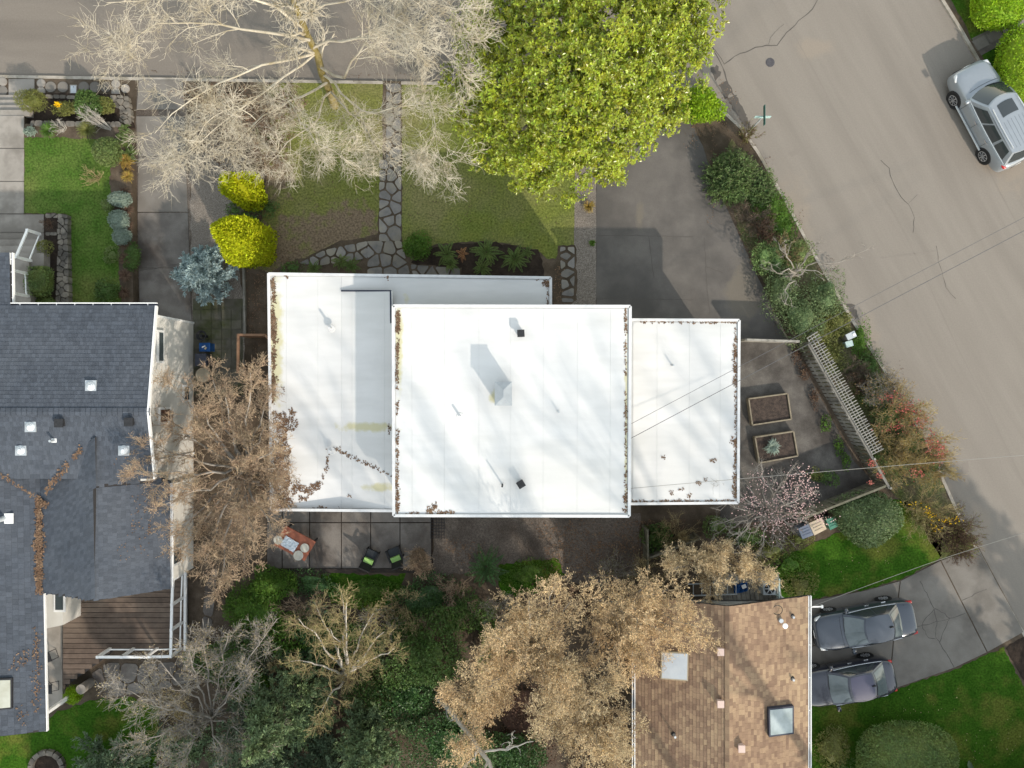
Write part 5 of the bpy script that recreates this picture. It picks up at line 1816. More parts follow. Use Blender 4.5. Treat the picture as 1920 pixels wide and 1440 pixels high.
T = [[(a, b, c, d * .62) for a, b, c, d in T[0]]] + [[(a, b, c, d * .46) for a, b, c, d in l] for l in T[1:]]
bare_tree('street_tree', 'large leafless tree with pale lichened branches over the upper left kerb', T,
          [(15, 1.75, (.35, .95), 5, .24, .5), (10, 1.0, (.4, 1.0), 4, .3, .62), (6, .5, (.4, 1.05), 3, .35, .85)], m_bark_pale, m_bark_pale, 31, moss=m_moss, up=-.02)
# undergrowth beneath it
for k, (u, v, r_, h_) in enumerate(((400, 200, .9, .9), (440, 250, 1.0, .8), (500, 230, 1.0, .9), (470, 290, .9, .8), (380, 270, .7, .7), (540, 200, .9, .7), (520, 280, .7, .6))):
    twigs('bare_shrub', ['low bare shrub nearest the left driveway apron under the large tree', 'grey-brown bare shrub midway under the large tree', 'purplish bare shrub beside the tree trunk',
                         'bare shrub at the lawn edge below the large tree', 'small bare shrub in the gravel below the large tree', 'bare shrub touching the kerb by the tree trunk', 'bare shrub nearest the west lawn'][k],
          u, v, h_, r_, m_bark_grey if k % 2 else m_bark, ns=16, l1=7, l2=4, r=.014, lens=(.4, .2), group='bare shrubs under the street tree', buds=m_brownleaf, per=2, bsize=.06, seed=k)
litter('leaf_litter', [(430, 240, 70, 60), (500, 260, 60, 60), (540, 190, 40, 30), (400, 180, 50, 20)], lambda u, v: P(u, v, .1), m_debris, .35, .07, 61, 'brown fallen leaves beneath the large bare street tree')

# ================================================================== broad magnolia (top centre)
mg = thing('magnolia_tree', 'broad evergreen magnolia with glossy yellow-green leaves at the top centre', 'tree', P(1085, 190, G))
rng = np.random.default_rng(5)
bx, by, _ = P(1085, 190, 0)
MB().tube([(bx, by, .05), (bx, by + .3, 1.5), (bx + .1, by + .8, 4.5), (bx + .1, by + 1.2, 6.5)], [.3, .26, .18, .08], 10).build('trunk', m_bark_grey, mg, True)
lobes = [(1100, -40, 6.8, 2.2), (980, -30, 6.2, 1.9), (1220, -30, 6.2, 2.0), (920, 40, 5.6, 1.7), (1030, 50, 7.4, 2.1), (1130, 60, 7.8, 2.3), (1240, 60, 6.4, 2.0), (1285, 20, 5.6, 1.5), (900, 130, 4.6, 1.4),
         (960, 140, 6.2, 1.8), (1060, 150, 7.2, 2.2), (1160, 150, 6.8, 2.1), (1240, 140, 5.6, 1.7), (1275, 90, 5.2, 1.2), (900, 215, 4.0, 1.25), (960, 230, 5.2, 1.7), (1050, 240, 6.0, 1.9), (1130, 240, 5.6, 1.8),
         (1200, 210, 5.0, 1.5), (930, 285, 3.6, 1.15), (1000, 300, 4.2, 1.35), (1080, 300, 4.4, 1.35), (1140, 285, 4.2, 1.2), (1010, 335, 3.2, .75), (1230, 200, 4.6, 1.2), (1150, 325, 3.0, .6), (880, 205, 3.4, .8)]
limb = MB()
pos_, nrm_ = [], []
for (u, v, z, r_) in lobes:
    c = np.array(P(u, v, z))
    s_ = r_ / F * (H - z) / ((H - z) / F) / 1.0
    limb.tube([(bx, by + .4, 2.0), ((bx + c[0]) / 2, (by + c[1]) / 2, 1.5 + c[2] * .45), tuple(c)], [.12, .08, .03], 6)
    r_ *= .94
    nc = int(42 * r_ * r_)
    d = rand_dirs(nc, rng, -.3)
    lf = lump_fn(rng, 6, .2)
    rad = lf(d) * rng.uniform(.45, 1.12, nc)
    cc = c + d * np.array([r_, r_, r_ * .85]) * rad[:, None]
    k_ = 8
    e = rand_dirs(nc * k_, rng, -.5) * rng.uniform(.10, .29, (nc * k_, 1)) * np.array([1, 1, .7])
    pos_.append(np.repeat(cc, k_, axis=0) + e)
    nrm_.append(unit(np.repeat(d, k_, axis=0) * .7 + e / .3))
limb.build('limb', m_bark_grey, mg, True)
pos_, nrm_ = np.concatenate(pos_), np.concatenate(nrm_)
nl = 7
c = np.repeat(pos_, nl, axis=0)
ax = unit(np.repeat(nrm_, nl, axis=0) + np.array([0, 0, .5]) + rng.normal(size=c.shape) * .15)
rv_ = rng.normal(size=c.shape)
pp = unit(rv_ - (rv_ * ax).sum(1, keepdims=True) * ax)
d = unit(pp + ax * rng.uniform(.1, .8, (len(c), 1)))
L_ = rng.uniform(.09, .165, len(c))
V, Fq = leaves(c + rng.normal(size=c.shape) * .02, d, ax, L_, L_ * .45, .06)
np_mesh('crown', V, Fq, m_magnolia, mg)

# ================================================================== left front garden plants
def cone_shrub(label, base_px, h, rb, n, seed, tips=((0, 0, 1.0),)):
    rng = np.random.default_rng(seed)
    x, y, _ = P(*base_px, G)
    t = thing('golden_conifer', label, 'conifer', (x, y, G), 0, 'golden conifers in the gravel')
    parts = []
    for (dx, dy, k) in tips:
        lf = lump_fn(rng, 9, .26)
        f = rng.random(n) ** 1.3
        a = rng.uniform(0, 2 * math.pi, n)
        q = np.stack([np.cos(a), np.sin(a), f * 2 - 1], axis=1)
        r_ = rb * k * np.maximum(.0, 1 - f ** 1.9) ** .72 * (.75 + .25 * np.minimum(1, f * 6 + .3)) * lf(q) * (1.08 - .4 * rng.random(n) ** 1.5)
        p = np.stack([x + dx + r_ * np.cos(a), y + dy + r_ * np.sin(a), G + .03 + f * h * k], axis=1)
        nr = np.stack([np.cos(a), np.sin(a), np.full(n, .35)], axis=1)
        d = unit(nr * .5 + np.array([0, 0, .8]) + rng.normal(size=(n, 3)) * .45)
        L = .12 * rng.uniform(.6, 1.3, n)
        parts.append(leaves(p, d, unit(nr + rng.normal(size=(n, 3)) * .4), L, L * .6))
        # dense inner body
        nu, nv = 16, 10
        ff = np.linspace(0, .96, nv)
        cv = np.array([[x + dx + .70 * rb * k * max(.0, 1 - g ** 1.9) ** .72 * math.cos(b), y + dy + .70 * rb * k * max(.0, 1 - g ** 1.9) ** .72 * math.sin(b), G + g * h * k] for g in ff for b in np.linspace(0, 2 * math.pi, nu, endpoint=False)])
        cf = []
        for j in range(nv - 1):
            for i in range(nu):
                a0, b0 = j * nu + i, j * nu + (i + 1) % nu
                cf += [(a0, b0, b0 + nu), (a0, b0 + nu, a0 + nu)]
        parts.append((cv, np.array(cf)))
    V, Fq = merge(parts)
    np_mesh('foliage', V, Fq, m_yellow, t)
    MB().cyl((x, y, G - .03), .06, .5, 8).build('trunk', m_bark, t)


cone_shrub('smaller golden conifer in the gravel nearer the bare street tree', (474, 368), 3.0, .70, 7000, 3)
cone_shrub('larger golden conifer with a double tip in the gravel by the drive', (486, 470), 4.8, .98, 11000, 4, ((0, 0, 1.0), (-.15, .3, .86)))
conifer('blue_spruce', 'small silvery blue spruce beside the paver path', 398, 520, 2.1, 1.2, 15, m_spruce, 9, per=230, leaf=.16, cat='conifer', shape=.75, droop=-.15)

ZG_ = TZ
bush('clipped_ball_shrub', 'round clipped pale green ball shrub on the left lawn edge', 203, 286, 26, 26, 1.1, 6000, .055, m_ball, base=TZ, amp=.04)
bush('round_shrub', 'round green shrub on the lower terrace above the kerb', 166, 197, 24, 26, 1.1, 5000, .06, m_ball_dark, base=.3, amp=.09)
bush('round_shrub', 'small leafy shrub right of the round terrace shrub', 197, 200, 16, 14, .7, 1800, .06, m_olive, base=.3, amp=.2, core=.6)
bush('willow_shrub', 'fluffy yellow-green shrub overhanging the garden steps', 62, 188, 25, 22, 1.0, 3200, .07, m_olive, base=.3, amp=.2, core=.55, aspect=.2)
bush('low_shrub', 'low shrub with a few yellow flowers on the lower terrace', 128, 204, 22, 14, .45, 1700, .06, m_olive, base=.3, amp=.25, core=.55)
bush('yellow_flowers', 'small tuft of bright yellow flowers on the lower terrace', 113, 199, 6, 5, .5, 260, .06, m_yelf, base=.3, cat='flowers', core=.5)
bush('low_shrub', 'small grey-green shrub beside the garden walk corner', 57, 247, 10, 9, .45, 900, .05, m_greyleaf, base=TZ)
clump('spiky green grass clump left on the upper terrace', 93, 245, .45, 260, m_bright, TZ, .35, seed=1)
clump('spiky yellow-green grass clump right on the upper terrace', 165, 244, .5, 300, m_olive, TZ, .35, seed=2)
twigs('bare_shrub', 'small pale bare shrub between two grass clumps', 122, 243, .5, .42, m_bark_white, TZ, ns=12, l1=5, l2=3, r=.012, lens=(.25, .12))
twigs('bare_shrub', 'white-stemmed bare shrub fanning from one base by the terrace corner', 208, 243, .8, .3, m_bark_white, TZ, ns=14, l1=6, l2=4, r=.016, lens=(.4, .2), lean=(-.7, .45), up=.1)
twigs('bare_shrub', 'sparse tan bare shrub in front of the ball shrub', 187, 335, .5, .55, m_drygrass, TZ, ns=16, l1=5, l2=3, r=.01, lens=(.3, .15), lean=(-.1, 0))
for k, (u, v, ru, rv) in enumerate(((226, 374, 21, 15), (224, 414, 20, 21), (229, 444, 18, 15))):
    bush('grey_mound_shrub', ['grey-blue mounded shrub nearest the street of three', 'largest grey-blue mounded shrub, middle of three', 'grey-blue mounded shrub nearest the grey house of three'][k], u, v, ru, rv, .55, 2800, .045, m_greyleaf, base=TZ, amp=.08, group='grey mounded shrubs by the left lawn')
bush('low_shrub', 'small yellow-green shrub between the grey mounds and lawn', 203, 386, 11, 11, .4, 800, .05, m_ball, base=TZ, amp=.2)
bush('low_shrub', 'pale loose shrub below the grey mounds', 210, 478, 16, 18, .35, 900, .05, m_ball, base=TZ, amp=.25, core=.4)
bush('dark_shrub', 'dark green leafy shrub beside the left driveway', 247, 482, 14, 24, .5, 1600, .06, m_ball_dark, base=.3, amp=.2)
bush('dark_shrub', 'dark spreading shrub at the foot of the left lawn', 200, 546, 26, 22, .45, 1900, .06, m_ball_dark, base=TZ, amp=.3, core=.5)
for k, (u, v) in enumerate(((236, 245), (243, 268), (228, 262), (246, 290), (240, 310))):
    fern('sword fern %s in the bed by the left driveway' % ('nearest the stone border', 'touching the driveway edge', 'behind its neighbours', 'below the others on the drive side', 'last of the row, with golden tips')[k].strip(), u, v, .42, 10, m_fern if k != 4 else m_goldgrass, .4, .3, k, 'ferns along the left driveway')
gb = []
rngb = np.random.default_rng(8)
for k in range(9):
    clump('golden-brown grass clump number %d from the street in the drive bed' % (k + 1) if 0 else ['golden grass clump nearest the ferns', 'rusty grass clump beside the ball shrub', 'rusty grass clump level with the bare tan shrub', 'rusty grass clump left of the first driveway joint', 'brown grass clump by the first grey mound', 'brown grass clump between grey mounds and drive', 'brown grass clump beside the lowest grey mound', 'brown grass clump by the dark driveway shrub', 'brown grass clump at the house end of the drive bed'][k],
          236 + rngb.uniform(-4, 4), 300 + k * 31, .32, 200, m_goldgrass if k < 2 else m_brownleaf, TZ, .2, seed=k, group='grass clumps in the drive bed')
bush('hedge_block', 'clipped dark boxwood block below the front porch rail', 77, 528, 22, 28, .9, 3800, .05, m_box, base=TZ, p=5, amp=.03)
bush('dark_shrub', 'dark shrub in the corner under the grey house gutter', 86, 566, 24, 9, .5, 1200, .05, m_box, base=TZ, amp=.15)
bush('low_shrub', 'thin yellow-green shrub by the front steps', 86, 463, 15, 15, .55, 800, .05, m_olive, base=TZ + .2, amp=.25, core=.3)
twigs('bare_shrub', 'small brown twiggy shrub inside the stone wall corner', 96, 421, .35, .28, m_brownleaf, TZ + .2, ns=12, l1=5, l2=3, r=.008, lens=(.2, .1))

# ================================================================== front of the white house
bush('round_shrub', 'round yellow-green shrub at the path corner by the white house', 782, 462, 26, 24, .75, 3400, .06, m_bright, amp=.16, core=.7)
for k, (u, v, r_, n_) in enumerate(((838, 478, .62, 13), (912, 473, .75, 14), (965, 487, .66, 13), (905, 505, .5, 11), (988, 475, .4, 8), (845, 497, .45, 10))):
    fern(['sword fern left of the dead brown one', 'largest sword fern in the middle of the bed', 'sword fern right of the largest one', 'sword fern half under the porch roof edge', 'pale sparse fern at the right end of the bed', 'fern below the leftmost one'][k], u, v, r_, n_, m_fern, G, .5, 20 + k, 'ferns in the dark front bed')
fern('dead brown fern between green ferns', 867, 477, .36, 7, m_fernbrown, G, .25, 30)
for k, (u, v) in enumerate(((640, 492), (660, 500), (590, 505))):
    fern(['fern by the path left of the door', 'fern against the white roof by the path', 'low fern at the left end of the path'][k], u, v, .45, 10, m_fern, G, .35, 40 + k, 'ferns along the flagstone path')
clump('spiky dry grass clump in the gravel path', 1104, 388, .32, 130, m_goldgrass, G, .35, seed=4)
clump('small bright green tuft at the driveway edge', 1110, 456, .17, 160, m_bright, G, .18, seed=5)
litter('leaf_litter', [(480, 430, 30, 60), (520, 490, 50, 25), (1048, 540, 16, 40), (480, 560, 20, 60)], lambda u, v: P(u, v, .105), m_debris, .22, .06, 62, 'scattered brown leaves around the corners of the white house')
for k, (u, v) in enumerate(((505, 390), (470, 410), (440, 395))):
    bush('low_shrub', ['weedy tuft beside the smaller golden conifer', 'dark weedy shrub between the golden conifers', 'small dark shrub left of the golden conifers'][k], u, v, 18, 14, .35, 600, .06, m_ball_dark, amp=.3, core=.4)
bush('dark_shrub', 'dark shrub at the white house corner', 548, 502, 22, 12, .3, 500, .06, m_ball_dark, amp=.3, core=.4)

# ================================================================== left of the white house: rusty bare tree
T = [[(470, 880, .0, .16), (462, 882, 1.5, .14), (450, 886, 3.0, .11), (436, 892, 4.6, .07)]]
rg2 = random.Random(3)
for k in range(22):
    a = k * 2.399
    rr = rg2.uniform(110, 185)
    z1 = rg2.uniform(3.4, 5.6)
    z0 = rg2.uniform(1.2, 3.2)
    ex, ey = 415 + rr * .80 * math.cos(a), 878 + rr * 1.2 * math.sin(a)
    T.append([(464, 882, z0, .06), (450 + (ex - 450) * .35, 884 + (ey - 884) * .35, z0 + (z1 - z0) * .55, .045), (ex, ey, z1, .015)])
bare_tree('rusty_tree', 'dense leafless rusty-brown tree between the grey house and the white roof', T,
          [(12, 1.1, (.35, .9), 5, .25, .6), (9, .6, (.4, 1.0), 4, .3, .7), (6, .32, (.4, 1.0), 2, .3, .8)], m_bark_grey, m_twig_red, 41, buds=m_rust, budargs=(2, .05, .01), aspect=.4, up=.12)

# ================================================================== hedge strip between the driveway and the right-hand street
bush('yellow_green_shrub', 'bright yellow-green shrub under the right edge of the magnolia', 1316, 200, 40, 34, 1.3, 3600, .09, m_hedge_lime, amp=.22, core=.7)
twigs('bare_shrub', 'brown twiggy shrub at the base of the street sign', 1397, 262, .9, .55, m_brownleaf, ns=22, l1=7, l2=4, r=.012, lens=(.35, .2), buds=m_olive, per=1, bsize=.05)
rgs = np.random.default_rng(77)


def sprigs(name, label, u, v, ru, rv, h, ns, mat, seed, leaf=.05, per=26, slen=.55, cat='shrub', group=None, base=G):
    """shrub of upright needle-clad sprigs, such as rosemary or juniper"""
    rng = np.random.default_rng(seed)
    zc = base + h * .6
    x, y, _ = P(u, v, zc)
    s = (H - zc) / F
    t = thing(name, label, cat, (x, y, base), 0, group)
    d = rand_dirs(ns, rng, 0.0)
    lf = lump_fn(rng, 7, .14)(d)
    b0 = np.array([x, y, base]) + d * np.array([ru * s, rv * s, h]) * (lf * .72)[:, None]
    dirs = unit(d * np.array([.7, .7, .9]) + np.array([0, 0, .35]) + rng.normal(size=(ns, 3)) * .4)
    K = 5
    pts = np.empty((ns, K, 3))
    pts[:, 0] = b0
    cur = dirs
    L = slen * rng.uniform(.5, 1.2, ns)
    for k in range(1, K):
        cur = unit(cur + rng.normal(size=(ns, 3)) * .18)
        pts[:, k] = pts[:, k - 1] + cur * (L / (K - 1))[:, None]
    rad = np.full((ns, K), .006)
    V, Fq = tubes(pts, rad, 3)
    np_mesh('stems', V, Fq, m_bark, t)
    put_buds('foliage', pts, per, leaf, mat, t, rng, 1.0, .4)
    shell('inner_foliage', (x, y, base + h * .35), (ru * s * .8, rv * s * .8, h * .5), int(ns * 8), leaf * 1.3, mat, t, rng, floor=base, core=.85)
    return t


sprigs('rosemary_shrub', 'large green feathery shrub at the driveway edge below the street sign', 1378, 330, 46, 52, 1.1, 900, m_rosemary, 3, .085, 22, .6)
sprigs('rosemary_shrub', 'second feathery green shrub merging into the hedge by the road', 1425, 352, 26, 34, .8, 420, m_rosemary, 4, .08, 20, .5)
for k, (u, v, ru, rv, h_, mt, lb) in enumerate((
        (1448, 388, 20, 26, .5, m_bright, 'low green shrub by the kerb below the feathery shrub'), (1470, 420, 20, 30, .5, m_bright, 'low green shrub further along the kerb'),
        (1440, 480, 26, 34, .8, m_rosemary, 'mixed green shrub in the middle of the hedge strip'), (1490, 480, 24, 34, .7, m_ball, 'grey-green shrub by the kerb under the pale bare branches'),
        (1500, 590, 32, 40, 1.2, m_vib, 'large grey-green shrub at the end of the hedge strip by the trellis'), (1465, 540, 26, 36, 1.1, m_vib, 'grey-green shrub beside the asphalt driveway edge'),
        (1545, 560, 26, 34, .8, m_vib, 'dark green shrub with bright tips beside the road'), (1570, 600, 22, 26, .5, m_olive, 'yellowish low shrub next to the utility boxes'),
        (1540, 620, 26, 22, .5, m_olive, 'weedy yellow-green plants above the trellis'), (1560, 665, 22, 20, .4, m_olive, 'yellow-green weeds between trellis and utility boxes'),
        (1610, 640, 14, 26, .3, m_bright, 'low green edging plant by the kerb'), (1630, 690, 16, 34, .3, m_ball_dark, 'dark low ground cover along the kerb'))):
    bush('hedge_shrub', lb, u, v, ru * 1.25, rv * 1.25, h_, int(ru * rv * 4.0), .06, mt, amp=.35, core=.5, depth=.5, group='shrubs of the roadside hedge strip')
for k, (u, v, r_, mt, lb) in enumerate(((1405, 415, .9, m_bark, 'purplish-brown bare shrub at the driveway edge below the feathery shrub'), (1425, 440, .8, m_brownleaf, 'brown dry shrub behind the purplish bare one'),
                                       (1470, 470, .8, m_drygrass, 'straw-coloured dry shrub in the hedge strip'), (1590, 700, .7, m_bark, 'low dark bare shrub beside the trellis'), (1610, 720, .8, m_brownleaf, 'dark brown bare shrub near the red-flowered shrub'))):
    twigs('bare_shrub', lb, u, v, .7, r_, mt, ns=26, l1=8, l2=4, r=.011, lens=(.4, .2), buds=m_brownleaf, per=1, bsize=.045, seed=k + 60)
# small pale dead-looking tree leaning over the road
T = [[(1470, 530, .0, .07), (1480, 522, .9, .06), (1492, 512, 1.8, .05), (1505, 500, 2.6, .03)],
     [(1485, 518, 1.2, .035), (1530, 494, 2.2, .028), (1580, 488, 2.8, .02), (1632, 466, 3.2, .008)],
     [(1492, 512, 1.8, .03), (1475, 480, 2.4, .02), (1460, 455, 2.6, .008)], [(1492, 512, 1.8, .03), (1480, 540, 2.2, .02), (1470, 570, 2.4, .008)],
     [(1492, 512, 1.8, .03), (1520, 470, 2.4, .02), (1540, 448, 2.6, .008)], [(1492, 512, 1.8, .03), (1455, 510, 2.3, .02), (1440, 490, 2.6, .008)], [(1500, 505, 2.3, .025), (1545, 510, 2.6, .015), (1570, 520, 2.7, .006)]]
bare_tree('lichened_small_tree', 'small pale lichen-covered bare tree leaning over the road', T, [(8, .6, (.4, 1.0), 5, .3, .6), (6, .3, (.4, 1.0), 4, .3, .7)], m_bark_grey, m_bark_grey, 51)

# red-flowered quince thicket, forsythia and fence corner
for k, (u, v, r_, h_, sd) in enumerate(((1665, 775, 1.4, 1.7, 1), (1700, 840, 1.6, 1.6, 2), (1655, 850, 1.2, 1.4, 3), (1735, 870, 1.1, 1.2, 4), (1640, 735, 1.0, 1.3, 5))):
    twigs('flowering_quince', ['tallest tangled quince shrub with red blossom by the trellis end', 'wide quince thicket with red blossom beside the road', 'quince shrub against the slatted fence', 'red-flowered quince at the kerb side of the thicket', 'sparse quince stems at the top of the thicket'][k],
          u, v, h_, r_, m_drygrass if k != 4 else m_bark_grey, ns=36, l1=9, l2=5, r=.014, lens=(.6, .3), group='red-flowered quince thicket', buds=m_goldgrass, per=1, bsize=.05, seed=sd, up=.15)
    shell('undergrowth', P(u, v, .6), (r_ * .7, r_ * .7, .45), 1500, .07, m_ball_dark, [o for o in COL.objects if o.name.startswith('flowering_quince') and o.parent is None][-1], np.random.default_rng(sd), core=.6, amp=.3)
rngq = np.random.default_rng(4)
pos = []
for (u, v, ru, rv, n_) in ((1670, 742, 26, 12, 120), (1700, 765, 26, 16, 260), (1725, 790, 18, 16, 220), (1745, 830, 16, 22, 260), (1635, 868, 9, 8, 90), (1680, 800, 30, 12, 100), (1650, 890, 8, 8, 60), (1720, 885, 18, 10, 90), (1765, 850, 12, 22, 160), (1632, 905, 5, 4, 40)):
    for _ in range(int(n_ * .75)):
        pos.append(P(u + rngq.normal() * ru * .5, v + rngq.normal() * rv * .5, rngq.uniform(1.0, 1.75)))
pos = np.array(pos)
V, Fq = leaves(pos, rand_dirs(len(pos), rngq), unit(rngq.normal(size=pos.shape) + np.array([0, 0, 1])), .07, .06)
qf = [o for o in COL.objects if o.name.startswith('flowering_quince') and o.parent is None][1]
np_mesh('blossom', V, Fq, m_redf, qf)['kind'] = 'stuff'
for k, (u, v, r_, h_) in enumerate(((1720, 960, 1.3, 1.1), (1770, 985, 1.2, 1.0), (1790, 1020, .7, .6))):
    twigs('forsythia', ['forsythia with yellow blossom behind the round viburnum', 'forsythia arching towards the kerb', 'brown twiggy forsythia end by the driveway mouth'][k], u, v, h_, r_, m_brownleaf if k else m_drygrass, ns=34, l1=8, l2=4, r=.011, lens=(.5, .25),
          buds=(m_olive, m_olive, m_brownleaf)[k], per=1, bsize=.05, seed=90 + k, up=.1, group='forsythia by the kerb')
    bush('ground_plants', ['green weeds under the yellow forsythia', 'brown-green weeds under the arching forsythia', 'brown-green weeds at the driveway mouth'][k], u + 8, v + 6, 30, 22, .35, 900, .06, (m_olive, m_brownleaf, m_olive)[k], amp=.3, core=.4)

rngy = np.random.default_rng(14)
pos = []
for (u, v, ru, rv, n_) in ((1710, 945, 16, 6, 40), (1745, 965, 16, 6, 60), (1775, 975, 22, 6, 110), (1755, 990, 12, 8, 50), (1735, 955, 10, 5, 30)):
    for _ in range(n_ // 2):
        pos.append(P(u + rngy.normal() * ru * .6, v + rngy.normal() * rv * .6, rngy.uniform(.7, 1.2)))
pos = np.array(pos)
V, Fq = leaves(pos, rand_dirs(len(pos), rngy), unit(rngy.normal(size=pos.shape) + np.array([0, 0, 1])), .07, .06)
np_mesh('blossom', V, Fq, m_yelf, [o for o in COL.objects if o.name.startswith('forsythia') and o.parent is None][1])['kind'] = 'stuff'

# pink blossom tree behind the garage
T = [[(1432, 962, .0, .10), (1434, 958, 1.0, .09), (1438, 955, 1.8, .075)]]
rg3 = random.Random(9)
for k in range(20):
    a = k * 2.399 + .4
    rr = rg3.uniform(60, 120)
    z1 = rg3.uniform(2.2, 3.9)
    T.append([(1436, 957, rg3.uniform(.9, 1.8), .04), (1438 + rr * .4 * math.cos(a), 955 + rr * .33 * math.sin(a), z1 * .75, .028), (1436 + rr * math.cos(a), 952 + rr * .8 * math.sin(a), z1, .010)])
pt = bare_tree('blossom_tree', 'bare-branched tree with pink blossom behind the low white roof', T, [(9, .8, (.35, .9), 5, .25, .6), (5, .42, (.4, 1.0), 4, .3, .7)], m_bark_grey, m_bark_grey, 61, up=.08)
rngp = np.random.default_rng(6)
pos = []
for (u, v, ru, rv, n_) in ((1450, 975, 30, 30, 420), (1500, 905, 22, 30, 360), (1410, 935, 26, 26, 260), (1475, 930, 30, 26, 260), (1500, 965, 36, 18, 220), (1430, 900, 24, 20, 120), (1540, 975, 24, 10, 110), (1520, 925, 14, 14, 120)):
    for _ in range(int(n_ * .55)):
        pos.append(P(u + rngp.normal() * ru * .6, v + rngp.normal() * rv * .6, rngp.uniform(1.9, 3.6)))
pos = np.array(pos)
V, Fq = leaves(pos, rand_dirs(len(pos), rngp), unit(rngp.normal(size=pos.shape) + np.array([0, 0, 1])), .065, .055)
np_mesh('blossom', V, Fq, m_pinkf, pt)['kind'] = 'stuff'
# dark greenery round its foot
for k, (u, v, ru, rv, mt, lb) in enumerate(((1345, 985, 30, 22, m_box, 'dark evergreen shrub against the garage wall'), (1400, 1010, 34, 20, m_ball_dark, 'low green shrub below the blossom tree'), (1445, 1035, 30, 20, m_olive, 'yellowish shrub between blossom tree and lawn'),
                                            (1550, 895, 24, 14, m_ball_dark, 'small dark plants in the fence corner'), (1530, 890, 14, 12, m_olive, 'dry golden plant in the fence corner'), (1500, 1010, 24, 14, m_olive, 'weedy plants left of the grey bin'),
                                            (1500, 1100, 32, 30, m_olive, 'yellow-green shrub at the corner of the brown roof'), (1480, 1060, 30, 24, m_bright, 'loose green shrub left of the side lawn'))):
    bush('low_shrub', lb, u, v, ru, rv, .5, int(ru * rv * 2.2), .06, mt, amp=.28, core=.45)
bush('viburnum', 'large rounded grey-green viburnum on the side lawn beside the bins', 1625, 970, 57, 50, 1.9, 12000, .07, m_vib, amp=.10, core=.86)
bush('clipped_dome', 'large smooth clipped green dome on the front lawn at the lower right', 1695, 1416, 96, 66, 2.1, 26000, .055, m_box, amp=.05, core=.86, p=2.3, depth=.16)
bush('low_shrub', 'olive-green shrub against the brown house below the driveway', 1560, 1400, 36, 40, .8, 2600, .06, m_olive, amp=.2, core=.6)
bush('low_shrub', 'brownish shrub beside the large clipped dome', 1575, 1450, 30, 30, .6, 1500, .06, m_ball_dark, amp=.25, core=.5)

# across the street
bush('lime_hedge', 'bright lime-green clipped hedge above the stepping slabs at the top right', 1868, 8, 46, 46, 1.5, 12000, .075, m_hedge_lime, amp=.05, p=3.2, core=.9)
bush('lime_hedge', 'bright lime-green clipped hedge beside the parked silver car', 1918, 145, 54, 88, 1.5, 17000, .075, m_hedge_lime, amp=.06, p=3.0, core=.9)

# raised-bed greens and side-yard weeds
clump('tuft of leafy greens in the lower raised bed', 1448, 838, .4, 120, m_greyleaf, G + .3, .2, .05, seed=8, name='vegetable_greens', cat='vegetable')
for k, (u, v) in enumerate(((1492, 662), (1508, 700), (1527, 745), (1548, 795), (1572, 838), (1585, 865))):
    bush('fence_weeds', ['dry weeds at the top end of the fence foot', 'dry weeds at the fence foot, second tuft', 'dry weeds at the fence foot, third tuft', 'green weeds at the fence foot by the upper raised bed', 'green weeds at the fence foot by the lower raised bed', 'green weeds at the bottom end of the fence foot'][k], u, v, 9, 18, .25, 420, .05, m_brownleaf if k < 3 else m_bright, amp=.3, core=.3, group='weeds along the slatted fence')

# ================================================================== back yard planting
bush('green_shrub', 'bright green feathery shrub below the rusty tree', 512, 1092, 46, 30, 1.0, 5200, .09, m_bright, amp=.25, core=.6, aspect=.3)
bush('green_shrub', 'bright green feathery shrub left of the yucca', 470, 1140, 50, 44, 1.1, 6500, .09, m_bright, amp=.25, core=.6, aspect=.3)
clump('dark spiky yucca below the patio', 592, 1150, .75, 90, m_fir, G, .6, .06, seed=9, name='yucca', cat='yucca')
bush('ground_cover_shrub', 'mossy green ground cover below the two patio chairs', 690, 1108, 62, 26, .3, 3800, .06, m_bright, amp=.3, core=.5)
bush('ground_cover_shrub', 'dark ground cover below the patio edging', 590, 1095, 50, 22, .4, 2600, .06, m_ivy, amp=.3, core=.5)
bush('ground_cover_shrub', 'dark leafy ground cover in the middle of the back yard', 800, 1125, 62, 44, .6, 5600, .06, m_ivy, amp=.3, core=.5)
bush('ground_cover_shrub', 'bright creeping ground cover right of the dark fern', 990, 1075, 50, 26, .2, 3000, .05, m_bright, amp=.3, core=.5)
fern('large dark fern at the edge of the mulch yard', 912, 1062, 1.0, 16, m_ivy, G, .6, 70)
twigs('bare_shrub', 'reddish twiggy bare shrub at the patio corner', 790, 1030, 2.0, .5, m_twig_red, ns=46, l1=10, l2=6, r=.010, lens=(.45, .25), seed=3, lean=(.05, -.3), buds=m_rust, per=1, bsize=.05)
twigs('bare_shrub', 'fan of tan bare branches below the low white roof', 1262, 1008, 1.4, .9, m_drygrass, ns=20, l1=8, l2=4, r=.016, lens=(.6, .3), seed=5, lean=(-.1, .5))
litter('leaf_litter', [(1100, 1040, 80, 40), (1180, 1010, 60, 40), (1260, 990, 50, 30), (1040, 1000, 60, 30), (870, 1030, 40, 25), (700, 1180, 120, 50)], lambda u, v: P(u, v, .105), m_debris, .18, .07, 63, 'brown leaf litter across the shaded back yard')

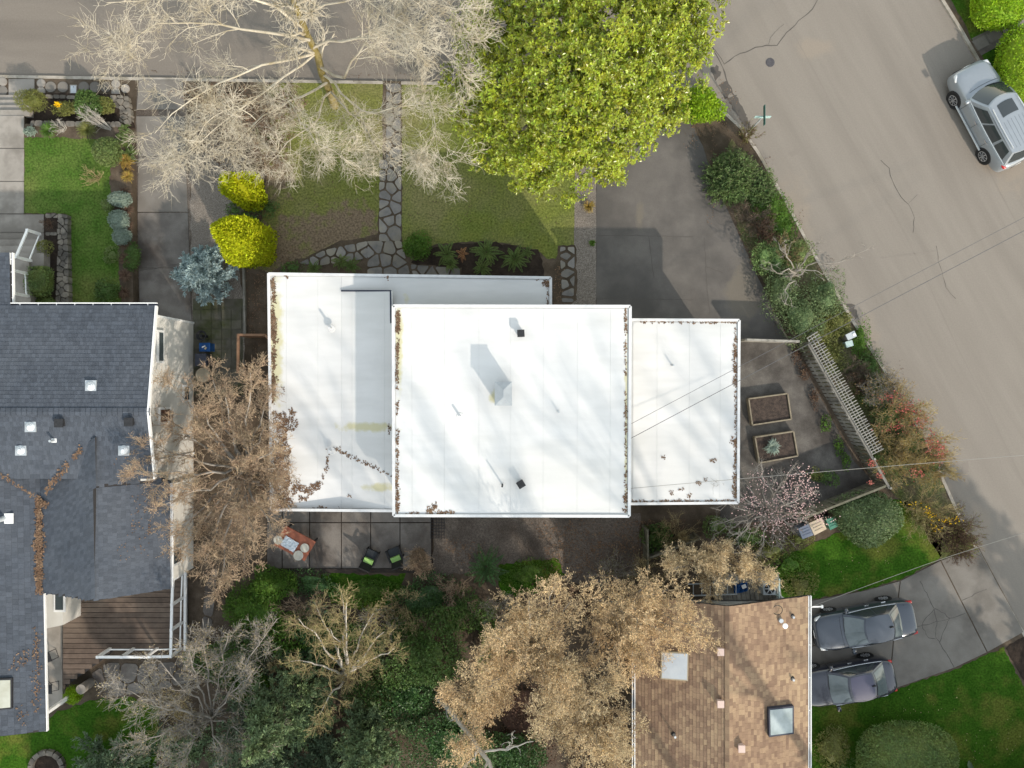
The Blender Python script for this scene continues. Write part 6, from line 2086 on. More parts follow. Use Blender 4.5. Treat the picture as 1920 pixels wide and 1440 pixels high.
# multi-stemmed grey tree, middle bottom
T = [[(640, 1262, .0, .10), (648, 1266, 1.0, .09), (655, 1270, 2.0, .07)]]
for (u, v, z, zz) in ((640, 1110, 4.2, 1.2), (700, 1150, 4.0, 1.4), (740, 1215, 4.2, 1.4), (560, 1160, 4.2, 1.3), (545, 1240, 4.4, 1.3), (600, 1340, 4.8, 1.5), (650, 1130, 4.6, 1.2), (690, 1240, 4.4, 1.5), (590, 1130, 4.0, 1.0), (720, 1185, 4.5, 1.2), (620, 1180, 4.0, 1.6)):
    T.append([(650, 1267, zz, .055), (650 + (u - 650) * .5, 1267 + (v - 1267) * .5 - 6, (zz + z) * .55, .035), (u, v, z, .01)])
bare_tree('grey_tree', 'leafless multi-stemmed grey tree in the back planting', T, [(10, 1.0, (.3, .8), 5, .22, .6), (7, .55, (.3, .9), 4, .28, .65), (4, .3, (.3, 1.0), 2, .3, .8)], m_bark_white, m_drygrass, 71, up=.1, buds=m_olive, budargs=(1, .05, .02))
# leaning grey trees, bottom left
T = [[(430, 1330, .0, .12), (400, 1345, 1.4, .10), (360, 1362, 3.0, .08)]]
for (u, v, z, zz) in ((220, 1290, 4.5, 2.0), (260, 1390, 4.5, 2.2), (330, 1440, 5.0, 2.2), (420, 1440, 5.0, 1.8), (430, 1180, 4.4, 1.6), (480, 1250, 4.6, 1.4), (350, 1210, 4.6, 1.8), (300, 1240, 4.6, 2.0), (520, 1160, 4.5, 1.2), (500, 1390, 4.6, 1.2), (380, 1160, 4.2, 1.6), (260, 1310, 4.8, 2.4)):
    T.append([(395, 1346, zz, .042), (395 + (u - 395) * .5, 1346 + (v - 1346) * .5, (zz + z) * .55, .026), (u, v, z, .01)])
bare_tree('grey_tree', 'tangled leafless grey tree beside the paved path at the lower left', T, [(11, 1.2, (.3, .9), 5, .24, .6), (8, .6, (.35, 1.0), 4, .3, .65), (5, .32, (.3, 1.0), 2, .3, .8)], m_bark_grey, m_bark_grey, 72, up=.06, buds=m_drygrass, budargs=(1, .05, .02))
# evergreens along the bottom
conifer('fir_tree', 'grey-green evergreen tree at the bottom, left of centre', 560, 1290, 6.5, 2.2, 26, m_pine, 81, per=150, leaf=.17, group='evergreens along the bottom')
conifer('fir_tree', 'large blue-green evergreen filling the lower left bottom edge', 520, 1360, 6.8, 2.6, 28, m_fir, 82, per=150, leaf=.18, group='evergreens along the bottom')
conifer('fir_tree', 'slender evergreen at the bottom with upright branch tips', 712, 1345, 5.6, 1.7, 20, m_pine, 83, per=150, leaf=.17, group='evergreens along the bottom', droop=-.3)
conifer('fir_tree', 'evergreen at the bottom edge beside the dark ivy mass', 640, 1420, 5.0, 2.0, 20, m_fir, 84, per=130, leaf=.17, group='evergreens along the bottom')
conifer('fir_tree', 'grey-green evergreen at the bottom left corner of the planting', 240, 1430, 3.5, 2.4, 20, m_fir, 85, per=130, leaf=.17, group='evergreens along the bottom')
for k, (u, v, ru, rv, h_, lb) in enumerate(((800, 1225, 55, 60, 2.6, 'dark glossy evergreen shrub in the middle of the planting'), (770, 1310, 50, 50, 2.0, 'very dark evergreen shrub in the shade of the planting'), (860, 1150, 46, 38, 1.6, 'dark leafy shrub below the mulch yard'),
                                            (850, 1390, 70, 60, 2.2, 'dark ivy mass around the white dead trunk'), (700, 1300, 40, 40, 1.4, 'dark ivy between two evergreens'), (600, 1200, 60, 40, 1.0, 'dark ivy under the multi-stemmed grey tree'), (430, 1240, 60, 60, .9, 'dark green undergrowth below the leaning grey trees'),
                                            (960, 1420, 60, 40, 1.6, 'ivy-dark shrub at the foot of the tan tree'), (1230, 1010, 24, 26, .8, 'small dark shrub at the corner of the main white roof'))):
    bush('evergreen_shrub', lb, u, v, ru * 1.1, rv * 1.1, h_, int(ru * rv * 3.6), .075, m_ivy if k % 2 else m_ball_dark, amp=.4, core=.42, depth=.45, group='dark evergreen shrubs of the back planting')
# twiggy undergrowth filling the planting
fillers = [(470, 1200, 'grey twiggy thicket above the leaning grey trees'), (540, 1260, 'grey twiggy thicket between the two grey trees'), (580, 1130, 'olive twiggy thicket beside the yucca'), (720, 1160, 'olive twiggy thicket below the green ground cover'),
           (760, 1130, 'brown twiggy thicket right of the ground cover'), (860, 1100, 'brown twiggy thicket below the large dark fern'), (940, 1130, 'brown twiggy thicket left of the tan trees'), (700, 1270, 'grey twiggy thicket beside the slender evergreen'),
           (800, 1180, 'olive twiggy thicket over the dark shrubs'), (480, 1340, 'grey twiggy thicket at the foot of the blue-green evergreen'), (340, 1320, 'grey twiggy thicket above the lower left lawn'), (1040, 1120, 'tan twiggy thicket at the edge of the mulch yard'),
           (1150, 1070, 'reddish twiggy thicket at the mulch yard corner'), (1210, 1075, 'brown twiggy thicket by the short old fence')]
for k, (u, v, lb) in enumerate(fillers):
    twigs('thicket', lb, u, v, 1.5, 1.15, (m_bark_grey, m_drygrass, m_twig_red)[k % 3], ns=16, l1=8, l2=4, r=.012, lens=(.6, .3), seed=400 + k, up=.15, buds=(m_olive, m_drygrass, m_brownleaf)[k % 3], per=1, bsize=.06, group='twiggy thickets of the back planting')
for k, (u, v, ru, rv, mt, lb) in enumerate(((540, 1180, 50, 34, m_bright, 'bright leafy shrub right of the feathery green shrubs'), (640, 1190, 46, 30, m_ball_dark, 'mid-green leafy shrub under the multi-stemmed tree'), (760, 1190, 46, 36, m_ball_dark, 'mid-green leafy shrub in the middle of the planting'),
                                            (480, 1290, 50, 36, m_bright, 'bright green shrub among the leaning grey trees'), (690, 1220, 34, 30, m_vib, 'grey-green shrub near the multi-stemmed tree'), (920, 1210, 34, 40, m_bright, 'bright green shrub at the edge of the tan trees'),
                                            (350, 1400, 50, 36, m_pine, 'grey-green low shrub below the leaning grey trees'), (440, 1410, 44, 36, m_pine, 'grey-green low shrub left of the blue-green evergreen'))):
    bush('leafy_shrub', lb, u, v, ru, rv, 1.0, int(ru * rv * 2.6), .08, mt, amp=.4, core=.4, depth=.45, group='leafy shrubs of the back planting')
# white dead trunk
T = [[(795, 1280, .0, .13), (840, 1330, 2.0, .12), (885, 1380, 4.0, .10), (915, 1425, 5.6, .08), (930, 1470, 6.5, .05)],
     [(905, 1410, 5.0, .05), (950, 1405, 5.6, .035), (1000, 1390, 6.0, .015)], [(895, 1395, 4.5, .05), (890, 1420, 5.2, .03), (870, 1445, 5.8, .015)], [(915, 1425, 5.6, .05), (905, 1450, 6.2, .03), (905, 1480, 6.6, .015)], [(950, 1405, 5.6, .02), (962, 1380, 5.9, .01)]]
bare_tree('dead_tree', 'leaning bleached dead trunk at the bottom centre', T, [(3, .5, (.4, 1.0), 4, .3, .6), (3, .25, (.4, 1.0), 3, .3, .7)], m_bark_white, m_bark_white, 75)

m_tantwig = M('tan_twig', (.40, .31, .19), (.33, .26, .17), 4, rough=.95, island=.25)
# ================================================================== tan budding trees
def tan_tree(label, base, tops, seed, mat, h, lv=None, group='tan budding trees', n0=3):
    """base pixel; tops (u,v,r px) are crown lobes seen from above"""
    rg = random.Random(seed)
    T = [[(base[0], base[1], .0, .14), (base[0] + 2, base[1] + 6, h * .25, .11), (base[0] + 4, base[1] + 12, h * .45, .07)]]
    for (u, v, r_) in tops:
        for k in range(n0):
            a = rg.uniform(0, 6.28)
            z1 = h * rg.uniform(.72, 1.0)
            q = r_ * rg.uniform(.1, .75)
            uu, vv = u + q * math.cos(a), v + q * math.sin(a)
            T.append([(base[0] + 2, base[1] + 6, h * rg.uniform(.15, .42), .05), ((base[0] * .55 + uu * .45), (base[1] * .55 + vv * .45), h * .6, .035), (uu, vv, z1, .01)])
    return bare_tree('budding_tree', label, T, lv or [(9, 1.1, (.3, .85), 5, .22, .6), (8, .6, (.35, 1.0), 4, .28, .65), (3, .32, (.3, 1.0), 2, .3, .8)], m_bark_grey, m_tantwig, seed, buds=mat, aspect=.42, budargs=(5, .062, .025), up=.12, group=group)


tan_tree('tan budding tree left of the brown roof, tallest of the group', (1000, 1230), [(960, 1160, 60), (1000, 1230, 70), (930, 1260, 60), (1060, 1190, 60), (1040, 1300, 60), (930, 1200, 50), (985, 1130, 40), (900, 1220, 45), (1050, 1110, 40)], 91, m_tan, 7.0)
tan_tree('broad tan budding tree beside the gutter of the brown roof', (1080, 1320), [(1100, 1350, 70), (1150, 1290, 60), (1000, 1380, 70), (1090, 1430, 70), (1175, 1370, 46), (1150, 1450, 60), (1020, 1320, 50), (1150, 1410, 50), (1060, 1250, 50)], 92, m_tan2, 6.5)
tan_tree('golden budding tree overhanging the upper left of the brown roof', (1150, 1130), [(1200, 1110, 50), (1260, 1140, 55), (1310, 1170, 45), (1180, 1180, 60), (1120, 1130, 50), (1250, 1200, 55), (1160, 1230, 60), (1215, 1240, 50), (1120, 1200, 60)], 93, m_tan, 6.2)
tan_tree('pale tan budding tree between the blossom tree and brown roof', (1330, 1040), [(1300, 1055, 55), (1360, 1045, 50), (1400, 1060, 50), (1330, 1085, 40), (1430, 1075, 36), (1270, 1075, 45)], 94, m_tan2, 3.6, [(9, .7, (.3, .85), 5, .22, .6), (7, .4, (.35, 1.0), 4, .28, .65), (4, .22, (.3, 1.0), 2, .3, .8)])
tan_tree('tan budding tree with a pale green patch at the planting edge', (900, 1310), [(890, 1330, 50), (860, 1290, 40), (930, 1320, 60), (870, 1400, 40), (960, 1300, 50)], 95, m_tan, 5.2)
bush('low_shrub', 'brown twiggy undergrowth below the tan trees', 1080, 1130, 80, 30, .5, 3000, .08, m_brownleaf, amp=.3, core=.4)
bush('low_shrub', 'brown dry undergrowth along the brown roof gutter', 1120, 1400, 60, 80, .6, 3500, .08, m_brownleaf, amp=.3, core=.4)
bush('low_shrub', 'brown dry undergrowth at the bottom between tan trees', 980, 1340, 90, 80, .6, 4500, .08, m_brownleaf, amp=.3, core=.4)

# ================================================================== tall neighbours beyond the lower edge of the picture that shade the yards
for k, (u, v, h_, rb) in enumerate(((700, 1720, 13.0, 3.2), (520, 1640, 10.5, 2.8), (330, 1700, 11.0, 3.0))):
    conifer('tall_fir', ['tall dark fir beyond the lower edge, in the middle', 'tall dark fir beyond the lower edge, behind the evergreens', 'tall dark fir beyond the lower edge, leftmost'][k], u, v, h_, rb, 30, m_fir, 200 + k, per=28, leaf=.46, group='firs beyond the lower edge')
for k, (u, v, h_, rb) in enumerate(((1850, 1560, 9.5, 3.2), (1990, 1500, 8.5, 2.8), (2130, 1420, 9.0, 2.8), (1760, 1640, 9.0, 3.0), (2020, 1640, 12.0, 3.4))):
    conifer('garden_fir', ['dark fir just beyond the lower right edge of the lawn', 'dark fir beyond the lower right corner', 'dark fir across the street beyond the right edge', 'dark fir below the clipped dome', 'taller dark fir beyond the lower right corner'][k], u, v, h_, rb, 26, m_fir, 220 + k, per=28, leaf=.46, group='firs beyond the lower right edge')
for k, (u, v, h_, r_) in enumerate(((1404, 1640, 21.0, 3.4), (1650, 1650, 22.0, 3.2), (1215, 1640, 19.5, 3.2), (1900, 1700, 20.0, 3.0))):
    rg = random.Random(300 + k)
    x, y, _ = P(u, v, 0)
    sc_ = lambda a, b, z: (960 + a * F / (H - z), 720 - b * F / (H - z), z)
    T = [[sc_(x, y, 0) + (.26,), sc_(x + .2, y, h_ * .3) + (.22,), sc_(x, y + .2, h_ * .62) + (.14,), sc_(x, y, h_ * .97) + (.03,)]]
    for j in range(18):
        a = rg.uniform(0, 6.28)
        z0 = h_ * rg.uniform(.35, .75)
        rr = r_ * rg.uniform(.4, 1.0)
        z1 = min(h_, z0 + h_ * rg.uniform(.18, .32))
        T.append([sc_(x, y, z0) + (.07,), sc_(x + rr * .55 * math.cos(a), y + rr * .55 * math.sin(a), z0 + (z1 - z0) * .5) + (.05,), sc_(x + rr * math.cos(a), y + rr * math.sin(a), z1) + (.015,)])
    bare_tree('tall_bare_tree', ['tall leafless tree beyond the lower edge, below the brown roof', 'tall leafless tree beyond the lower edge, below the front lawn', 'tall leafless tree beyond the lower edge, below the tan trees', 'tall leafless tree beyond the lower right corner'][k], T,
              [(9, 1.7, (.3, .7), 4, .2, .6), (7, .9, (.3, .9), 2, .25, .8)], m_bark, m_bark, 310 + k, up=.2, group='tall leafless trees beyond the lower edge')

litter('leaf_litter', [(620, 400, 90, 60), (880, 380, 110, 80), (640, 250, 70, 80), (900, 250, 100, 60)], lambda u, v: P(u, v, .104), m_brownleaf, .012, .06, 64, 'a few dry leaves scattered over the front lawns')
litter('leaf_litter', [(1700, 1330, 150, 60), (1620, 1060, 80, 40), (1850, 1400, 80, 80)], lambda u, v: P(u, v, .105), m_drygrass, .006, .05, 65, 'a few pale leaves scattered over the right-hand lawns')
litter('leaf_litter', [(1350, 205, 30, 40), (1300, 240, 20, 40), (1400, 430, 16, 60), (1340, 330, 14, 60), (1460, 590, 16, 40)], lambda u, v: P(u, v, .108), m_debris, .12, .05, 66, 'brown debris along the right edge of the asphalt driveway')
litter('leaf_litter', [(1440, 300, 10, 16), (1500, 410, 6, 30), (1560, 510, 8, 30), (1620, 620, 8, 20), (1690, 720, 8, 30), (1755, 850, 8, 30), (1800, 950, 8, 30), (1360, 190, 20, 20), (700, 140, 160, 4), (300, 134, 120, 4)], lambda u, v: P(u, v, .010), m_brownleaf, .10, .05, 67, 'grit and leaf debris washed along the street gutters')

# ------------------------------------------------------------------ fences, trellis, street sign
m_fence = m_greywood
# slatted fence along the side yard, seen leaning outwards
f0, f1 = Vector(P(1494, 648, G)), Vector(P(1641, 910, G))
FH = 1.15
ft = thing('slatted_fence', 'weathered board fence along the side yard below the trellis', 'fence', tuple(f0))
nb = 38
dv = (f1 - f0)
dl = dv.length
dh = dv.normalized()
ang = math.atan2(dh.y, dh.x)
me_b = bpy.data.meshes.new('board')
bb = MB().box((0, 0, FH / 2), (dl / nb * .66, .03, FH))
me_b.from_pydata(bb.V, [], bb.F)
me_b.materials.append(m_fence)
me_m = me_b.copy()
me_m.materials[0] = m_moswood
rgf = random.Random(4)
for k in range(nb):
    o = bpy.data.objects.new('board', me_m if k > 26 or k < 4 else me_b)
    COL.objects.link(o)
    o.parent = ft
    o.location = dv * ((k + .5) / nb)
    o.rotation_euler = (rgf.uniform(-.02, .02), rgf.uniform(-.015, .015), ang)
nrm = Vector((-dh.y, dh.x, 0))
if nrm.x < 0:
    nrm = -nrm
for z in (.3, FH - .12):
    MB().beam(f0 + nrm * .04 + Vector((0, 0, z)), f1 + nrm * .04 + Vector((0, 0, z)), .05, .09).build('rail', m_fence, ft)
for k in range(6):
    p = f0 + dv * (k / 5) + nrm * .09
    MB().box((p.x, p.y, G + .62), (.09, .09, 1.24), ang).build('post', m_fence, ft)
MB().beam(f0 + nrm * .05 + Vector((0, 0, FH + .03)), f1 + nrm * .05 + Vector((0, 0, FH + .03)), .11, .035).build('cap_rail', m_fence, ft)
# flat trellis laid along the top
t0 = f0 + nrm * .10 + Vector((0, 0, FH + .07)) - dh * .25
t1 = t0 + dh * (dl * .80)
tt = thing('trellis', 'pale grey ladder-like trellis projecting from the top of the board fence', 'trellis', (t0.x, t0.y, G))
ns = 47
me_s = bpy.data.meshes.new('slat')
bb = MB().box((0, .26, 0), (.035, .58, .035))
me_s.from_pydata(bb.V, [], bb.F)
m_trel = M('trellis_wood', (.29, .275, .245), (.22, .21, .185), 5, rough=.9, island=.15)
me_s.materials.append(m_trel)
for k in range(ns):
    o = bpy.data.objects.new('slat', me_s)
    COL.objects.link(o)
    o.parent = tt
    p = t0 + (t1 - t0) * (k / (ns - 1))
    o.location = p - Vector((t0.x, t0.y, G)) + Vector((0, 0, .03))
    o.rotation_euler = (0, 0, math.atan2(nrm.y, nrm.x) - math.pi / 2 + rgf.uniform(-.05, .05))
for d in (.02, .18, .34):
    MB().beam(t0 + nrm * d, t1 + nrm * d, .04, .03).build('runner', m_trel, tt)
for k in range(5):
    p = t0 + (t1 - t0) * (k / 4) + nrm * .5
    MB().box((p.x, p.y, (G + p.z) / 2), (.07, .07, p.z - G), ang).build('post', m_fence, tt)


def board_fence(label, a, b, h, n, mat, cap=.09):
    a, b = Vector(P(*a, G)), Vector(P(*b, G))
    t = thing('board_fence', label, 'fence', tuple(a))
    v = b - a
    an = math.atan2(v.y, v.x)
    me = bpy.data.meshes.new('board')
    q = MB().box((0, 0, h / 2), (v.length / n * .9, .025, h))
    me.from_pydata(q.V, [], q.F)
    me.materials.append(mat)
    for k in range(n):
        o = bpy.data.objects.new('board', me)
        COL.objects.link(o)
        o.parent = t
        o.location = v * ((k + .5) / n)
        o.rotation_euler = (rgf.uniform(-.02, .02), 0, an)
    MB().beam(a + Vector((0, 0, h + .02)), b + Vector((0, 0, h + .02)), cap, .04).build('cap_rail', mat, t)
    for k in range(max(2, int(v.length / 2) + 1)):
        p = a + v * (k / max(1, int(v.length / 2)))
        MB().box((p.x, p.y, G + h / 2), (.1, .1, h), an).build('post', mat, t)
    return t


board_fence('straight fence from the garage corner to the trellis', (1384, 640), (1478, 643), 1.2, 20, m_greywood, .10)
board_fence('slanting fence between the side yard and the bins', (1632, 904), (1485, 962), 1.3, 30, m_moswood)
board_fence('short old fence behind the pale tan tree', (1300, 1000), (1210, 1035), 1.1, 18, m_moswood)
board_fence('thin post and board fence beside the main white roof', (1205, 985), (1206, 1055), 1.2, 12, m_moswood, .07)
# cedar frame between the two houses
cf = thing('cedar_frame', 'orange cedar fence frame between the pavers and the white house', 'fence', P(450, 630, G))
for a, b in (((449, 628), (497, 628)), ((497, 628), (506, 637)), ((447, 626), (446, 700))):
    MB().beam(P(*a, 1.5), P(*b, 1.5), .10, .10).build('top_beam', m_cedar, cf)
for u, v in ((449, 628), (497, 628), (446, 690)):
    p = P(u, v, 1.45)
    MB().box((p[0], p[1], .78), (.1, .1, 1.4)).build('post', m_cedar, cf)
MB().beam(P(457, 500, .2), P(460, 626, .2), .09, .16).build('edging', m_greywood, cf)
for k in range(9):
    p = P(454 + k * 5, 628, 1.4)
    MB().box((p[0], p[1] - .03, .76), (.1, .02, 1.3)).build('board', m_cedar, cf)

# street sign on its pole: two crossed blades seen edge-on from above
p0 = P(1404, 247, G)
sg = thing('street_sign', 'street name sign pole with two crossed green blades at the corner', 'sign', p0)
SZ = 1.75
MB().tube([p0, (p0[0], p0[1], SZ + .1)], .035, 8).build('pole', m_galv, sg)
m_sgreen = M('sign_green', (.03, .10, .085), rough=.4)
m_sgreen2 = M('sign_pale_edge', (.36, .52, .50), rough=.4)
MB().box((p0[0], p0[1], SZ + .16), (.70, .025, .2)).build('blade', m_sgreen2, sg)
MB().box((p0[0], p0[1], SZ + .38), (.025, .86, .2)).build('blade', m_sgreen, sg)
MB().box((p0[0], p0[1], SZ + .27), (.05, .05, .08)).build('bracket', m_galv, sg)

# utility pedestals
p = P(1590, 630, .35)
up = thing('utility_pedestal', 'rounded pale grey utility pedestal by the kerb', 'utility box', (p[0], p[1], G))
MB().box((p[0], p[1], .35), (.42, .26, .5), .45).build('body', m_conc_light, up)
MB().box((p[0], p[1], .63), (.44, .28, .07), .45).build('lid', M('grey_plastic', (.42, .45, .47), rough=.5), up)
MB().box((p[0] + .12, p[1] + .05, .68), (.12, .1, .04), .45).build('latch', m_white, up)
p = P(1589, 645, .3)
up = thing('utility_pedestal', 'small pale green utility box below the rounded pedestal', 'utility box', (p[0], p[1], G))
m_ugreen = M('pale_green_plastic', (.40, .50, .48), rough=.5)
MB().box((p[0], p[1], .28), (.30, .24, .36), .3).build('body', m_ugreen, up)
MB().box((p[0], p[1], .475), (.33, .27, .04), .3).build('lid', m_ugreen, up)

# raised planter beds
m_bedwood = M('weathered_bed_board', (.27, .23, .165), (.19, .16, .115), 5, rough=.9)
m_bedsoil = M('planter_soil', (.040, .031, .026), (.085, .062, .050), 6, rough=.95, bump=.9, bscale=30, grain=.4, gscale=30)
for lb, cs in (('upper wooden raised bed of bare soil in the side yard', [(1404, 748), (1477, 738), (1484, 786), (1411, 797)]), ('lower wooden raised bed with a few greens in the side yard', [(1416, 820), (1488, 809), (1496, 855), (1424, 868)])):
    pz = .42
    W = [Vector(P(u, v, pz)) for u, v in cs]
    c = sum(W, Vector()) / 4
    t = thing('raised_bed', lb, 'planter', (c.x, c.y, .11), 0, 'raised beds in the side yard')
    for k in range(4):
        a, b = W[k].copy(), W[(k + 1) % 4].copy()
        a.z = b.z = .27
        MB().beam(a, b, .06, .32).build('side_board', m_bedwood, t)
    ins = [w + (c - w).normalized() * .06 for w in W]
    MB().prism([(w.x, w.y) for w in ins], .11, .36).build('soil', m_bedsoil, t)

# wheeled bins
def bin_(label, cs, h, mat, lidm):
    W = [Vector(P(u, v, h)) for u, v in cs]
    c = sum(W, Vector()) / 4
    t = thing('wheeled_bin', label, 'bin', (c.x, c.y, G), 0, 'bins by the side fence')
    lo = [c + (w - c) * .78 for w in W]
    V = [(w.x, w.y, G + .06) for w in lo] + [(w.x, w.y, h - .08) for w in [c + (x - c) * .95 for x in W]]
    MB().add(V, [(3, 2, 1, 0), (4, 5, 6, 7), (0, 1, 5, 4), (1, 2, 6, 5), (2, 3, 7, 6), (3, 0, 4, 7)]).build('body', mat, t)
    lid = MB().prism([(w.x, w.y) for w in W], h - .07, h).build('lid', lidm, t)
    for k in range(3):
        f = .25 + .25 * k
        a, b = W[0] + (W[3] - W[0]) * f, W[1] + (W[2] - W[1]) * f
        a2, b2 = a + (b - a) * .15, a + (b - a) * .85
        MB().beam(a2 + Vector((0, 0, .008)), b2 + Vector((0, 0, .008)), .045, .02).build('rib', lidm, lid)
    MB().beam(W[0] + Vector((0, 0, -.02)), W[1] + Vector((0, 0, -.02)), .05, .05).build('handle', mat, t)
    for q in (lo[0], lo[1]):
        MB().tube([(q.x - .03, q.y, G + .12), (q.x + .03, q.y, G + .12)], .12, 12).build('wheel', m_tyre, t)


m_bgrey = M('grey_bin', (.17, .195, .25), (.14, .16, .21), 5, rough=.55)
m_btan = M('tan_bin', (.52, .43, .31), (.46, .37, .26), 5, rough=.6)
m_bgreen = M('green_bin', (.075, .23, .155), (.06, .19, .13), 5, rough=.5)
bin_('grey-blue wheeled bin, left of three bins by the fence', [(1497, 992), (1517, 983), (1526, 1003), (1505, 1011)], 1.0, m_bgrey, m_bgrey)
bin_('tan wheeled bin, middle of three bins by the fence', [(1517, 982), (1541, 972), (1550, 992), (1527, 1004)], 1.05, m_btan, m_btan)
bin_('green wheeled bin, right of three bins by the viburnum', [(1549, 975), (1566, 970), (1571, 987), (1557, 994)], 1.0, m_bgreen, m_bgreen)

# concrete rounds in the left verge strip
rd = [(5, 153, 8), (5, 170, 9), (77, 156, 8), (77, 171, 8), (95, 163, 10), (118, 163, 10), (157, 163, 10), (178, 163, 10), (198, 163, 10), (217, 157, 8), (217, 173, 8), (235, 166, 8)]
lbs = ['concrete round left of the steps landing, nearer the kerb', 'concrete round left of the steps landing, farther from the kerb', 'small concrete round right of the landing, nearer the kerb', 'small concrete round right of the landing, farther from the kerb',
       'concrete round third in the row from the landing', 'concrete round just left of the meter lid', 'concrete round just right of the meter lid', 'concrete round second right of the meter lid', 'concrete round third right of the meter lid',
       'small concrete round near the row end, nearer the kerb', 'small concrete round near the row end, farther from the kerb', 'last concrete round beside the left driveway']
for (u, v, r_), lb in zip(rd, lbs):
    p = P(u, v, .12)
    k = (H - .12) / F
    t = thing('stepping_round', lb, 'stepping stone', (p[0], p[1], .09), 0, 'concrete rounds in the verge')
    MB().cyl((p[0], p[1], .06), r_ * k, .07, 28).build('disc', m_conc_light if r_ == 8 else m_conc, t)
    MB().cyl((p[0], p[1], .125), r_ * k * .82, .012, 28, r_ * k * .78).build('top_face', m_conc_light if r_ == 8 else m_conc, t)
t = thing('meter_lid', 'pale rectangular utility lid between the concrete rounds', 'utility lid', P(138, 167, .09))
MB().prism(PXY([(131, 159), (144, 159), (144, 176), (131, 176)], .12), .06, .125).build('frame', m_conc_light, t)
MB().prism(PXY([(132.5, 160.5), (142.5, 160.5), (142.5, 174.5), (132.5, 174.5)], .13), .12, .134).build('lid', m_galv, t)
MB().cyl(P(138, 163, .134), .02, .006, 10).build('keyhole', m_darkmetal, t)

# ------------------------------------------------------------------ things against the grey house's east wall
p = P(376, 629, .9)
t = thing('hose_reel', 'coiled dark garden hose on the cream wall', 'hose', (p[0], p[1], G))
for k in range(4):
    MB().tube([(p[0] + (.16 + .02 * k) * math.cos(i * .35), p[1] + (.16 + .02 * k) * math.sin(i * .35), .75 + .03 * k) for i in range(19)], .022, 6).build('coil', m_darkmetal, t)
MB().box((p[0] - .05, p[1], .42), (.12, .12, .66)).build('stand', m_darkmetal, t)
p = P(385, 651, .6)
m_blue = M('blue_plastic', (.012, .075, .24), (.01, .06, .19), 6, rough=.5)
t = thing('recycling_crate', 'bright blue recycling crate beside the cream wall', 'crate', (p[0], p[1], .125))
MB().box((p[0], p[1], .38), (.46, .36, .5)).build('body', m_blue, t)
MB().box((p[0], p[1], .65), (.5, .40, .05)).build('rim', m_blue, t)
MB().box((p[0] - .04, p[1] + .02, .69), (.16, .05, .04), .5).build('contents', m_white, t)
MB().box((p[0] + .05, p[1] - .05, .69), (.12, .08, .03), 1.1).build('contents', m_palewood, t)
p = P(378, 675, .8)
t = thing('wheeled_bin', 'dark grey lidded bin below the blue crate', 'bin', (p[0], p[1], .125))
MB().box((p[0], p[1], .48), (.42, .5, .72)).build('body', m_navy, t)
MB().box((p[0], p[1], .87), (.5, .56, .06)).build('lid', M('charcoal_plastic', (.05, .055, .075), rough=.5), t)
MB().box((p[0], p[1] + .28, .86), (.3, .05, .05)).build('handle', m_darkmetal, t)
p = P(383, 703, .4)
t = thing('wooden_tub', 'round brown wooden tub half hidden under the rusty tree', 'tub', (p[0], p[1], .125))
MB().cyl((p[0], p[1], .12), .30, .42, 20, .36).build('body', m_deckwood, t)
MB().cyl((p[0], p[1], .50), .33, .05, 20).build('lid', m_palewood, t)

# ------------------------------------------------------------------ patio furniture
def patio_chair(label, u, v, rz):
    p = P(u, v, .13)
    t = thing('patio_chair', label, 'chair', p, rz, 'patio chairs')
    m_rat = M('black_rattan', (.012, .012, .013), (.022, .022, .024), 30, rough=.6) if 'black_rattan' not in bpy.data.materials else bpy.data.materials['black_rattan']
    m_seat = M('slate_cushion', (.035, .040, .045), rough=.9) if 'slate_cushion' not in bpy.data.materials else bpy.data.materials['slate_cushion']
    m_green = M('lime_cushion', (.30, .50, .16), (.26, .45, .13), 8, rough=.9) if 'lime_cushion' not in bpy.data.materials else bpy.data.materials['lime_cushion']
    MB().box((0, .02, .30), (.58, .56, .10)).build('seat_frame', m_rat, t, False, True)
    MB().box((0, .10, .39), (.48, .42, .09)).build('seat_cushion', m_seat, t, False, True)
    MB().box((0, -.38, .62), (.54, .07, .62), 0, ('X', .5)).build('backrest', m_rat, t, False, True)
    MB().box((0, -.17, .52), (.44, .22, .10), 0, ('X', .25)).build('green_cushion', m_green, t, False, True)
    for sx in (-1, 1):
        MB().box((sx * .30, .02, .53), (.07, .58, .05)).build('armrest', m_rat, t, False, True)
        for sy in (-.22, .26):
            MB().box((sx * .28, sy, .14), (.05, .05, .28)).build('leg', m_rat, t, False, True)
            MB().box((sx * .30, sy, .42), (.04, .04, .2)).build('arm_post', m_rat, t, False, True)
    return t


patio_chair('black patio chair with green cushion, left of the pair', 698, 1040, -.42)
patio_chair('black patio chair with green cushion, beside the twiggy shrub', 743, 1036, .38)

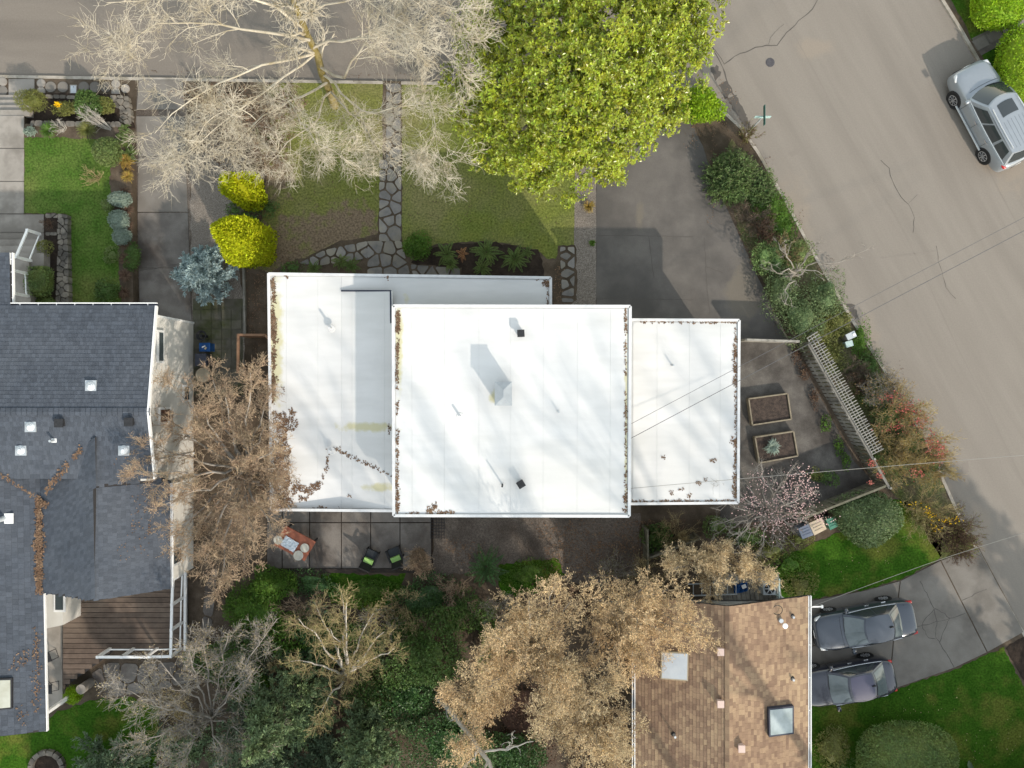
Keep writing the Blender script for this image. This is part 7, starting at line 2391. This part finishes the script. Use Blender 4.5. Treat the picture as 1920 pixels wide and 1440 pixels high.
p = P(555, 1016, .13)
tb = thing('patio_table', 'terracotta-red square table under the rusty tree on the patio', 'table', p, 0)
m_terra = M('terracotta_top', (.30, .105, .062), (.25, .085, .05), 4, rough=.7)
cs = [P(535, 985, .85), P(592, 1016, .85), P(571, 1052, .85), P(514, 1022, .85)]
MB().prism([c[:2] for c in cs], .80, .86).build('table_top', m_terra, tb)
for c in cs:
    q = Vector(c) + (Vector(P(553, 1019, .85)) - Vector(c)).normalized() * .12
    MB().box((q.x, q.y, .46), (.06, .06, .68)).build('leg', m_darkmetal, tb)
m_clear = M('clear_plastic', (.48, .47, .40), (.40, .38, .32), 5, rough=.15, spec=.6)
for lb, u, v, r_ in (('round glass dish on the red table, nearest the lawn', 560, 1041, .22), ('round glass dish on the red table, rightmost', 572, 1027, .20), ('round glass dish on the red table, leftmost', 522, 1012, .20)):
    q = P(u, v, .87)
    t = thing('glass_dish', lb, 'dish', (q[0], q[1], .862), 0, 'dishes on the red table')
    MB().cyl((q[0], q[1], .862), r_ * .8, .05, 22, r_).build('bowl', m_clear, t)
    MB().cyl((q[0], q[1], .912), r_ * 1.02, .012, 22).build('rim', m_clear, t)
q = P(543, 1020, .9)
t = thing('pale_cloth', 'crumpled pale blue-white cloth on the red table', 'cloth', (q[0], q[1], .862))
rgc = random.Random(3)
hm = {}
MB().grid(lambda a, b: (q[0] + (a - .5) * .6 + (b - .5) * .25, q[1] + (b - .5) * .42 - (a - .5) * .35, .866 + hm.setdefault((round(a, 3), round(b, 3)), rgc.uniform(0, .07))), 10, 8).build('cloth', M('pale_cloth', (.60, .66, .72), (.52, .58, .64), 8, rough=.8), t)
# metal grille trellis leaning flat by the patio end
p = P(820, 990, .15)
t = thing('metal_grille', 'dark metal garden grille lying at the patio end', 'grille', (p[0], p[1], .13))
for k in range(6):
    MB().beam(P(808 + 5 * k, 966, .16), P(808 + 5 * k, 1010, .16), .018, .018).build('bar', m_darkmetal, t)
for k in range(8):
    MB().beam(P(807, 968 + 5.8 * k, .175), P(834, 968 + 5.8 * k, .175), .018, .018).build('bar', m_darkmetal, t)

# ------------------------------------------------------------------ brown house: back deck with ladder, fan unit and tarp
dk = thing('side_deck', 'grey weathered deck at the top of the brown roof', 'deck', P(1400, 1095, G))
for k in range(15):
    u = 1335 + k * 8.4
    MB().prism(PXY([(u, 1075), (u + 7.6, 1075), (u + 13.6, 1125), (u + 6, 1125)], .3), .12, .30).build('deck_board', m_greywood, dk)
p = P(1438, 1100, .6)
t = thing('air_unit', 'square grey heat pump unit with a round fan on the side deck', 'heat pump', (p[0], p[1], .30))
m_unit = M('unit_grey', (.40, .43, .45), (.34, .37, .39), 6, rough=.5)
MB().box((p[0], p[1], .62), (.56, .56, .62)).build('casing', m_unit, t)
MB().cyl((p[0], p[1], .932), .23, .01, 28).build('fan_opening', m_darkmetal, t)
for k in range(6):
    a = k * math.pi / 3
    MB().beam((p[0], p[1], .952), (p[0] + .22 * math.cos(a), p[1] + .22 * math.sin(a), .952), .035, .012).build('grille_bar', m_unit, t)
MB().cyl((p[0], p[1], .945), .07, .025, 18).build('hub', m_unit, t)
p = P(1390, 1103, .45)
t = thing('blue_tarp', 'crumpled blue tarp on the side deck', 'tarp', (p[0], p[1], .30))
hm2 = {}
MB().grid(lambda a, b: (p[0] + (a - .5) * .62, p[1] + (b - .5) * .42 + (a - .5) * .12, .31 + hm2.setdefault((round(a, 3), round(b, 3)), rgc.uniform(0, .16))), 9, 7).build('sheet', m_blue, t)
MB().box((p[0] + .12, p[1] + .08, .45), (.2, .16, .06), .4).build('label_patch', m_white, t)
t = thing('ladder', 'aluminium ladder lying along the edge of the side deck', 'ladder', P(1360, 1105, .30))
for v in (1093, 1115):
    MB().beam(P(1290, v + 2, .75), P(1382, v - 1, .75), .05, .06).build('rail', m_galv, t)
for k in range(6):
    u = 1300 + k * 16
    MB().beam(P(u, 1094, .75), P(u, 1115, .75), .035, .03).build('rung', m_galv, t)
MB().beam(P(1378, 1095, .3), P(1378, 1095, .74), .05, .05).build('prop', m_galv, t)
MB().beam(P(1300, 1112, .3), P(1300, 1112, .74), .05, .05).build('prop', m_galv, t)
t = thing('deck_rail', 'pale green-grey rail at the end of the side deck', 'railing', P(1461, 1105, G))
MB().beam(P(1461, 1085, .9), P(1461, 1122, .9), .07, .07).build('rail', m_ugreen, t)
for v in (1086, 1120):
    q = P(1461, v, .85)
    MB().box((q[0], q[1], .48), (.06, .06, .76)).build('post', m_ugreen, t)
# basketball-like arm sticking out over the first car: a white bracket lamp
t = thing('wall_bracket', 'thin white bracket arm above the blue-grey sedan', 'bracket', tuple(Vector(e_r) + Vector((0, -.55, -.3))))
MB().beam(Vector(e_r) + Vector((-.1, -.55, -.22)), Vector(e_r) + Vector((.75, -.55, -.30)), .05, .05).build('arm', m_white, t)
MB().box(tuple(Vector(e_r) + Vector((.72, -.55, -.30))), (.08, .12, .1)).build('end_cap', m_white, t)

# ------------------------------------------------------------------ lower-left corner: path, pot, furniture
fp = sheet('rear_path', [(168, 1262), (200, 1240), (330, 1238), (400, 1060), (412, 1062), (398, 1180), (370, 1270), (300, 1300), (200, 1312)], .104, m_soil, (9, 2, 70))
for k, (pl, sp) in enumerate((([(170, 1264), (205, 1242), (270, 1246), (290, 1296), (205, 1308)], 36), ([(272, 1246), (335, 1240), (372, 1240), (355, 1280), (292, 1294)], 34), ([(384, 1100), (398, 1066), (408, 1068), (396, 1180), (384, 1236), (374, 1236)], 30))):
    for c in voronoi(pl, sp, 3.0, 500 + k):
        MB().prism(PXY(c, .13), .09, .135).build('paving_slab', m_conc_dark, fp)
p = P(161, 1286, .5)
t = thing('garden_pot', 'tall pale cylindrical pot tipped beside the deck corner', 'pot', (p[0], p[1], .1))
MB().cyl((p[0], p[1], .1), .20, .75, 22, .22).build('body', m_conc_light, t)
MB().cyl((p[0], p[1], .85), .225, .03, 22).build('rim', m_conc_light, t)
bush('yellow_shrub', 'small yellow-green shrub by the pale pot', 140, 1301, 18, 15, .8, 1600, .06, m_hedge_lime, amp=.12)
fr = thing('fire_ring', 'stone fire ring at the bottom left corner', 'fire pit', P(88, 1440, G))
for k in range(14):
    a = k * 2 * math.pi / 14
    c = P(88, 1440, .2)
    MB().box((c[0] + .72 * math.cos(a), c[1] + .72 * math.sin(a), .19), (.22, .3, .2), a).build('stone', m_stone, fr)
MB().cyl((c[0], c[1], .1), .62, .02, 20).build('ash', m_mulch, fr)


def folding_chair(label, u, v, rz):
    p = P(u, v, .31)
    t = thing('folding_chair', label, 'chair', p, rz, 'black chairs on the covered patio')
    MB().box((0, 0, .42), (.44, .42, .04)).build('seat', m_darkmetal, t, False, True)
    MB().box((-.22, 0, .70), (.04, .42, .46), 0, ('Y', -.2)).build('backrest', m_darkmetal, t, False, True)
    for sy in (-.2, .2):
        MB().tube([(-.2, sy, 0), (.25, sy, .44)], .014, 6).build('leg', m_darkmetal, t, False, True)
        MB().tube([(.28, sy, 0), (-.2, sy, .44)], .014, 6).build('leg', m_darkmetal, t, False, True)
    MB().tube([(.28, -.2, .02), (.28, .2, .02)], .012, 6).build('stretcher', m_darkmetal, t, False, True)


folding_chair('black folding chair on the covered patio, nearer the window', 97, 1228, .35)
folding_chair('black folding chair on the covered patio, nearer the lawn', 99, 1285, 0)

# ------------------------------------------------------------------ overhead wires
def wire(label, pts, r, mat):
    V = [Vector(P(*p)) for p in pts]
    out = []
    for a, b in zip(V[:-1], V[1:]):
        for k in range(12):
            f = k / 12
            q = a + (b - a) * f
            q.z -= 1.2 * f * (1 - f) * (b - a).length / 40
            out.append(tuple(q))
    out.append(tuple(V[-1]))
    o = MB().tube(out, r, 5).build('power_line', mat)
    tag(o, label, 'power line', 'overhead wires')


m_wire = M('wire', (.10, .10, .105), rough=.6)
m_wire2 = M('pale_wire', (.26, .25, .23), rough=.6)
wire('upper thin wire running from the main white roof to the right edge', [(1179, 797, 4.7), (1925, 405, 7.5), (2400, 155, 8.5)], .009, m_wire)
wire('lower thin wire of the pair from the main white roof to the right edge', [(1179, 824, 4.7), (1925, 430, 7.5), (2400, 180, 8.5)], .012, m_wire)
wire('pale cable crossing the low white roof and quince thicket', [(1179, 916, 4.6), (1925, 853, 7.0), (2400, 813, 8.0)], .010, m_wire2)
wire('pale cable from the brown roof across the side lawn to the road', [(1515, 1140, 3.0), (1760, 1050, 5.5), (1925, 998, 7.0), (2400, 850, 8.0)], .009, m_wire2)
